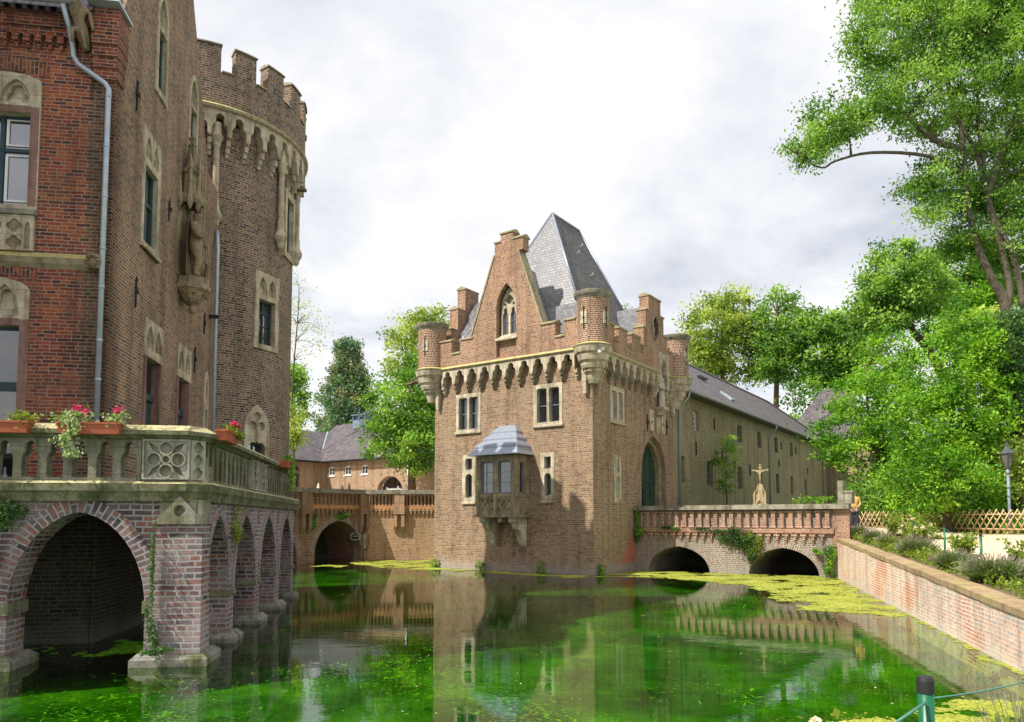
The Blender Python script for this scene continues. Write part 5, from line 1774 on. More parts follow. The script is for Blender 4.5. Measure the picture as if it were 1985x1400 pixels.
# canopy and console for the statue
NY = 4.75
mb = MB()
for i, (r_, z) in enumerate(((0.08, 8.0), (0.14, 8.12), (0.2, 8.28), (0.3, 8.42), (0.36, 8.5))):
    pass
mb.lathe([(0.0, 7.95), (0.09, 8.0), (0.13, 8.1), (0.1, 8.16), (0.24, 8.3), (0.38, 8.52), (0.42, 8.56), (0.46, 8.6), (0.46, 8.68), (0.42, 8.72), (0.42, 8.92), (0.0, 8.93)], (0.32, NY), 8, smooth=False)
for k in range(8):
    t = k * math.pi / 4 + 0.39
    mb.lathe([(0, -0.07), (0.07, 0), (0, 0.07)], (0.32 + 0.33 * math.cos(t), NY + 0.33 * math.sin(t)), 6, M=Matrix.Translation((0, 0, 8.46)))
mb.build('statue_console', M['sandgrey'], castle)
mb = MB()
mb.plate([(NY - 0.55, 8.93), (NY + 0.55, 8.93), (NY + 0.55, 10.4), (NY, 11.0), (NY - 0.55, 10.4)], [], -0.03, 0.0, TR2)
for k in range(6):
    t = -math.pi / 2 + k * math.pi / 5
    c_ = (0.02 + 0.42 * math.cos(t), NY + 0.42 * math.sin(t))
    mb.lathe([(0.0, 10.72), (0.07, 10.85), (0.09, 11.0), (0.06, 11.15), (0.07, 11.2), (0.0, 11.75)], c_, 6, smooth=False)
    mb.lathe([(0, -0.06), (0.05, 0), (0, 0.06)], c_, 6, M=Matrix.Translation((0, 0, 11.5)))
mb.lathe([(0.36, 10.95), (0.42, 11.05), (0.42, 11.15), (0.26, 11.25), (0.22, 11.8), (0.28, 11.85), (0.2, 12.0), (0.1, 12.6), (0.13, 12.63), (0.06, 12.75), (0.1, 12.85), (0.0, 12.95)], (0.2, NY), 6, smooth=False)
for k in range(4):
    t = -1.4 + k * 0.93
    mb.lathe([(0.0, 11.2), (0.05, 11.3), (0.05, 11.9), (0.07, 11.95), (0.0, 12.35)], (0.2 + 0.26 * math.cos(t), NY + 0.26 * math.sin(t)), 5, smooth=False)
mb.build('statue_canopy', M['sandgrey'], castle)
# the knight itself
kn = thing('knight_statue', 'weathered stone knight statue with cloak and lance on the castle wall console', 'statue', KK + Matrix.Rotation(CA, 3, 'Z') @ Vector((0.34, NY, 8.93)), CA)
figure('figure', 'statue', {'p': (0.02, 0, 0.92, 0.192), 'w': (0.02, 0, 1.1, 0.192), 'c': (0.0, 0.0, 1.35, 0.243), 'n': (0.02, 0, 1.56, 0.090), 'h': (0.05, 0.0, 1.72, 0.154), 'h2': (0.04, 0, 1.84, 0.115), 's1': (0.0, -0.22, 1.42, 0.109), 'e1': (0.12, -0.34, 1.15, 0.090), 'a1': (0.26, -0.24, 1.05, 0.077), 's2': (0.0, 0.22, 1.42, 0.109), 'e2': (0.06, 0.38, 1.2, 0.090), 'a2': (0.2, 0.42, 1.02, 0.077), 'l1': (0.06, -0.12, 0.75, 0.154), 'k1': (0.16, -0.16, 0.48, 0.109), 'f1': (0.08, -0.18, 0.08, 0.090), 't1': (0.22, -0.2, 0.04, 0.070), 'l2': (0.03, 0.12, 0.75, 0.154), 'k2': (0.08, 0.2, 0.46, 0.109), 'f2': (0.0, 0.26, 0.08, 0.090), 't2': (0.15, 0.3, 0.04, 0.070)},
       [('p', 'w'), ('w', 'c'), ('c', 'n'), ('n', 'h'), ('h', 'h2'), ('c', 's1'), ('s1', 'e1'), ('e1', 'a1'), ('c', 's2'), ('s2', 'e2'), ('e2', 'a2'), ('p', 'l1'), ('l1', 'k1'), ('k1', 'f1'), ('f1', 't1'), ('p', 'l2'), ('l2', 'k2'), ('k2', 'f2'), ('f2', 't2')], kn)
mb = MB()
mb.grid([[(-0.1 - 0.1 * math.cos((j - 4) * 0.4) + 0.05 * math.sin(j * 1.7), (j - 4) / 4 * wd_ - 0.05, z) for j in range(9)] for z, wd_ in ((0.05, 0.5), (0.5, 0.46), (1.0, 0.4), (1.55, 0.24))])
mb.grid([[(-0.06 - 0.1 * math.cos((j - 4) * 0.4), (j - 4) / 4 * wd_ - 0.05, z) for j in range(9)][::-1] for z, wd_ in ((0.05, 0.54), (0.5, 0.5), (1.0, 0.42), (1.55, 0.24))])
mb.build('cloak', M['statue'], kn)
mb = MB()
mb.tube([(0.28, -0.3, 1.95), (0.12, 0.3, 0.05)], 0.022, 6)
mb.tube([(0.15, 0.3, 0.1), (0.2, 0.48, 0.08), (0.16, 0.56, 0.3), (0.2, 0.5, 0.55), (0.1, 0.62, 0.7)], [0.09, 0.1, 0.08, 0.06, 0.03], 7)
mb.build('lance_and_dragon', M['statue'], kn)

# ------------------------------------------------------------------ round tower
TC = Vector((-11.17, 25.83, 0))
tower = thing('round_tower', 'round brick tower with battlements over a sandstone arcaded corbel ring', 'tower', TC)


def cylwall(mb, Rr, a0, a1, z0, z1, holes, depth, Mx=None):
    """curved wall with openings given as (angle in degrees, outline in metres round that angle)"""
    hl = []
    for an, pts in holes:
        hl.append([(R(an) * Rr + x, z) for x, z in pts])
    U0, U1 = R(a0) * Rr, R(a1) * Rr
    nu, nv = int((a1 - a0) / 4), max(2, int((z1 - z0) / 0.8))
    extra = []
    for i in range(1, nu):
        for j in range(1, nv):
            u, z = U0 + (U1 - U0) * i / nu, z0 + (z1 - z0) * j / nv
            if not any(min(p[0] for p in h) - 0.05 < u < max(p[0] for p in h) + 0.05 and min(p[1] for p in h) - 0.05 < z < max(p[1] for p in h) + 0.05 for h in hl):
                extra.append((u, z))
    outer = [(U0 + (U1 - U0) * i / nu, z0) for i in range(nu + 1)] + [(U1 - (U1 - U0) * i / nu, z1) for i in range(nu + 1)]
    hl = [h if area(h) > 0 else h[::-1] for h in hl]
    vs, fs = tri2d(outer, hl, extra)
    mb.add([(Rr * math.cos(u / Rr), Rr * math.sin(u / Rr), z) for u, z in vs], fs, Mx, True, [[vs[i] for i in f] for f in fs])
    for h in hl:
        n = len(h)
        for i in range(n):
            a, b = h[i], h[(i + 1) % n]
            q = []
            for (u, z), rr in ((a, Rr), (b, Rr), (b, Rr - depth), (a, Rr - depth)):
                q.append((rr * math.cos(u / Rr), rr * math.sin(u / Rr), z))
            mb.add(q, [(0, 1, 2, 3)], Mx)
    return mb


TRr = 3.1
tw_h = [(-25.5, rect(-0.42, 0.42, 8.3, 10.7)), (-0.5, rect(-0.4, 0.4, 11.9, 14.0)), (-31.5, arch(-0.35, 0.35, 3.1, 5.4, 6.1, 6))]
mb = MB()
cylwall(mb, TRr, -200, 160, -0.5, 15.4, tw_h, 0.3)
mb.build('wall', M['brick_tower'], tower)
MB().lathe([(2.6, 0), (2.6, 15)], (0, 0), 20).build('interior', M['dark'], tower)


def Tcyl(an, rr):
    t = R(an)
    return Matrix.Translation((rr * math.cos(t), rr * math.sin(t), 0)) @ Matrix.Rotation(t + math.pi / 2, 4, 'Z')


Tw = Tcyl(-25.5, TRr - 0.02)
f_ = window(tower, Tw, rect(-0.56, 0.56, 8.15, 10.78), [rect(-0.38, 0.38, 8.32, 9.85)], 'sand', 0.06, 0.3, 'teal', None, [(-0.38, 0.38, 9.4, 9.46), (-0.025, 0.025, 8.32, 9.85), (-0.38, 0.38, 8.98, 9.0), (-0.38, 0.38, 8.62, 8.64)], None, 0.2, extra_holes=[arch(-0.4, -0.03, 10.02, 10.1, 10.64, 6), arch(0.03, 0.4, 10.02, 10.1, 10.64, 6)])
mb = MB()
for a_, b_ in ((-0.4, -0.03), (0.03, 0.4)):
    mb.plate(rect(a_ - 0.01, b_ + 0.01, 10.0, 10.66), [], 0.1, 0.14, Tw)
    mb.plate(arch(a_, b_, 10.02, 10.1, 10.64, 6), [trefoil(a_ + 0.04, b_ - 0.04, 10.05, 10.18, 10.58, 5)], 0.0, 0.095, Tw)
mb.build('tympanum', M['sand'], f_)
Tw = Tcyl(-0.5, TRr - 0.02)
f_ = window(tower, Tw, rect(-0.55, 0.55, 11.75, 14.2), [rect(-0.35, 0.35, 11.95, 13.95)], 'sand', 0.07, 0.3, 'teal', None, [(-0.35, 0.35, 13.2, 13.26)], None, 0.15)
Tw = Tcyl(-31.5, TRr - 0.02)
f_ = window(tower, Tw, arch(-0.5, 0.5, 3.05, 5.4, 6.25, 8), [[(-0.34, 3.1), (0.34, 3.1), (0.34, 4.85), (0.2, 4.98), (0.06, 4.95), (0, 5.02), (-0.06, 4.95), (-0.2, 4.98), (-0.34, 4.85)]], 'sand', 0.06, 0.32, 'teal', None, [(-0.015, 0.015, 3.1, 4.95)], None, 0.2, extra_holes=[circ(0, 5.85, 0.15, 10), circ(-0.17, 5.53, 0.15, 10), circ(0.17, 5.53, 0.15, 10)])
MB().plate(arch(-0.44, 0.44, 5.15, 5.4, 6.15, 8), [], 0.06, 0.12, Tw).build('tympanum', M['sand'], f_)
# arcade ring
RA = 3.48
mb = MB()
NA = 36
for i in range(NA):
    c0 = 360 * i / NA
    p = 2 * math.pi * RA / NA
    a, b = -p / 2, p / 2
    tre = trefoil(a + 0.07, b - 0.07, 14.92, 14.98, 15.52)[2:]
    poly = [(a, 15.62), (a, 14.75), (a + 0.07, 14.82)] + tre[::-1] + [(b - 0.07, 14.82), (b, 14.75), (b, 15.62)]
    mb.plate(poly, [], 0, 0.38, Tcyl(c0, RA))
    for (za, zb, rr) in ((14.55, 14.75, 3.37), (14.38, 14.55, 3.26), (14.24, 14.38, 3.17)):
        mb.box(-0.06, 0.06, 0, 0.4, za, zb, Tcyl(c0 + 180 / NA, rr))
mb.build('corbel_ring', M['sand'], tower)
MB().lathe([(3.46, 15.6), (3.58, 15.66), (3.6, 15.74), (3.49, 15.84)], (0, 0), 64).build('string_course', M['sandmoss'], tower)
mb = MB()
mb.lathe([(3.48, 15.6), (3.48, 16.9)], (0, 0), 76, R0=3.48)
mb.lathe([(3.08, 16.9), (3.08, 15.6)], (0, 0), 76, R0=3.08)
for i in range(19):
    a0 = -53 + 19 * 360 / 360 * 0 + i * 360 / 19
    a1 = a0 + 11.6
    n = 4
    th = [R(a0 + (a1 - a0) * k / n) for k in range(n + 1)]
    for rr, flip in ((3.48, False), (3.08, True)):
        for k in range(n):
            p = [(rr * math.cos(th[k]), rr * math.sin(th[k]), 16.9), (rr * math.cos(th[k + 1]), rr * math.sin(th[k + 1]), 16.9), (rr * math.cos(th[k + 1]), rr * math.sin(th[k + 1]), 17.78), (rr * math.cos(th[k]), rr * math.sin(th[k]), 17.78)]
            uv = [(th[k] * rr, 16.9), (th[k + 1] * rr, 16.9), (th[k + 1] * rr, 17.78), (th[k] * rr, 17.78)]
            mb.add(p, [(3, 2, 1, 0) if flip else (0, 1, 2, 3)], None, True, [uv[::-1] if flip else uv])
    for t in (th[0], th[-1]):
        mb.add([(3.08 * math.cos(t), 3.08 * math.sin(t), 16.9), (3.48 * math.cos(t), 3.48 * math.sin(t), 16.9), (3.48 * math.cos(t), 3.48 * math.sin(t), 17.78), (3.08 * math.cos(t), 3.08 * math.sin(t), 17.78)], [(0, 1, 2, 3)])
mb.add([(3.15 * math.cos(2 * math.pi * k / 24), 3.15 * math.sin(2 * math.pi * k / 24), 15.9) for k in range(24)], [tuple(range(24))])
mb.build('battlements', M['brick_tower'], tower)
mb = MB()
for i in range(19):
    a0 = -53 + i * 360 / 19
    for (b0, b1, z) in ((a0 - 0.5, a0 + 12.1, 17.782), (a0 + 12.2, a0 + 360 / 19 - 0.6, 16.902)):
        n = 4
        mb.mark()
        rows = []
        th = [R(b0 + (b1 - b0) * k / n) for k in range(n + 1)]
        for rr, zz in ((3.04, z), (3.04, z + 0.05), (3.28, z + 0.12), (3.53, z + 0.05), (3.53, z)):
            rows.append([(rr * math.cos(t), rr * math.sin(t), zz) for t in th])
        mb.grid(rows[::-1], smooth=False)
        for e_ in (0, n):
            mb.add([rows[k][e_] for k in range(5)], [(0, 1, 2, 3, 4)])
mb.build_each('capstone', M['sandmoss'], tower)
# attached shafts
for an in (-61, -17.2, 11.5):
    c_ = (3.24 * math.cos(R(an)), 3.24 * math.sin(R(an)))
    mb = MB()
    mb.lathe([(0.0, 11.75), (0.1, 11.85), (0.13, 12.0), (0.2, 12.12), (0.22, 12.25), (0.2, 12.28), (0.17, 12.36), (0.13, 12.45), (0.12, 12.75), (0.1, 12.85), (0.1, 14.5), (0.13, 14.52), (0.12, 14.58), (0.19, 14.76), (0.21, 14.8), (0.21, 14.86), (0.14, 14.9), (0.14, 15.3)], c_, 10)
    mb.build('shaft', M['sand'], tower)
mb = MB()
figure('gargoyle', 'sandgrey', {'a': (3.2 * math.cos(R(8)), 3.2 * math.sin(R(8)), 14.6, 0.12), 'b': (3.42 * math.cos(R(8)), 3.42 * math.sin(R(8)), 14.65, 0.1), 'c': (3.6 * math.cos(R(8)), 3.6 * math.sin(R(8)), 14.55, 0.07), 'd': (3.46, 0.58, 14.77, 0.03)}, [('a', 'b'), ('b', 'c'), ('b', 'd')], tower)

# ------------------------------------------------------------------ terrace on arches
terr = thing('arcaded_terrace', 'arcaded brick terrace with mossy stone balustrade standing in the moat', 'terrace', TT, CA)
fz = 2.74
mb = MB()
fo = [(-6.2, -0.5), (-5.7, -0.5)] + arch(-5.7, -3.55, 0.95, 0.95, 2.55, 10, True, -1.12)[::-1] + [(-3.55, -0.5), (-2.9, -0.5)] + arch(-2.9, -0.8, 0.95, 0.95, 2.53, 10, True, -1.12)[::-1] + [(-0.8, -0.5), (0, -0.5), (0, fz), (-6.2, fz)]
mb.plate(fo, [], 0, 0.6, T0)
bays = [(0.5, 2.2), (2.68, 4.8), (5.36, 7.5), (8.2, 10.33)]
so_ = [(0.603, -0.5)]
for k, (a, b) in enumerate(bays):
    if k == 0:
        so_ = [(0.603, -0.5)]
pts = [(0.0, -0.5)]
for a, b in bays:
    pts += [(a, -0.5)] + arch(a, b, 0.95, 0.95, 2.5, 10, True, -1.35)[::-1] + [(b, -0.5)]
pts += [(10.75, -0.5), (10.75, fz), (0.0, fz)]
Ts = Matrix.Translation((0.02, 0.003, 0)) @ ROTX
mb.plate(pts, [arch(5.0, 5.2, 2.3, 2.42, 2.66, 4), arch(7.72, 7.92, 2.3, 2.42, 2.66, 4)], 0, 0.45, Ts)
mb.box(-2.3, 0.0, 10.4, 10.75, -0.5, fz)
mb.build('arcade_wall', M['brick_terrace'], terr)
mb = MB()
mb.mark()
archring(mb, -2.9, -0.8, 0.95, 2.53, 0.25, -0.02, T0, 0.03, 26, -1.12)
mb.mark()
archring(mb, -5.7, -3.55, 0.95, 2.55, 0.25, -0.02, T0, 0.03, 26, -1.12)
for a, b in bays:
    mb.mark()
    archring(mb, a, b, 0.95, 2.5, 0.2, -0.015, Ts, 0.03, 22, -1.35)
mb.build_each('arch_ring', M['brick_terrace'], terr)
# corner pier with gablet
mb = MB()
mb.taper((-0.72, 0.12, -0.13, 0.45, 0.2), (-0.62, 0.1, -0.1, 0.4, 2.33))
mb.build('corner_pier', M['brick_pier'], terr)
mb = MB()
mb.box(-0.68, 0.14, -0.16, 0.42, 2.33, 2.4)
mb.plate([(-0.62, 2.4), (0.1, 2.4), (-0.26, 2.8)], [circ(-0.26, 2.55, 0.1, 12)], -0.14, 0.1, T0)
mb.plate(rect(-0.6, 0.08, 2.4, 2.735), [], -0.05, 0.2, T0)
mb.box(0.02, 0.1, -0.1, 0.4, 2.4, 2.72)
Tq = Matrix.Translation((0.1, 0, 0)) @ ROTX
mb.plate([(-0.1, 2.4), (0.4, 2.4), (0.15, 2.75)], [], -0.03, 0.0, Tq)
g1 = mb.build('gablet', M['terr'], terr)
MB().plate(circ(-0.26, 2.55, 0.1, 12), [quatre(-0.26, 2.55, 0.08)], -0.11, -0.06, T0).build('quatrefoil', M['terr'], g1)
# impost stones and plinths
mb = MB()
for (x0, x1, y0, y1) in ((-0.83, -0.6, -0.05, 0.2), (-3.1, -2.86, -0.05, 0.62)):
    mb.mark()
    mb.box(x0, x1, y0, y1, 0.86, 1.06)
for k, (a, b) in enumerate(bays):
    y1 = bays[k + 1][0] if k < 3 else 10.75
    mb.mark()
    mb.box(-0.44, 0.06, b - 0.03, b + 0.16, 0.9, 1.02)
    mb.mark()
    mb.box(-0.44, 0.06, y1 - 0.16, y1 + 0.03, 0.9, 1.02)
mb.build_each('impost', M['terr'], terr)


def plinth(x0, x1, y0, y1, z):
    mb = MB()
    mb.box(x0, x1, y0, y1, -0.5, z - 0.1)
    mb.taper((x0, x1, y0, y1, z - 0.1), (x0 + 0.1, x1 - 0.1, y0 + 0.1, y1 - 0.1, z))
    return mb.build('plinth', M['plinth'], terr)


plinth(-0.96, 0.25, -0.2, 0.75, 0.22)
plinth(-3.75, -2.72, -0.2, 0.75, 0.22)
for k, (a, b) in enumerate(bays):
    y1 = bays[k + 1][0] if k < 3 else 10.75
    plinth(-0.75, 0.2, b - 0.16, y1 + 0.16, 0.2)
# mouldings and floor
mb = MB()
led = [(0.1, fz - 0.03), (0.11, fz + 0.02), (0.14, fz + 0.1), (0.17, fz + 0.14), (0.18, fz + 0.26), (0.13, fz + 0.3), (-0.1, fz + 0.32)]
rows = []
for o_, z in led:
    rows.append([(-6.2, -o_, z), (-0.16 + 0.0 * o_, -o_, z), (o_ + 0.0, 0.16, z), (o_ + 0.0, 10.76 + o_, z), (-2.4, 10.76 + o_, z)])
mb.grid(rows, smooth=False)
mb.build('ledge', M['terrcap'], terr)
mb = MB()
mb.box(-7.5, -0.04, 0.05, 2.78, 2.62, 3.0)
mb.box(-2.58, -0.04, 2.785, 10.6, 2.62, 3.0)
mb.build('floor_slab', M['plinth'], terr)
# dark inner walls under the terrace
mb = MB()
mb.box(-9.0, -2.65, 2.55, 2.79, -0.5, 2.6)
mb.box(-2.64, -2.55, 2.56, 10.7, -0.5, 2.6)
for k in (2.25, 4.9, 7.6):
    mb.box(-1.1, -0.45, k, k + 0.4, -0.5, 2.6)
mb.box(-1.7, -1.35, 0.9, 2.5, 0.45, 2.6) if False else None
mb.build('dark_backing', M['brick_under'], terr)

# balustrade
BZ0, BZ1 = fz + 0.3, 3.76
Tf = Matrix.Translation((0, -0.09, 0))


def balus(T, x0, x1, n):
    mb = MB()
    p = (x1 - x0) / n
    holes = [trefoil(x0 + p * i + p * 0.17, x0 + p * (i + 1) - p * 0.17, BZ0 + 0.06, BZ0 + 0.34, BZ1 - 0.07, 5) for i in range(n)]
    mb.plate(rect(x0, x1, BZ0, BZ1), holes, 0, 0.2, T)
    return mb


balus(Tf, -6.2, -0.9, 14).build('balustrade', M['terr'], terr)
Tb = Matrix.Translation((0.03, 0, 0)) @ ROTX
balus(Tb, 0.42, 3.92, 10).build('balustrade', M['terr'], terr)
balus(Tb, 5.72, 10.6, 14).build('balustrade', M['terr'], terr)


def tracery(T, x0, x1, z0, z1, vert=False):
    mb = MB()
    cx_, cz_, h_ = (x0 + x1) / 2, (z0 + z1) / 2, (z1 - z0)
    w_ = x1 - x0
    s_ = min(w_, h_)
    if not vert:
        hs = [circ(cx_, cz_, 0.085 * s_, 12)]
        for k in range(4):
            t = k * math.pi / 2
            hs.append(circ(cx_ + 0.285 * s_ * math.cos(t), cz_ + 0.285 * s_ * math.sin(t), 0.15 * s_, 14))
        for k in range(4):
            t = math.pi / 4 + k * math.pi / 2
            c, s2 = math.cos(t), math.sin(t)
            p0 = (cx_ + 0.2 * s_ * c, cz_ + 0.2 * s_ * s2)
            p1 = (cx_ + 0.6 * s_ * c, cz_ + 0.6 * s_ * s2)
            pm = ((p0[0] + p1[0]) / 2, (p0[1] + p1[1]) / 2)
            hs.append([p0, (pm[0] - s2 * 0.07 * s_, pm[1] + c * 0.07 * s_), p1, (pm[0] + s2 * 0.07 * s_, pm[1] - c * 0.07 * s_)])
    else:
        hs = []
        for (zz, r_) in ((z0 + 0.18 * h_, 0.22), (z0 + 0.5 * h_, 0.22), (z0 + 0.82 * h_, 0.22)):
            hs.append(quatre(cx_, zz, r_ * w_ * 1.6 if w_ * 1.6 * r_ < 0.15 * h_ else 0.14 * h_))
    mb.plate(rect(x0, x1, z0, z1), hs, -0.05, 0.02, T)
    if not vert:
        for rr, pts in [(0.085, [(cx_, cz_)]), (0.15, [(cx_ + 0.285 * s_ * math.cos(k * math.pi / 2), cz_ + 0.285 * s_ * math.sin(k * math.pi / 2)) for k in range(4)])]:
            for (px_, pz_) in pts:
                mb.plate(circ(px_, pz_, (rr + 0.035) * s_, 16), [circ(px_, pz_, rr * s_ * 0.98, 16)], -0.075, -0.049, T)
        mb.plate(rect(x0, x1, z0, z1), [rect(x0 + 0.03, x1 - 0.03, z0 + 0.03, z1 - 0.03)], -0.08, -0.049, T)
    mb.plate(rect(x0 - 0.02, x1 + 0.02, z0 - 0.03, z1 + 0.02), [], 0.021, 0.18, T)
    return mb


tracery(Tf, -0.86, -0.12, BZ0 + 0.03, BZ1 - 0.02).build('tracery_panel', M['relief'], terr)
Tch = Matrix.Translation((-0.16, -0.085, 0)) @ Matrix.Rotation(R(52), 4, 'Z')
tracery(Tch, 0.02, 0.3, BZ0 + 0.03, BZ1 - 0.02, True).build('tracery_panel', M['relief'], terr)
tracery(Tb, 3.96, 4.72, BZ0 + 0.03, BZ1 - 0.02).build('tracery_panel', M['relief'], terr)
tracery(Tb, 4.9, 5.68, BZ0 + 0.03, BZ1 - 0.02).build('tracery_panel', M['relief'], terr)
mb = MB()
cop = [(0.06, BZ1 - 0.02), (0.12, BZ1 + 0.03), (0.18, BZ1 + 0.05), (0.18, BZ1 + 0.12), (0.02, BZ1 + 0.22), (-0.1, BZ1 + 0.22), (-0.2, BZ1 + 0.1), (-0.2, BZ1 - 0.02)]
rows = []
for o_, z in cop:
    rows.append([(-6.2, -0.07 - o_, z), (-0.13 + 0.2 * min(0, o_), -0.07 - o_, z), (0.01 + o_, 0.2 - 0.5 * min(0, o_), z), (0.01 + o_, 10.65, z)])
mb.grid(rows, smooth=False)
mb.build('coping', M['terrcap'], terr)


# flower boxes
def flowerbox(label, base, rz, ln, seed, trail=0.0, flowers=3, foliage=(0.2, 0.8), mat='lf_rose'):
    t = thing('flower_box', label, 'flower box', base, rz, 'flower boxes on the terrace balustrade')
    mb = MB()
    mb.taper((-ln / 2 + 0.03, ln / 2 - 0.03, -0.08, 0.08, 0), (-ln / 2, ln / 2, -0.1, 0.1, 0.16))
    mb.box(-ln / 2 - 0.012, ln / 2 + 0.012, -0.115, 0.115, 0.16, 0.19)
    mb.build('trough', M['terracotta'], t)
    g = np.random.default_rng(seed)
    P, T = [], []
    for f0 in foliage:
        c = np.array([(f0 - 0.5) * ln, -0.02, 0.27])
        n = 150
        P.append(c + g.normal(size=(n, 3)) * np.array([0.11, 0.07, 0.06]))
        T.append(g.uniform(0.1, 0.9, size=n))
    if trail:
        n = 420
        s_ = g.uniform(0, 1, size=n)
        P.append(np.stack([(foliage[0] - 0.4) * ln + g.normal(size=n) * 0.07 + 0.06 * np.sin(s_ * 9), -0.13 + g.normal(size=n) * 0.035, 0.22 - s_ * trail], 1))
        T.append(g.uniform(0.3, 1.0, size=n))
    leaves_mesh('plant', np.concatenate(P), 0.055, M[mat], t, np.concatenate(T), seed, aspect=0.8)
    if flowers:
        F, FT = [], []
        for k in range(flowers):
            c = np.array([(foliage[k % len(foliage)] - 0.5) * ln + g.normal() * 0.1, -0.06, 0.3 + abs(g.normal()) * 0.07])
            F.append(c + g.normal(size=(70, 3)) * 0.024)
            FT.append(g.uniform(0, 1, size=70))
        leaves_mesh('blossom', np.concatenate(F), 0.04, M['pink'], t, np.concatenate(FT), seed + 5, aspect=0.9)
    return t


def tp(x, y, z):
    return TT + E1 * x + E2 * y + Vector((0, 0, z))


flowerbox('terracotta flower box at the left edge with green plants and a single pink bloom', tp(-3.02, -0.28, 3.79), CA, 1.0, 11, 0, 1, (0.15, 0.85), 'lf_rose')
flowerbox('terracotta flower box with pink geraniums and white-green trailing plant above the front arch', tp(-1.62, -0.28, 3.79), CA, 0.95, 21, 0.62, 3, (0.12, 0.32, 0.9), 'lf_varieg')
flowerbox('terracotta flower box with tall pink geraniums near the terrace corner', tp(0.27, 0.75, 3.79), CA + R(90), 0.9, 31, 0.1, 3, (0.75,), 'lf_rose')
flowerbox('small terracotta flower box with dark ivy hanging down beside the tower', tp(0.28, 7.4, 3.79), CA + R(90), 0.9, 41, 0.8, 0, (0.6, 0.8), 'lf_mid')

# ------------------------------------------------------------------ rear moat wall, rear bridge
def parapet_run(root, x0, x1, mat, n, skip=()):
    """baluster row with rail, pendant frieze and coping, local front at y=0"""
    mb = MB()
    mb.box(x0, x1, -0.1, 0.25, 3.05, 3.27)
    mb.build('rail', M['orange_rail'], root)
    p = (x1 - x0) / n
    for i in range(n):
        c = x0 + p * (i + 0.5)
        mb = MB()
        mb.box(c - p * 0.22, c + p * 0.22, -0.05, 0.2, 3.27, 3.8)
        mb.box(c - p * 0.42, c + p * 0.42, -0.06, 0.21, 3.8, 3.93)
        mb.build('baluster', M[mat], root)
    mb = MB()
    q = p * 1.12
    for i in range(int((x1 - x0) / q)):
        c = x0 + q * (i + 0.5)
        mb.box(c - q * 0.36, c + q * 0.36, -0.12, 0.05, 2.92, 3.05)
        mb.box(c - q * 0.2, c + q * 0.2, -0.1, 0.05, 2.78, 2.92)
        mb.taper((c - 0.02, c + 0.02, -0.03, 0.05, 2.55), (c - q * 0.2, c + q * 0.2, -0.09, 0.05, 2.78))
    mb.build('corbel_frieze', M[mat], root)


def post_pier(root, x, mat):
    mb = MB()
    for s_ in (-1, 1):
        mb.box(x + s_ * 0.22 - 0.1, x + s_ * 0.22 + 0.1, -0.3, 0.0, 2.0, 2.75)
        mb.taper((x + s_ * 0.22 - 0.05, x + s_ * 0.22 + 0.05, -0.08, 0.0, 1.6), (x + s_ * 0.22 - 0.1, x + s_ * 0.22 + 0.1, -0.3, 0.0, 2.0))
    mb.box(x - 0.34, x + 0.34, -0.34, 0.0, 2.75, 3.2)
    mb.box(x - 0.3, x + 0.3, -0.26, 0.24, 3.2, 3.95)
    mb.build('pier', M[mat], root)


rw = thing('moat_wall', 'sunlit orange brick moat wall with balusters left of the gatehouse', 'wall', (-8.9, 44, 0))
mb = MB()
mb.plate(rect(0.0, 11, -0.5, 3.05), [], 0, 0.6, T0)
mb.box(-0.6, -0.003, 0.25, 0.597, -0.5, 3.04)
mb.build('wall_face', M['brick_rear'], rw)
parapet_run(rw, 0.35, 1.85, 'brick_rear', 7)
parapet_run(rw, 2.45, 9.5, 'brick_rear', 32)
MB().box(0.3, 9.6, 0.17, 0.22, 3.272, 3.94).build('backing_panel', M['brick_rearbridge'], rw)  # recessed wall in a darker brick that holds the shade between balusters
post_pier(rw, 2.15, 'brick_rear')
mb = MB()
mb.box(-0.2, 11, -0.3, 0.35, 3.95, 4.08)
mb.box(-0.2, 11, -0.24, 0.3, 4.08, 4.2)
mb.build('coping', M['greycap'], rw)
mb = MB()
mb.tube([(4.9, -0.02, 1.15), (4.92, -0.16, 1.2), (5.05, -0.2, 1.32)], 0.05, 6)
mb.box(4.85, 4.95, -0.06, 0.0, 0.75, 1.2)
mb.build('mooring_hook', M['iron'], rw)
mb = MB()
mb.lathe([(0.0, 0.55), (0.14, 0.7), (0.2, 1.2), (0.2, 1.5), (0.1, 1.62)], (0.12, -0.12), 10)
mb.build('spout_stone', M['sandgrey'], rw)

RBA = math.atan2(0.756, 0.654)
rb = thing('rear_bridge', 'shaded brick bridge with wide arch between castle and courtyard', 'bridge', (-8.95, 43.95, 0), RBA)
mb = MB()
mb.plate([(-11, -0.5), (-7.5, -0.5)] + arch(-7.5, -4.5, 0.4, 0.4, 2.0, 10)[::-1] + [(-4.5, -0.5), (-3.35, -0.5)] + arch(-3.35, -0.1, 0.55, 0.55, 2.36, 10)[::-1] + [(-0.1, -0.5), (0, -0.5), (0, 3.05), (-11, 3.05)], [], 0, 4.0, T0)
mb.build('arched_wall', M['brick_rearbridge'], rb)
MB().box(-10.9, 0.0, 3.4, 3.6, -0.5, 2.95).build('dark_backing', M['brick_under'], rb)
mb = MB()
archring(mb, -3.35, -0.1, 0.55, 2.36, 0.3, -0.015, T0, 0.03)
mb.build('arch_ring', M['brick_bridge'], rb)
mb = MB()
archring(mb, -7.5, -4.5, 0.4, 2.0, 0.3, -0.015, T0, 0.03)
mb.build('arch_ring', M['brick_bridge'], rb)
parapet_run(rb, -3.7, -0.4, 'brick_rearbridge', 12)
parapet_run(rb, -9.5, -4.4, 'brick_rearbridge', 18)
post_pier(rb, -4.05, 'brick_rearbridge')
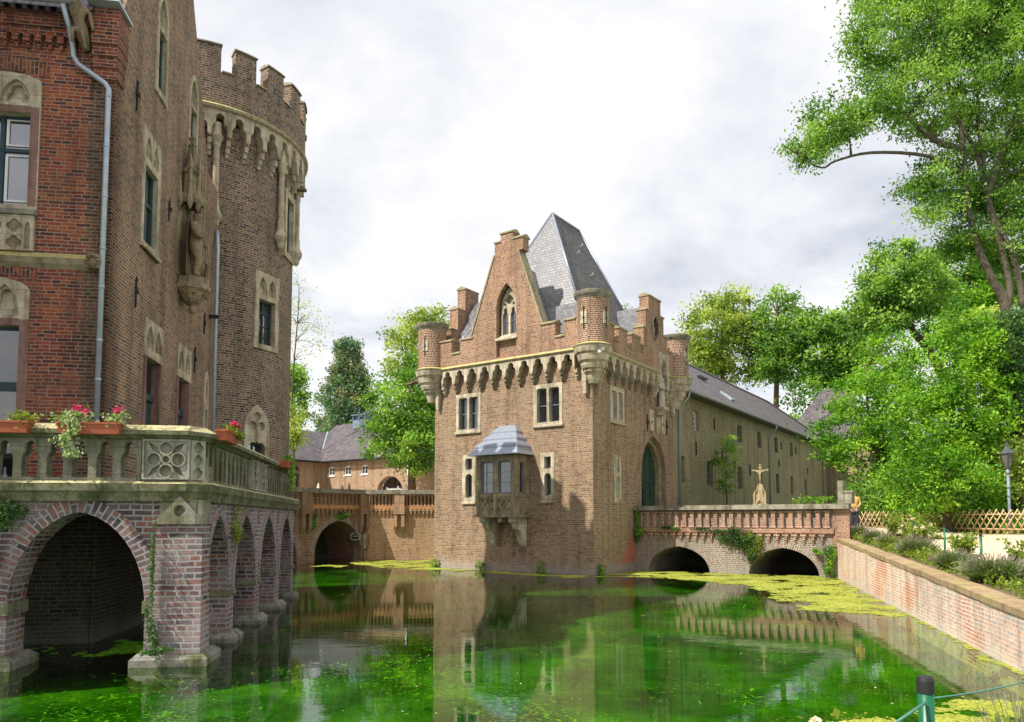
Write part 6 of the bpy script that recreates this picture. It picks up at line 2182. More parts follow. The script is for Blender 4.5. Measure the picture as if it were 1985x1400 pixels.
post_pier(rb, -0.05, 'brick_rearbridge')
mb = MB()
mb.box(-11, 0.15, -0.3, 0.35, 3.95, 4.08)
mb.box(-11, 0.15, -0.24, 0.3, 4.08, 4.2)
mb.build('coping', M['greycap'], rb)
# hanging sign on its bracket by the arch
hs = thing('hanging_sign', 'small dark hanging sign with pale scroll border beside the rear bridge arch', 'sign', (-9.35, 43.75, 1.42), 0.0)
mb = MB()
mb.plate([(-0.24, -0.16), (-0.05, -0.2), (0.22, -0.15), (0.27, 0.05), (0.2, 0.18), (-0.1, 0.17), (-0.26, 0.08)], [], -0.02, 0.02)
mb.tube([(0.2, 0.0, 0.2), (0.5, 0.0, 0.2), (0.62, 0.05, 0.15)], 0.02, 5)
mb.build('board', M['iron'], hs)
mb = MB()
mb.tube([(x * 1.08, -0.03, z * 1.1) for x, z in [(-0.24, -0.16), (-0.05, -0.2), (0.22, -0.15), (0.27, 0.05), (0.2, 0.18), (-0.1, 0.17), (-0.26, 0.08), (-0.24, -0.16)]], 0.018, 5)
mb.build('scroll_border', M['white'], hs)
mb = MB()
mb.tube([(-0.15, -0.03, -0.03), (-0.09, -0.03, 0.08), (-0.06, -0.03, -0.04), (0.0, -0.03, 0.03), (0.03, -0.03, -0.04), (0.09, -0.03, 0.04), (0.16, -0.03, -0.02)], 0.012, 4)
mb.build('lettering', M['white'], hs)

mb = MB()
mb.add([(-40, 44.3, 3.1), (3, 44.3, 3.1), (3, 75, 3.1), (-40, 75, 3.1)], [(0, 1, 2, 3)])
tag(mb.build('courtyard', M['sandpath']), 'pale gravel courtyard in front of the outbuildings', None, None, 'structure')

# ------------------------------------------------------------------ courtyard building
QQ = Vector((-15.7, 60, 0))
cb = thing('courtyard_building', 'low tan brick outbuilding with pantiled roof, small white windows and glazed arch', 'building', QQ, GX)
wh = [rect(0.85, 1.6, 5.98, 6.72), rect(2.75, 3.5, 5.98, 6.72), rect(4.65, 5.4, 5.98, 6.72), arch(6.4, 9.15, 2.9, 4.4, 5.75, 8, False)]
mb = MB()
mb.plate(rect(0.0, 18, 2.9, 7.2), wh, 0, 0.5, T0)
mb.plate(rect(-16, -0.001, 2.9, 7.2), [arch(-3.15, -2.2, 5.0, 6.3, 6.8, 6, False)], 0.0, 0.5, ROTX)
mb.box(17.5, 18, 0.5, 9, 2.9, 7.2)
mb.build('wall', M['brick_court'], cb)
for k, h in enumerate(wh[:3]):
    a, b = h[0][0], h[1][0]
    am = (a + b) / 2
    mb = MB()
    mb.plate(arch(a, b, 5.98, 6.6, 6.72, 4, False), [rect(a + 0.07, am - 0.025, 6.06, 6.3), rect(am + 0.025, b - 0.07, 6.06, 6.3), rect(a + 0.07, am - 0.025, 6.35, 6.6), rect(am + 0.025, b - 0.07, 6.35, 6.6)], 0.05, 0.12, T0)
    mb.box(a - 0.05, b + 0.05, -0.06, 0.12, 5.9, 5.98)
    f_ = mb.build('window', M['white'], cb)
    MB().plate(rect(a, b, 5.98, 6.72), [], 0.11, 0.13, T0, back=False).build('pane', M['glass'], f_)
mb = MB()
mb.plate(wh[3], [], 0.55, 0.6, T0)
f_ = mb.build('arch_glazing', M['glass'], cb)
mb = MB()
mb.box(7.75, 7.81, 0.48, 0.55, 2.9, 5.7)
mb.box(6.4, 9.1, 0.49, 0.55, 4.2, 4.26)
mb.build('glazing_bar', M['iron'], f_)
mb = MB()
xs_, zs_ = 6.95, 4.66
wave = [(0, 0.12), (0.04, 0.22), (0.12, 0.2), (0.12, 0.08), (0.04, 0.02), (0.14, 0.0), (0.24, 0.12), (0.28, 0.02), (0.38, 0.1), (0.42, 0.0), (0.5, 0.11), (0.56, 0.01), (0.66, 0.12), (0.7, 0.0), (0.8, 0.1), (0.86, 0.02), (0.94, 0.12), (1.0, 0.0), (1.1, 0.24), (1.14, 0.02), (1.24, 0.1), (1.34, 0.02), (1.5, 0.06)]
mb.tube([(xs_ + x * 1.15, 0.46, zs_ + z * 1.25) for x, z in wave], 0.035, 5)
mb.build('lettering', M['white'], f_)
MB().tube([(9.75, -0.12, 7.1), (9.75, -0.12, 3.0)], 0.07, 6).build('downpipe', M['zinc'], cb)
mb = MB()
mb.plate(arch(-3.15, -2.2, 5.0, 6.3, 6.8, 6, False), [], 0.2, 0.24, ROTX)
mb.build('arched_window', M['glass'], cb)
mb = MB()
mb.add([(-0.3, -0.4, 7.12), (18.3, -0.4, 7.12), (18.3, 4.6, 10.95), (-3.5, 4.6, 10.95), (-3.4, 3.55, 10.15)], [(0, 1, 2, 3, 4)])
mb.add([(18.3, 9.6, 7.12), (-7, 9.6, 7.12), (-3.5, 4.6, 10.95), (18.3, 4.6, 10.95)], [(0, 1, 2, 3)])
mb.add([(-7, 9.6, 7.12), (-7.5, 2.8, 7.12), (-3.4, 3.55, 10.15), (-3.5, 4.6, 10.95)], [(0, 1, 2, 3)])
mb.add([(0.4, -0.41, 7.12), (-3.4, 3.55, 10.15), (-3.4, -16.3, 10.15), (0.4, -16.3, 7.12)], [(0, 1, 2, 3)])
mb.add([(-7.5, 2.8, 7.12), (-7.5, -16.3, 7.12), (-3.4, -16.3, 10.15), (-3.4, 3.55, 10.15)], [(0, 1, 2, 3)])
cro = mb.build('roof', M['tile'], cb)
MB().tube([(0.1, -0.3, 7.2), (-3.4, 3.55, 10.2)], 0.09, 6).build('valley_gutter', M['zinc'], cro)
mb = MB()
mb.tube([(0.4, -0.5, 7.1), (18.3, -0.5, 7.1)], 0.09, 6)
mb.build('gutter', M['iron'], cb)
MB().tube([(0.45, -0.45, 7.1), (0.45, -16.3, 7.1)], 0.09, 6).build('gutter', M['iron'], cb)
mb = MB()
mb.box(-0.6, 1.0, 3.9, 5.3, 10.3, 11.1)
for x in (-0.6, 0.16, 0.92):
    mb.box(x, x + 0.08, 3.88, 5.32, 11.1, 11.5)
mb.box(-0.7, 1.1, 3.8, 5.4, 11.5, 11.58)
mb.box(-0.5, 0.9, 4.1, 5.2, 11.1, 11.5)
mb.build('ridge_vent', M['lampgrey'], cro)

# globe lamp and folded parasols on the courtyard
gl = thing('globe_lamp', 'white globe lamp on a thin post between tower and courtyard', 'lamp', (-15.0, 50, 3.1))
MB().tube([(0, 0, 0), (0, 0, 2.2)], 0.045, 8).build('pole', M['lampgrey'], gl)
MB().lathe([(0.0, -0.2), (0.1, -0.17), (0.17, -0.1), (0.2, 0), (0.17, 0.1), (0.1, 0.17), (0, 0.2)], (0, 0), 16, sharp=False, M=Matrix.Translation((0, 0, 2.38))).build('globe', M['globe'], gl)


def parasol(px, Y, h, mat, label):
    c = at(px, 960, Y)
    t = thing('folded_parasol', label, 'parasol', (c.x, Y, 3.1), 0, 'folded parasols in the courtyard')
    MB().tube([(0, 0, 0), (0, 0, h)], 0.03, 6).build('pole', M['white'], t)
    mb = MB()
    mb.grid([[(r_ * (1 + 0.25 * math.cos(6 * q)) * math.cos(q), r_ * (1 + 0.25 * math.cos(6 * q)) * math.sin(q), z) for q in [2 * math.pi * i / 18 for i in range(18)]] for r_, z in ((0.13, h - 1.4), (0.17, h - 1.1), (0.11, h - 0.4), (0.04, h - 0.05), (0.01, h + 0.05))], True)
    mb.build('canopy', M[mat], t)


parasol(617, 49, 1.75, 'canvas', 'folded cream parasol behind the rear bridge, nearest the globe lamp')
parasol(663, 50, 1.72, 'brown_canvas', 'folded brown parasol behind the rear bridge, left one of the brown pair')
parasol(676, 49.5, 1.8, 'brown_canvas', 'taller folded brown parasol behind the rear bridge near its corner pier')
ch0 = thing('cafe_chair', 'white cafe chair seen between the balusters of the rear bridge', 'chair', (0, 0, 0), 0, 'white cafe chairs behind the rear bridge')
mb = MB()
mb.box(-0.22, 0.22, -0.22, 0.22, 0.43, 0.47)
mb.build('seat', M['white'], ch0)
mb = MB()
mb.box(-0.22, 0.22, 0.19, 0.23, 0.5, 0.92)
mb.build('backrest', M['white'], ch0)
for sx in (-1, 1):
    for sy in (-1, 1):
        MB().box(sx * 0.2 - 0.02, sx * 0.2 + 0.02, sy * 0.2 - 0.02, sy * 0.2 + 0.02, 0, 0.43).build('leg', M['white'], ch0)
for i, (px, Y, rz) in enumerate(((622, 46.6, 0.4), (640, 47.2, 2.2), (652, 46.4, 1.0), (668, 46.9, 3.0), (686, 47.4, 0.2))):
    c = ch0 if i == 0 else copy_tree(ch0)
    p_ = at(px, 960, Y)
    c.location = (p_.x, Y, 3.1)
    c.rotation_euler = (0, 0, rz)

# ------------------------------------------------------------------ right bank: posts, wires, fence, lamp, person
p0 = thing('fence_post', 'green tubular fence post with black cap', 'post', (0, 0, 0), 0, 'green wire fence posts along the moat')
MB().tube([(0, 0, -0.2), (0, 0, 0.97)], 0.0275, 14).build('tube', M['post'], p0)
MB().lathe([(0.03, 0.93), (0.031, 0.975), (0.027, 0.99), (0.0, 0.995)], (0, 0), 14).build('cap', M['iron'], p0)
pp = [((1.56, 2.8, 0.82), 'nearest green post with black cap and wire at the bottom right'),
      ((10.62, 16.6, 1.1), 'green post standing tallest in the flower bed against the sand path'),
      ((12.4, 21.0, 1.25), 'second green post in the bed, just left of the tallest one there'),
      ((14.0, 25.5, 1.36), 'third green post in the bed, half hidden by lavender and roses'),
      ((15.4, 30.0, 1.45), 'farthest green post in the bed near the bridge end pier')]
tops = []
for i, (c, lb) in enumerate(pp):
    q = p0 if i == 0 else copy_tree(p0)
    q.location = c
    q['label'] = lb
    tops.append(Vector(c) + Vector((0, 0, 0.92)))


def sag(a, b, k, n=10):
    return [a.lerp(b, i / n) - Vector((0, 0, k * 4 * (i / n) * (1 - i / n))) for i in range(n + 1)]


mb = MB()
offs = Vector((-0.02, -0.03, 0))
mb.tube(sag(Vector((1.54, 2.77, 1.72)), Vector((0.0, 1.7, 1.62)), 0.07), 0.0055, 6)
tag(mb.build('fence_wire', M['wire']), 'green wire sagging to the left from the nearest post', 'wire', 'wires of the post fence')
mb = MB()
mb.tube(sag(Vector((1.58, 2.83, 1.72)), Vector((5.5, 6.2, 1.75)), 0.16, 16), 0.004, 5)
tag(mb.build('fence_wire', M['wire']), 'thin wire running right from the nearest post over the water', 'wire', 'wires of the post fence')
for i in range(1, 4):
    mb = MB()
    mb.tube(sag(tops[i], tops[i + 1], 0.12), 0.005, 5)
    tag(mb.build('fence_wire', M['wire']), ['', 'wire between the tallest bed post and the second post', 'wire between the second and third bed posts', 'wire between the third bed post and the farthest post'][i], 'wire', 'wires of the post fence')

FA, FB = Vector((17.6, 36, 1.84)), Vector((20.4, 24, 1.88))
fd = (FB - FA)
fl = fd.length
lf = thing('lattice_fence', 'low crossed wooden lattice fence along the sand path', 'fence', FA, math.atan2(fd.y, fd.x))
mb1, mb2 = MB(), MB()
nsl = int(fl / 0.31)
rf = random.Random(3)
for i in range(-3, nsl):
    x = i * 0.31
    for s_, y_, mbx in ((1, -0.03, mb1), (-1, 0.03, mb2)):
        a_, b_ = (x, x + 0.72) if s_ > 0 else (x + 0.72, x)
        j = rf.uniform(-0.015, 0.015)
        mbx.mark()
        mbx.tube([(a_ + j, y_, -0.02), (b_ + j, y_ + rf.uniform(-0.01, 0.01), 0.97 + rf.uniform(-0.02, 0.02))], 0.026 if s_ > 0 else 0.02, 6)
mb1.build_each('slat', M['fence'], lf)
mb2.build_each('slat', M['fence'], lf)
for z in (0.2, 0.78):
    MB().tube([(0, 0, z), (fl, 0, z)], 0.03, 6).build('rail', M['fence'], lf)
# park lamp behind the fence
lc = at(1957, 990, 28.6)
la = thing('park_lamp', 'grey lantern style park lamp on a slim post behind the lattice fence', 'street lamp', (lc.x, 28.6, 1.6))
MB().tube([(0, 0, 0), (0, 0, 2.85)], [0.055] * 2, 10).tube([(0, 0, 2.6), (0, 0, 2.72)], 0.075, 10).build('pole', M['lampgrey'], la)
MB().lathe([(0.1, 2.83), (0.13, 2.87), (0.24, 3.4), (0.0, 3.4)], (0, 0), 6, smooth=False).build('lantern_glass', plain('lantern_glass', (0.12, 0.12, 0.115), 0.25), la)
mb = MB()
for k in range(6):
    t = k * math.pi / 3
    mb.tube([(0.132 * math.cos(t), 0.132 * math.sin(t), 2.87), (0.245 * math.cos(t), 0.245 * math.sin(t), 3.4)], 0.012, 4)
mb.build('lantern_frame', M['iron'], la)
MB().lathe([(0.3, 3.4), (0.28, 3.44), (0.15, 3.56), (0.1, 3.62), (0.06, 3.7), (0.07, 3.76), (0.02, 3.82), (0.0, 3.9)], (0, 0), 6, smooth=False).build('lantern_roof', M['darkgrey'], la)

# person by the bridge end
pe_ = at(1655, 957, 31.6)
pr = thing('person', 'person in a yellow top standing beside the bridge end stone', 'person', (pe_.x, 31.6, 2.0), R(-25))
figure('body', 'skin', {'p': (0, 0, 0.86, 0.13), 'w': (0, 0, 1.05, 0.12), 'c': (0, -0.01, 1.26, 0.15), 'n': (0, 0, 1.42, 0.05), 'h': (0, -0.02, 1.54, 0.085), 'h2': (0, 0.0, 1.63, 0.075), 's1': (-0.17, 0, 1.34, 0.055), 'e1': (-0.23, -0.02, 1.08, 0.042), 'a1': (-0.12, -0.2, 0.98, 0.034), 'm1': (-0.04, -0.27, 1.0, 0.03), 's2': (0.17, 0, 1.34, 0.055), 'e2': (0.24, -0.02, 1.08, 0.042), 'a2': (0.14, -0.2, 0.96, 0.034), 'm2': (0.06, -0.27, 0.98, 0.03), 'l1': (-0.09, 0, 0.78, 0.09), 'k1': (-0.1, -0.02, 0.46, 0.06), 'f1': (-0.1, 0.01, 0.08, 0.045), 't1': (-0.11, -0.15, 0.03, 0.04), 'l2': (0.09, 0, 0.78, 0.09), 'k2': (0.1, -0.02, 0.46, 0.06), 'f2': (0.1, 0.01, 0.08, 0.045), 't2': (0.11, -0.15, 0.03, 0.04)},
       [('p', 'w'), ('w', 'c'), ('c', 'n'), ('n', 'h'), ('h', 'h2'), ('c', 's1'), ('s1', 'e1'), ('e1', 'a1'), ('a1', 'm1'), ('c', 's2'), ('s2', 'e2'), ('e2', 'a2'), ('a2', 'm2'), ('p', 'l1'), ('l1', 'k1'), ('k1', 'f1'), ('f1', 't1'), ('p', 'l2'), ('l2', 'k2'), ('k2', 'f2'), ('f2', 't2')], pr)
figure('top', 'yellow', {'p': (0, 0, 0.84, 0.16), 'w': (0, 0, 1.05, 0.145), 'c': (0, -0.01, 1.26, 0.168), 'n': (0, 0, 1.38, 0.07), 's1': (-0.18, 0, 1.34, 0.075), 'e1': (-0.22, -0.01, 1.2, 0.065), 's2': (0.18, 0, 1.34, 0.075), 'e2': (0.22, -0.01, 1.2, 0.065)}, [('p', 'w'), ('w', 'c'), ('c', 'n'), ('c', 's1'), ('s1', 'e1'), ('c', 's2'), ('s2', 'e2')], pr)
figure('trousers', 'trousers', {'p': (0, 0, 0.86, 0.15), 'l1': (-0.09, 0, 0.76, 0.105), 'k1': (-0.1, -0.02, 0.46, 0.08), 'f1': (-0.1, 0.01, 0.1, 0.065), 'l2': (0.09, 0, 0.76, 0.105), 'k2': (0.1, -0.02, 0.46, 0.08), 'f2': (0.1, 0.01, 0.1, 0.065)}, [('p', 'l1'), ('l1', 'k1'), ('k1', 'f1'), ('p', 'l2'), ('l2', 'k2'), ('k2', 'f2')], pr)
figure('hair', 'hair', {'a': (0, 0.03, 1.5, 0.08), 'b': (0, 0.02, 1.6, 0.1), 'c': (0, 0.0, 1.68, 0.075)}, [('a', 'b'), ('b', 'c')], pr)
mb = MB()
for s_ in (-1, 1):
    mb.lathe([(0, -0.012), (0.012, 0), (0, 0.012)], (s_ * 0.032, -0.1), 6, M=Matrix.Translation((0, 0, 1.57)))
mb.box(-0.025, 0.025, -0.105, -0.09, 1.49, 1.5)
mb.build('face_features', M['trousers'], pr)


# lavender, roses
def lavender(label, c, r, h, seed, kind='lf_lav'):
    g = np.random.default_rng(seed)
    t = thing('lavender_bush', label, 'bush', c, 0, 'lavender and herb bushes along the bank wall')
    n = int(1500 * (r / 0.5) ** 2) + 500
    r, h = r * 0.9, h * 0.85
    a = g.uniform(0, 2 * math.pi, n)
    tilt = g.uniform(0, 1, n) ** 0.6 * 1.15
    ln = h * g.uniform(0.75, 1.15, n) * (1 - 0.15 * tilt)
    b0 = np.stack([np.cos(a) * r * 0.25 * g.uniform(0, 1, n), np.sin(a) * r * 0.25 * g.uniform(0, 1, n), np.zeros(n)], 1)
    d = np.stack([np.cos(a) * np.sin(tilt) * r / h * 1.0, np.sin(a) * np.sin(tilt) * r / h * 1.0, np.cos(tilt * 0.9)], 1)
    tip = b0 + d * ln[:, None]
    mbs = []
    for nm, k0, k1, wd_, mt in (('stems', 0.0, 0.86, 0.009, kind), ('flower_spikes', 0.88, 1.04, 0.009, 'lav_flower')):
        A, B = b0 + (tip - b0) * k0, b0 + (tip - b0) * k1
        if nm == 'flower_spikes':
            q_ = max(40, n // 7)
            A, B, n = A[:q_], B[:q_], q_
        else:
            A = A + (B - A) * g.uniform(0, 0.5, n)[:, None]
            B = A + (B - A) * g.uniform(0.6, 1.0, n)[:, None]
        s_ = np.cross(B - A, g.normal(size=(n, 3)))
        s_ /= np.linalg.norm(s_, axis=1)[:, None] + 1e-9
        s_ *= (wd_ if nm == 'stems' else wd_ * 0.8) * (0.45 if Vector(c).y < 6 else 1)
        V = np.stack([A - s_ * 1.2, A + s_ * 1.2, B + s_ * 0.7, B - s_ * 0.7], 1).reshape(-1, 3)
        me = bpy.data.meshes.new(nm)
        me.from_pydata(V.tolist(), [], [[4 * i, 4 * i + 1, 4 * i + 2, 4 * i + 3] for i in range(n)])
        me.update()
        ta = me.attributes.new('tone', 'FLOAT', 'FACE')
        ta.data.foreach_set('value', np.clip(g.uniform(0, 1, n), 0, 1).astype(np.float32))
        me.materials.append(M[mt])
        o = bpy.data.objects.new(nm, me)
        COL.objects.link(o)
        o.parent = t
    return t


def bp(t, off):
    return Vector(bank(t, off))


lavender('lavender bush against the end pier of the gate bridge', bp(0.6, 0.85), 0.55, 0.75, 1)
lavender('pale lavender bush, second along the wall from the bridge', bp(3.4, 0.85), 0.5, 0.65, 2)
lavender('yellowish low herb bush between lavenders on the wall', bp(6.0, 0.85), 0.5, 0.62, 3, 'lf_rose')
lavender('broad lavender bush beside the second green post', bp(9.4, 0.95), 0.72, 0.72, 4)
lavender('dense green lavender bush left of the tallest bed post', bp(13.4, 0.85), 0.62, 0.6, 5)
lavender('big round lavender bush near the right edge, right of the tallest bed post', bp(16.0, 0.9), 0.85, 0.68, 6)
lavender('faded lavender bush at the bottom right corner near the first post', Vector((2.92, 4.15, 0.75)), 0.45, 0.84, 7)


def rose(label, c, h, r, seed, flowers=2):
    g = np.random.default_rng(seed)
    t = thing('rose_bush', label, 'bush', c, 0, 'rose bushes in the bank flower bed')
    mb = MB()
    P, F = [], []
    for k in range(9):
        a = g.uniform(0, 2 * math.pi)
        e = np.array([math.cos(a) * r * g.uniform(0.3, 1), math.sin(a) * r * g.uniform(0.3, 1), h * g.uniform(0.65, 1.05)])
        m = e * np.array([0.35, 0.35, 0.6])
        mb.tube([(0, 0, -0.05), tuple(m), tuple(e)], [0.012, 0.008, 0.004], 5, caps=False)
        for q in range(16):
            s_ = g.uniform(0.3, 1.0)
            base = (m * s_ * 2 if s_ < 0.5 else m + (e - m) * (s_ - 0.5) * 2)
            P.append(base + g.normal(size=(6, 3)) * 0.055)
        if k < flowers:
            F.append(e + g.normal(size=(40, 3)) * (0.022 if Vector(c).y > 6 else 0.009))
    mb.build('stem', M['post'] if False else M['lf_stem'], t)
    P = np.concatenate(P)
    leaves_mesh('foliage', P, 0.08 if Vector(c).y > 6 else 0.045, M['lf_rose'], t, g.uniform(0.1, 0.9, len(P)), seed, aspect=0.7)
    if F:
        F = np.concatenate(F)
        leaves_mesh('blossom', F, 0.06 if Vector(c).y > 6 else 0.02, M['rosepetal'], t, g.uniform(0, 1, len(F)), seed, aspect=0.9)


M['lf_stem'] = plain('rose_stem', (0.13, 0.17, 0.05), 0.7)
rose('leafy rose bush beside the person at the bridge end', bp(1.6, 1.9), 1.15, 0.6, 51, 1)
rose('bushy rose with yellow green leaves before the lattice fence end', bp(3.6, 2.0), 1.0, 0.7, 52, 2)
rose('low rose bush with a white bloom left of the third bed post', bp(6.2, 1.7), 0.8, 0.6, 53, 2)
rose('rose bush with white blooms between second and third bed posts', bp(8.2, 1.5), 0.85, 0.6, 54, 2)
rose('spreading rose bush just left of the tallest bed post', bp(12.4, 1.3), 0.85, 0.55, 55, 1)
rose('thin rose bush right of the tallest bed post against the sand path', bp(15.2, 1.7), 0.85, 0.5, 56, 0)
rose('rose bush at the right edge of the picture over the bank wall', bp(17.1, 1.4), 0.9, 0.5, 57, 1)
rose('young rose with a pale pink bud beside the nearest post', Vector((1.42, 3.05, 0.8)), 0.72, 0.3, 58, 2)

# ------------------------------------------------------------------ trees
def blob(px, py, Y, rx, ry, rd=None):
    c = at(px, py, Y)
    k = Y / 1415.0
    return (c.x, c.y, c.z, rx * k, (rd if rd is not None else rx * k), ry * k)


# sequoia behind the courtyard building
def conifer(name, label, px, Y, ytop, base, halfw, seed, mat='lf_conifer'):
    g = np.random.default_rng(seed)
    c = at(px, ytop, Y)
    h = c.z - base
    t = thing(name, label, 'tree', (c.x, Y, base))
    MB().tube([(0, 0, -0.2), (0, 0, h * 0.5), (0, 0, h * 0.97)], [0.6, 0.35, 0.04], 9).build('trunk', M['bark'], t)
    n = 420
    u = g.uniform(0, 1, n) ** 0.8
    z = h * (0.1 + 0.9 * u)
    rr = halfw * np.minimum(1, np.maximum(0.14, (1 - u) * 1.55) ** 0.75) * g.uniform(0.45, 1.05, n)
    a = g.uniform(0, 2 * math.pi, n)
    C = np.stack([rr * np.cos(a), rr * np.sin(a), z], 1)
    mb = MB()
    for k in range(0, n, 5):
        mb.tube([(0, 0, z[k] + 0.1), tuple(C[k])], [0.06, 0.02], 4, caps=False)
    mb.build('branches', M['bark'], t)
    per = 95
    P = np.repeat(C, per, 0) + g.normal(size=(n * per, 3)) * np.array([0.42, 0.42, 0.36])
    tone = np.repeat(np.clip(g.normal(0.45, 0.28, n), 0, 1), per)
    leaves_mesh('crown', P, 0.34, M[mat], t, tone, seed, aspect=0.5)


conifer('sequoia', 'tall blue-green sequoia with rusty tips behind the courtyard building', 676, 88, 666, 3.0, 4.7, 71)
tree('maple', 'dark green tree just right of the round tower', (at(572, 950, 72).x, 72, 3), [blob(566, 770, 72, 30, 70), blob(582, 800, 72, 22, 34), blob(560, 740, 72, 24, 45)], 'lf_mid', 81, 70, 90, 0.5, 0.3, 0.3)
tree('young_tree', 'small light green tree in front of the tiled wing beside the tower', (at(572, 950, 54).x, 54, 3.1), [blob(570, 820, 54, 16, 38), blob(566, 850, 54, 18, 22)], 'lf_yellow', 82, 40, 50, 0.32, 0.2, 0.12)
tree('birch', 'sparse tree with thin drooping twigs beside the round tower', (at(555, 950, 60).x, 60, 3), [blob(585, 640, 60, 45, 60), blob(572, 560, 60, 22, 45)], 'lf_yellow', 83, 90, 14, 0.4, 0.15, 0.1, limbs=40, droop=0.6)
tree('linden', 'large sunlit linden left of the gatehouse, overhanging the courtyard', (at(800, 950, 51).x, 51, 3.1), [blob(790, 790, 51, 82, 75), blob(760, 850, 51, 62, 55), blob(810, 860, 50, 55, 62), blob(830, 740, 52, 60, 70)], 'lf_mid', 84, 210, 110, 0.42, 0.24, 0.3)
tree('acacia', 'pale airy tree rising behind the left corner turret', (at(830, 950, 56).x, 56, 3.1), [blob(818, 660, 56, 66, 58), blob(800, 710, 56, 52, 40), blob(840, 640, 56, 44, 40)], 'lf_yellow', 85, 120, 75, 0.42, 0.24, 0.3)
tree('poplar', 'twig tips of a tree showing behind the gatehouse roof', (at(1205, 900, 70).x, 70, 2), [blob(1206, 606, 70, 16, 18)], 'lf_mid', 86, 16, 24, 0.3, 0.2, 0.12)
tree('willow', 'yellow-green tree behind the barn roof, nearest the gatehouse', (at(1400, 900, 92).x, 92, 2), [blob(1385, 650, 92, 62, 75), blob(1425, 610, 92, 40, 55), blob(1360, 690, 92, 42, 55), blob(1430, 690, 92, 45, 60)], 'lf_yellow', 87, 170, 100, 0.75, 0.42, 0.5, limbs=30)
tree('alder', 'green tree with bare lower stems behind the barn roof', (at(1500, 900, 90).x, 90, 2), [blob(1505, 630, 90, 50, 70), blob(1490, 690, 90, 46, 50), blob(1530, 690, 90, 40, 60)], 'lf_ash', 88, 150, 90, 0.7, 0.4, 0.5, limbs=40)
tree('oak', 'broad dense green tree over the far end of the barn', (at(1610, 900, 88).x, 88, 2), [blob(1600, 680, 88, 66, 75), blob(1660, 690, 88, 60, 85), blob(1580, 770, 88, 60, 70), blob(1570, 640, 88, 40, 40), blob(1650, 640, 88, 50, 42)], 'lf_mid', 89, 230, 120, 0.8, 0.42, 0.6)
ob = at(1850, 900, 58)
tree('leaning_oak', 'tree with a dark curved leaning trunk in the middle of the right wood', (ob.x, 58, 2), [blob(1740, 545, 58, 68, 78), blob(1715, 600, 58, 50, 50), blob(1790, 560, 60, 50, 60)], 'lf_ash', 90, 190, 110, 0.5, 0.3, 0.45, bark='barkdark',
     trunkpath=[(0, 0, -0.2), tuple(at(1835, 760, 58) - Vector((ob.x, 58, 2))), tuple(at(1795, 672, 58) - Vector((ob.x, 58, 2))), tuple(at(1768, 640, 58) - Vector((ob.x, 58, 2))), tuple(at(1765, 590, 58) - Vector((ob.x, 58, 2))), tuple(at(1750, 540, 58) - Vector((ob.x, 58, 2)))])
tree('hornbeam', 'light green tree between the leaning oak and the tall ash', (at(1880, 900, 64).x, 64, 2), [blob(1860, 545, 64, 72, 80), blob(1830, 610, 64, 60, 60), blob(1930, 560, 64, 60, 90), blob(1900, 640, 64, 60, 70)], 'lf_bright', 91, 230, 110, 0.55, 0.34, 0.45)
tree('rowan', 'tree with yellowing leaves at mid height below the ash fork', (at(1930, 900, 46).x, 46, 2), [blob(1905, 640, 46, 40, 40), blob(1950, 680, 46, 50, 60)], 'lf_yellow', 92, 60, 80, 0.4, 0.26, 0.25)

# tall ash at the right
ab = at(1985, 1000, 33)
b0 = Vector((ab.x, 33, 1.9))


def ap(px, py, Y=33):
    return tuple(at(px, py, Y) - b0)


tree('ash', 'tall ash with forked grey trunk and long left branch filling the top right', b0,
     [blob(1760, 60, 33, 110, 80), blob(1850, 40, 34, 110, 110), blob(1930, 120, 33, 100, 130), blob(1800, 180, 33, 110, 70), blob(1700, 200, 33, 70, 50), blob(1850, 320, 34, 75, 90), blob(1940, 330, 34, 75, 110), blob(1610, 240, 33, 50, 45), blob(1560, 285, 33, 32, 32), blob(1545, 282, 33, 22, 22), blob(1585, 275, 33, 34, 30), blob(1575, 300, 33, 26, 18), blob(1640, 235, 33, 45, 35), blob(1820, 410, 33, 50, 40), blob(1880, 440, 34, 60, 60), blob(1945, 470, 34, 60, 70), blob(1790, 350, 33, 45, 35), blob(1700, 60, 33, 55, 70), blob(2010, 260, 34, 80, 180), blob(2010, 480, 35, 70, 110), blob(1975, 60, 33, 90, 110), blob(1950, -40, 34, 150, 80), blob(1780, -60, 34, 130, 60)],
     'lf_ash', 93, 920, 165, 0.36, 0.155, 0.24, bark='ashbark', limbs=80, droop=0.5,
     trunkpath=[(0, 0, -0.2), ap(1975, 800), ap(1950, 600), ap(1925, 545), ap(1893, 470), ap(1872, 370), ap(1868, 280), ap(1840, 160)],
     fork=[([ap(1950, 600), ap(1958, 560), ap(1938, 470), ap(1912, 380), ap(1890, 290), ap(1862, 240), ap(1830, 150)], 0.17),
           ([ap(1985, 600), ap(1965, 500), ap(1920, 400), ap(1905, 300), ap(1895, 220), ap(1900, 100)], 0.15),
           ([ap(1868, 290), ap(1810, 270), ap(1740, 215), ap(1660, 225), ap(1590, 245)], 0.16),
           ([ap(1872, 340), ap(1800, 303), ap(1690, 296), ap(1620, 312), ap(1590, 325), ap(1530, 290)], 0.1),
           ([ap(1912, 380), ap(1940, 300), ap(1975, 200)], 0.18)])
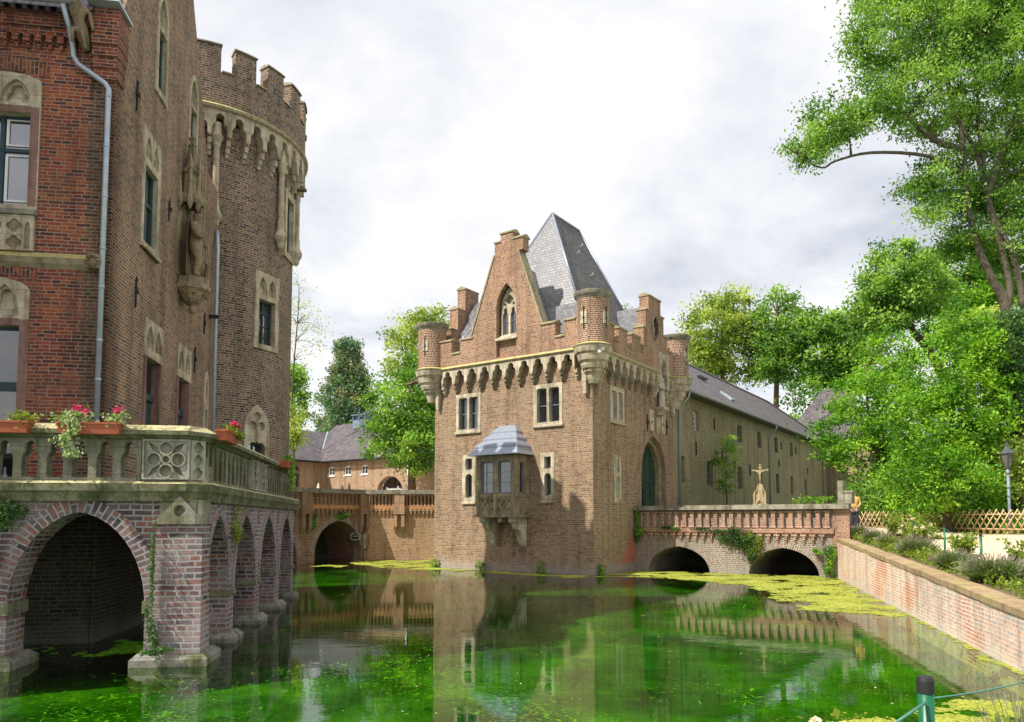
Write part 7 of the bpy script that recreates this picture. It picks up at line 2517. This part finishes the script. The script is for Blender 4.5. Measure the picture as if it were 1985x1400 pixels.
# bright robinias by the bridge end
tree('robinia', 'bright yellow-green robinia hanging over the barn end and bridge', (at(1720, 990, 41).x, 41, 2),
     [blob(1700, 770, 41, 75, 70), blob(1640, 830, 41, 62, 45), blob(1720, 690, 41, 55, 60), blob(1690, 880, 40, 70, 55), blob(1740, 820, 41, 60, 80), blob(1610, 870, 40, 30, 28)], 'lf_bright', 94, 270, 85, 0.36, 0.2, 0.16, limbs=24, flat=0.3, squash=0.5)
tree('robinia', 'tall bright green robinia in front of the ash trunk', (at(1840, 990, 31).x, 31, 1.95),
     [blob(1830, 720, 31, 70, 80), blob(1860, 650, 31, 55, 60), blob(1800, 830, 31, 80, 90), blob(1880, 800, 31, 70, 90), blob(1830, 920, 30.5, 90, 50), blob(1920, 720, 31, 40, 60), blob(1770, 950, 31, 70, 45), blob(1870, 960, 31, 70, 40)], 'lf_bright', 95, 380, 95, 0.27, 0.16, 0.14, limbs=20, flat=0.15, squash=0.8)
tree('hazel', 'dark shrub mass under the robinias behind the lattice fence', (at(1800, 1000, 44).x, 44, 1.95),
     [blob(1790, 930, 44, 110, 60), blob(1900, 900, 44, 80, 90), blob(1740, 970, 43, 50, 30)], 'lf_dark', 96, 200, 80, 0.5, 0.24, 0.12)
tree('laurel', 'rounded mid green shrub beside the person and fence end', (at(1690, 1000, 38).x, 38, 1.95), [blob(1695, 965, 38, 55, 36), blob(1735, 975, 37, 50, 30)], 'lf_mid', 97, 110, 70, 0.3, 0.15, 0.08)
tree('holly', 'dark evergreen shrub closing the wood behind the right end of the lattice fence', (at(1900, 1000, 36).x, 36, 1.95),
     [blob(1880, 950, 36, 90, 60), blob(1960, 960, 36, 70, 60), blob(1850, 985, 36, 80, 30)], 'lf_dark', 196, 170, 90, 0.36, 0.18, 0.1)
tree('yew', 'very dark shrub behind the laurel at the left end of the lattice fence', (at(1740, 1000, 46).x, 46, 1.95),
     [blob(1765, 930, 46, 60, 60), blob(1790, 980, 45, 70, 40)], 'lf_dark', 197, 150, 90, 0.45, 0.22, 0.12)
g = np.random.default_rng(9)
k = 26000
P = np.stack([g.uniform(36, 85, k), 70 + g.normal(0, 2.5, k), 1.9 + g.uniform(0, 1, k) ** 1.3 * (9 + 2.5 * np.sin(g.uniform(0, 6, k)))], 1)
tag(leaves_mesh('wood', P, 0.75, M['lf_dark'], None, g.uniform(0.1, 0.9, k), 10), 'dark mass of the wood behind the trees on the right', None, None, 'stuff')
tree('ivy_tree', 'ivy clad dark tree stem at the right edge', (at(1975, 1000, 31.5).x, 31.5, 1.95), [blob(1960, 680, 31.5, 50, 75), blob(1975, 800, 31.5, 55, 110), blob(1945, 640, 31.5, 34, 34), blob(1965, 900, 31.5, 40, 80), blob(1990, 950, 31.5, 40, 60)], 'lf_dark', 98, 260, 95, 0.28, 0.15, 0.2)
tree('elder', 'pale yellow-green shrub behind the park lamp', (at(1985, 1000, 30.2).x, 30.2, 1.95), [blob(1980, 895, 30.2, 38, 40), blob(1992, 940, 30.2, 30, 28), blob(1970, 870, 30.2, 24, 24)], 'lf_yellow', 99, 60, 70, 0.26, 0.15, 0.08)
tree('sapling', 'slim young tree standing against the barn wall', (at(1408, 980, 43).x, 43, 2.0), [blob(1405, 890, 43, 22, 50), blob(1412, 860, 43, 12, 22), blob(1405, 945, 43, 12, 25)], 'lf_ash', 100, 40, 55, 0.22, 0.13, 0.05, limbs=20)
# hedge-like low plants along the far parapet and behind the fence
bush('bramble', 'leafy bramble growing over the bridge parapet near the end stone', at(1590, 975, 40), (1.3, 0.5, 0.35), 'lf_bright', 111, 700, 0.13)
g = np.random.default_rng(5)
k = 9000
P = np.stack([g.uniform(0.5, fl - 0.3, k), g.uniform(0.35, 2.2, k), np.abs(g.normal(0.3, 0.28, k))], 1)
o = leaves_mesh('ground_cover', P, 0.14, M['lf_mid'], None, g.uniform(0.1, 0.9, k), 6)
o.location = FA
o.rotation_euler = (0, 0, math.atan2(fd.y, fd.x))
tag(o, 'low ivy ground cover behind the lattice fence', None, None, 'stuff')

k = 11000
tt_, oo_ = g.uniform(0.2, 21, k), g.uniform(0.5, 1.75, k)
P = np.array([bank(a, b) for a, b in zip(tt_, oo_)])
hz_ = np.array([max(0, noise.noise(Vector((a * 0.9, b * 1.5, 3))) + 0.25) for a, b in zip(tt_, oo_)])
P[:, 2] += np.abs(g.normal(0.03, 0.1, k)) + hz_ * g.uniform(0, 0.35, k)
tag(leaves_mesh('bed_undergrowth', P, 0.08, M['lf_rose'], None, g.uniform(0.0, 0.8, k), 66), 'low leafy undergrowth between the bushes on the bank', None, None, 'stuff')

# climbing plants and weeds
ux, uz = (0.989, 0.147, 0), (0, 0, 1)
gux, guz = (0.821, -0.571, 0), (0, 0, 1)
gn = (-0.571, -0.821, 0)


def gbp(x, z):
    v = gb.matrix_basis @ Vector((x, -0.1, z))
    return (v.x, v.y, v.z)


def sc_(v, k):
    return tuple(c * k for c in v)


ivy('ivy', 'ivy clump on the terrace wall at the left edge of the picture', [(tuple(tp(-3.0, -0.05, 2.55)), sc_(ux, 0.3), (0, 0, 0.22), (0.147, -0.989, 0), 1), (tuple(tp(-3.15, -0.05, 2.0)), sc_(ux, 0.14), (0, 0, 0.3), (0.147, -0.989, 0), 0.5)], 'lf_dark', 121, 900, 0.06, group='ivy patches on old walls')
ivy('ivy', 'narrow ivy strand climbing the left edge of the terrace corner pier', [(tuple(tp(-0.64, -0.16, 1.6)), sc_(ux, 0.03), (0, 0, 0.75), (0.147, -0.989, 0), 1), (tuple(tp(-0.6, -0.18, 0.7)), sc_(ux, 0.1), (0, 0, 0.35), (0.147, -0.989, 0), 1), (tuple(tp(-0.55, -0.28, 0.28)), sc_(ux, 0.22), (0, 0, 0.05), (0.147, -0.989, 0), 1)], 'lf_dark', 122, 700, 0.045, hang=0.07, group='ivy patches on old walls')
ivy('ivy', 'dry brownish creeper between the first two side arches of the terrace', [(tuple(tp(0.05, 2.44, 2.35)), sc_(E2, 0.25), (0, 0, 0.3), (0.989, 0.147, 0), 1)], 'lf_rose', 123, 700, 0.045, hang=0.06, group='ivy patches on old walls')
ivy('ivy', 'ivy at the bridge root beside the gatehouse wall', [(gbp(0.18, 2.3), sc_(gux, 0.12), (0, 0, 0.5), gn, 1), (gbp(0.35, 1.7), sc_(gux, 0.25), (0, 0, 0.25), gn, 0.8)], 'lf_mid', 124, 900, 0.09, group='ivy patches on old walls')
ivy('ivy', 'large ivy spill hanging between the two bridge arches', [(gbp(4.9, 1.7), sc_(gux, 0.75), (0, 0, 0.35), gn, 1), (gbp(5.35, 1.2), sc_(gux, 0.35), (0, 0, 0.5), gn, 1), (gbp(4.0, 2.0), sc_(gux, 0.8), (0, 0, 0.1), gn, 0.4), (gbp(1.9, 2.05), sc_(gux, 0.4), (0, 0, 0.1), gn, 0.4)], 'lf_dark', 125, 1300, 0.09, group='ivy patches on old walls')
ivy('ivy', 'sunlit yellow-green creeper right of the dark ivy on the bridge', [(gbp(5.75, 1.3), sc_(gux, 0.28), (0, 0, 0.45), gn, 1)], 'lf_rose', 126, 1000, 0.09, group='ivy patches on old walls')
ivy('ivy', 'creeper beside the right bridge arch next to the bank wall', [(gbp(8.8, 0.75), sc_(gux, 0.2), (0, 0, 0.5), gn, 1), (gbp(8.4, 1.1), sc_(gux, 0.15), (0, 0, 0.12), gn, 0.4), (gbp(8.85, 0.2), sc_(gux, 0.12), (0, 0, 0.15), gn, 0.4)], 'lf_bright', 127, 900, 0.085, group='ivy patches on old walls')
rbu = (0.654, 0.756, 0)
rbn = (0.756, -0.654, 0)


def rbp(x, z):
    v = rb.matrix_basis @ Vector((x, -0.1, z))
    return (v.x, v.y, v.z)


ivy('ivy', 'green tuft growing above the rear bridge arch', [(rbp(-1.7, 2.65), sc_(rbu, 0.3), (0, 0, 0.15), rbn, 1)], 'lf_mid', 128, 500, 0.11, hang=0.2, group='ivy patches on old walls')
ivy('ivy', 'hanging greenery beside the rear bridge pier', [(rbp(-3.7, 2.4), sc_(rbu, 0.25), (0, 0, 0.35), rbn, 1), (rbp(-5.2, 2.5), sc_(rbu, 0.15), (0, 0, 0.3), rbn, 0.6)], 'lf_mid', 129, 700, 0.1, group='ivy patches on old walls')


def gp(x, y, z=0.0):
    v = gate.matrix_basis @ Vector((x, y, z))
    return (v.x, v.y, v.z)


for i, (x, lb) in enumerate(((-2.6, 'tall green weed at the gatehouse foot below the right slit window'), (-6.1, 'small green weed at the waterline left of the oriel shadow'), (-9.0, 'weed tuft at the left corner of the gatehouse foot'))):
    bush('waterside_weed', lb, Vector(gp(x, -0.18, 0.22)), (0.22, 0.15, (0.38, 0.3, 0.28)[i]), 'lf_mid', 130 + i, 260, 0.09, 'weed', 'weeds at the foot of the gatehouse', False)
bush('waterside_weed', 'weed tuft at the right corner of the gatehouse foot', Vector(gp(0.2, 0.4, 0.2)), (0.15, 0.3, 0.25), 'lf_mid', 135, 260, 0.09, 'weed', 'weeds at the foot of the gatehouse', False)

# ------------------------------------------------------------------ duckweed, water weed and leaves
def cells(polys, step, thr, seed, z, name, label, mat, nscale=0.9, stretch=1.0):
    g = np.random.default_rng(seed)
    pts, fs, tone = [], [], []
    for poly in polys:
        xs = [p[0] for p in poly]
        ys = [p[1] for p in poly]
        nx, ny = int((max(xs) - min(xs)) / step) + 2, int((max(ys) - min(ys)) / step) + 2
        for i in range(-6, nx + 6):
            for j in range(-6, ny + 6):
                x, y = min(xs) + i * step, min(ys) + j * step
                nv = noise.noise(Vector((x * nscale, y * nscale * stretch, seed))) + 0.5 * noise.noise(Vector((x * 3.1, y * 3.1, seed + 4))) + 0.25 * noise.noise(Vector((x * 8, y * 8, seed)))
                wx, wy = x + 0.35 * noise.noise(Vector((x * 1.3, y * 1.3, 9))), y + 0.35 * noise.noise(Vector((x * 1.3, y * 1.3, 19)))
                if not inpoly(wx, wy, poly):
                    continue
                ins = sum(inpoly(wx + a, wy + b, poly) for a, b in ((0.5, 0), (-0.5, 0), (0, 0.5), (0, -0.5)))
                if nv < thr + (4 - ins) * 0.16 or (nv < thr + 0.25 and g.uniform() < 0.35):
                    continue
                if g.uniform() < 0.03:
                    continue
                b = len(pts)
                h = step * 0.62
                ra = g.uniform(0, 1.57)
                ca, sa = math.cos(ra), math.sin(ra)
                x, y = x + g.normal() * step * 0.3, y + g.normal() * step * 0.3
                for dx, dy in ((-h * ca + h * sa, -h * sa - h * ca), (h * ca + h * sa, h * sa - h * ca), (h * ca - h * sa, h * sa + h * ca), (-h * ca - h * sa, -h * sa + h * ca)):
                    pts.append((x + dx + g.normal() * step * 0.12, y + dy + g.normal() * step * 0.12, z + g.uniform(0, 0.004)))
                fs.append((b, b + 1, b + 2, b + 3))
                tone.append(0.5 + 0.45 * nv + g.normal() * 0.12)
    me = bpy.data.meshes.new(name)
    me.from_pydata(pts, [], fs)
    me.update()
    ta = me.attributes.new('tone', 'FLOAT', 'FACE')
    ta.data.foreach_set('value', np.clip(np.array(tone), 0, 1).astype(np.float32))
    me.materials.append(M[mat])
    o = bpy.data.objects.new(name, me)
    COL.objects.link(o)
    return tag(o, label, None, None, 'stuff')


POLY_R = [(2.98, 30.88), (6.07, 34.95), (9.05, 33.26), (10.48, 32.63), (13.18, 31.44), (13.5, 30.6), (10.03, 18.69), (9.05, 18.29), (8.65, 19.1), (7.84, 19.75), (8.03, 22.59), (8.66, 27.01), (7.64, 28.11), (6.49, 30.07), (4.97, 31.16)]
POLY_L = [(-9.02, 43.88), (-4.64, 43.9), (-3.9, 37.0), (-1.02, 34.9), (3.22, 31.7), (2.85, 29.9), (0.17, 32.33), (-3.5, 34.95), (-5.89, 36.05), (-7.99, 38.91), (-9.34, 41.24)]
PATCH = [(-10.41, 38.05), (-9.74, 39.35), (-8.55, 38.47), (-8.86, 36.82)]
STRIP = [(10.4, 19.2), (8.1, 11.6), (6.3, 5.2), (6.1, 5.2), (7.85, 11.6), (9.2, 16.2), (9.75, 18.2)]
NEAR1 = [(3.4, 8.9), (4.1, 9.13), (4.4, 8.85), (4.6, 7.4), (3.0, 7.4)]
NEAR2 = [(5.3, 9.4), (6.52, 10.13), (6.9, 9.84), (6.5, 7), (4.6, 7), (4.7, 8.6)]
UNDER = [(-9.1, 13.3), (-8.6, 14.6), (-6.6, 15.0), (-6.3, 13.4), (-7.5, 13.1)]
cells([POLY_R, PATCH], 0.07, -0.42, 3, 0.006, 'duckweed', 'yellow-green duckweed sheet in front of the gate bridge', 'duckweed')
cells([POLY_L], 0.08, -0.22, 8, 0.006, 'duckweed', 'duckweed drifting along the gatehouse foot and rear wall', 'duckweed')
cells([STRIP, NEAR1, NEAR2], 0.035, -0.5, 12, 0.006, 'duckweed', 'duckweed band along the bank wall and near bank', 'duckweed')
cells([UNDER], 0.09, -0.1, 14, 0.006, 'duckweed', 'green scum under the front terrace arch', 'weed')

g = np.random.default_rng(77)
# floating crumbs of weed and fallen leaves
n = 11000
X, Y = g.uniform(-12, 12, n), g.uniform(8.2, 40, n)
keep = np.array([noise.noise(Vector((x * 0.35, y * 0.35, 2))) + g.normal() * 0.25 > 0.0 for x, y in zip(X, Y)])
P = np.stack([X[keep], Y[keep], np.full(keep.sum(), 0.008)], 1)
o = leaves_mesh('floating_crumbs', P, 0.042, M['crumb'], None, g.uniform(0.2, 1, len(P)), 78, flat=0.985, aspect=0.7)
tag(o, 'crumbs of weed floating on the water', None, None, 'stuff')
P = []
for poly, m, sg in ((POLY_R, 5200, 0.3), (POLY_L, 2500, 0.25), (STRIP, 1800, 0.1), (NEAR1, 700, 0.12), (NEAR2, 1200, 0.12)):
    for _ in range(m):
        i = int(g.integers(len(poly)))
        a_, b_ = np.array(poly[i]), np.array(poly[(i + 1) % len(poly)])
        P.append(np.append(a_ + (b_ - a_) * g.uniform() + g.normal(size=2) * sg * np.array([1.6, 0.8]), 0.007))
P = np.array(P)
o = leaves_mesh('duckweed_grains', P, 0.05, M['duckweed'], None, g.uniform(0.2, 1, len(P)), 178, flat=0.985, aspect=0.8)
tag(o, 'loose grains of duckweed drifting at the edges of the green sheets', None, None, 'stuff')
n = 110
P = np.stack([g.uniform(-11, 9, n), g.uniform(8.4, 32, n), np.full(n, 0.012)], 1)
o = leaves_mesh('fallen_leaves', P, 0.15, M['lf_autumn'], None, g.uniform(0, 1, n), 79, flat=0.97, aspect=0.7)
tag(o, 'yellow leaves floating on the water', None, None, 'stuff')
# underwater weed: leafy tufts close under the surface
P, T = [], []
for i in range(1500):
    x, y = g.uniform(-12, 9), g.uniform(8, 34) ** 1.0
    if (x > 0.5 or y > 14) and g.uniform() < 0.8:
        continue
    v = noise.noise(Vector((x * 0.33, y * 0.33, 31)))
    if v < -0.12:
        continue
    m = int(40 + 70 * max(0, v))
    P.append(np.array([x, y, -0.2]) + g.normal(size=(m, 3)) * np.array([0.2, 0.12, 0.05]))
    T.append(np.clip(np.full(m, 0.35 + v + g.normal() * 0.2), 0, 1))
P = np.concatenate(P)
P[:, 2] = np.clip(P[:, 2], -0.36, -0.07)
o = leaves_mesh('water_weed', P, 0.085, M['weed'], None, np.concatenate(T), 80, flat=0.9, aspect=0.6)
tag(o, 'bright green weed growing under the water surface', None, None, 'stuff')
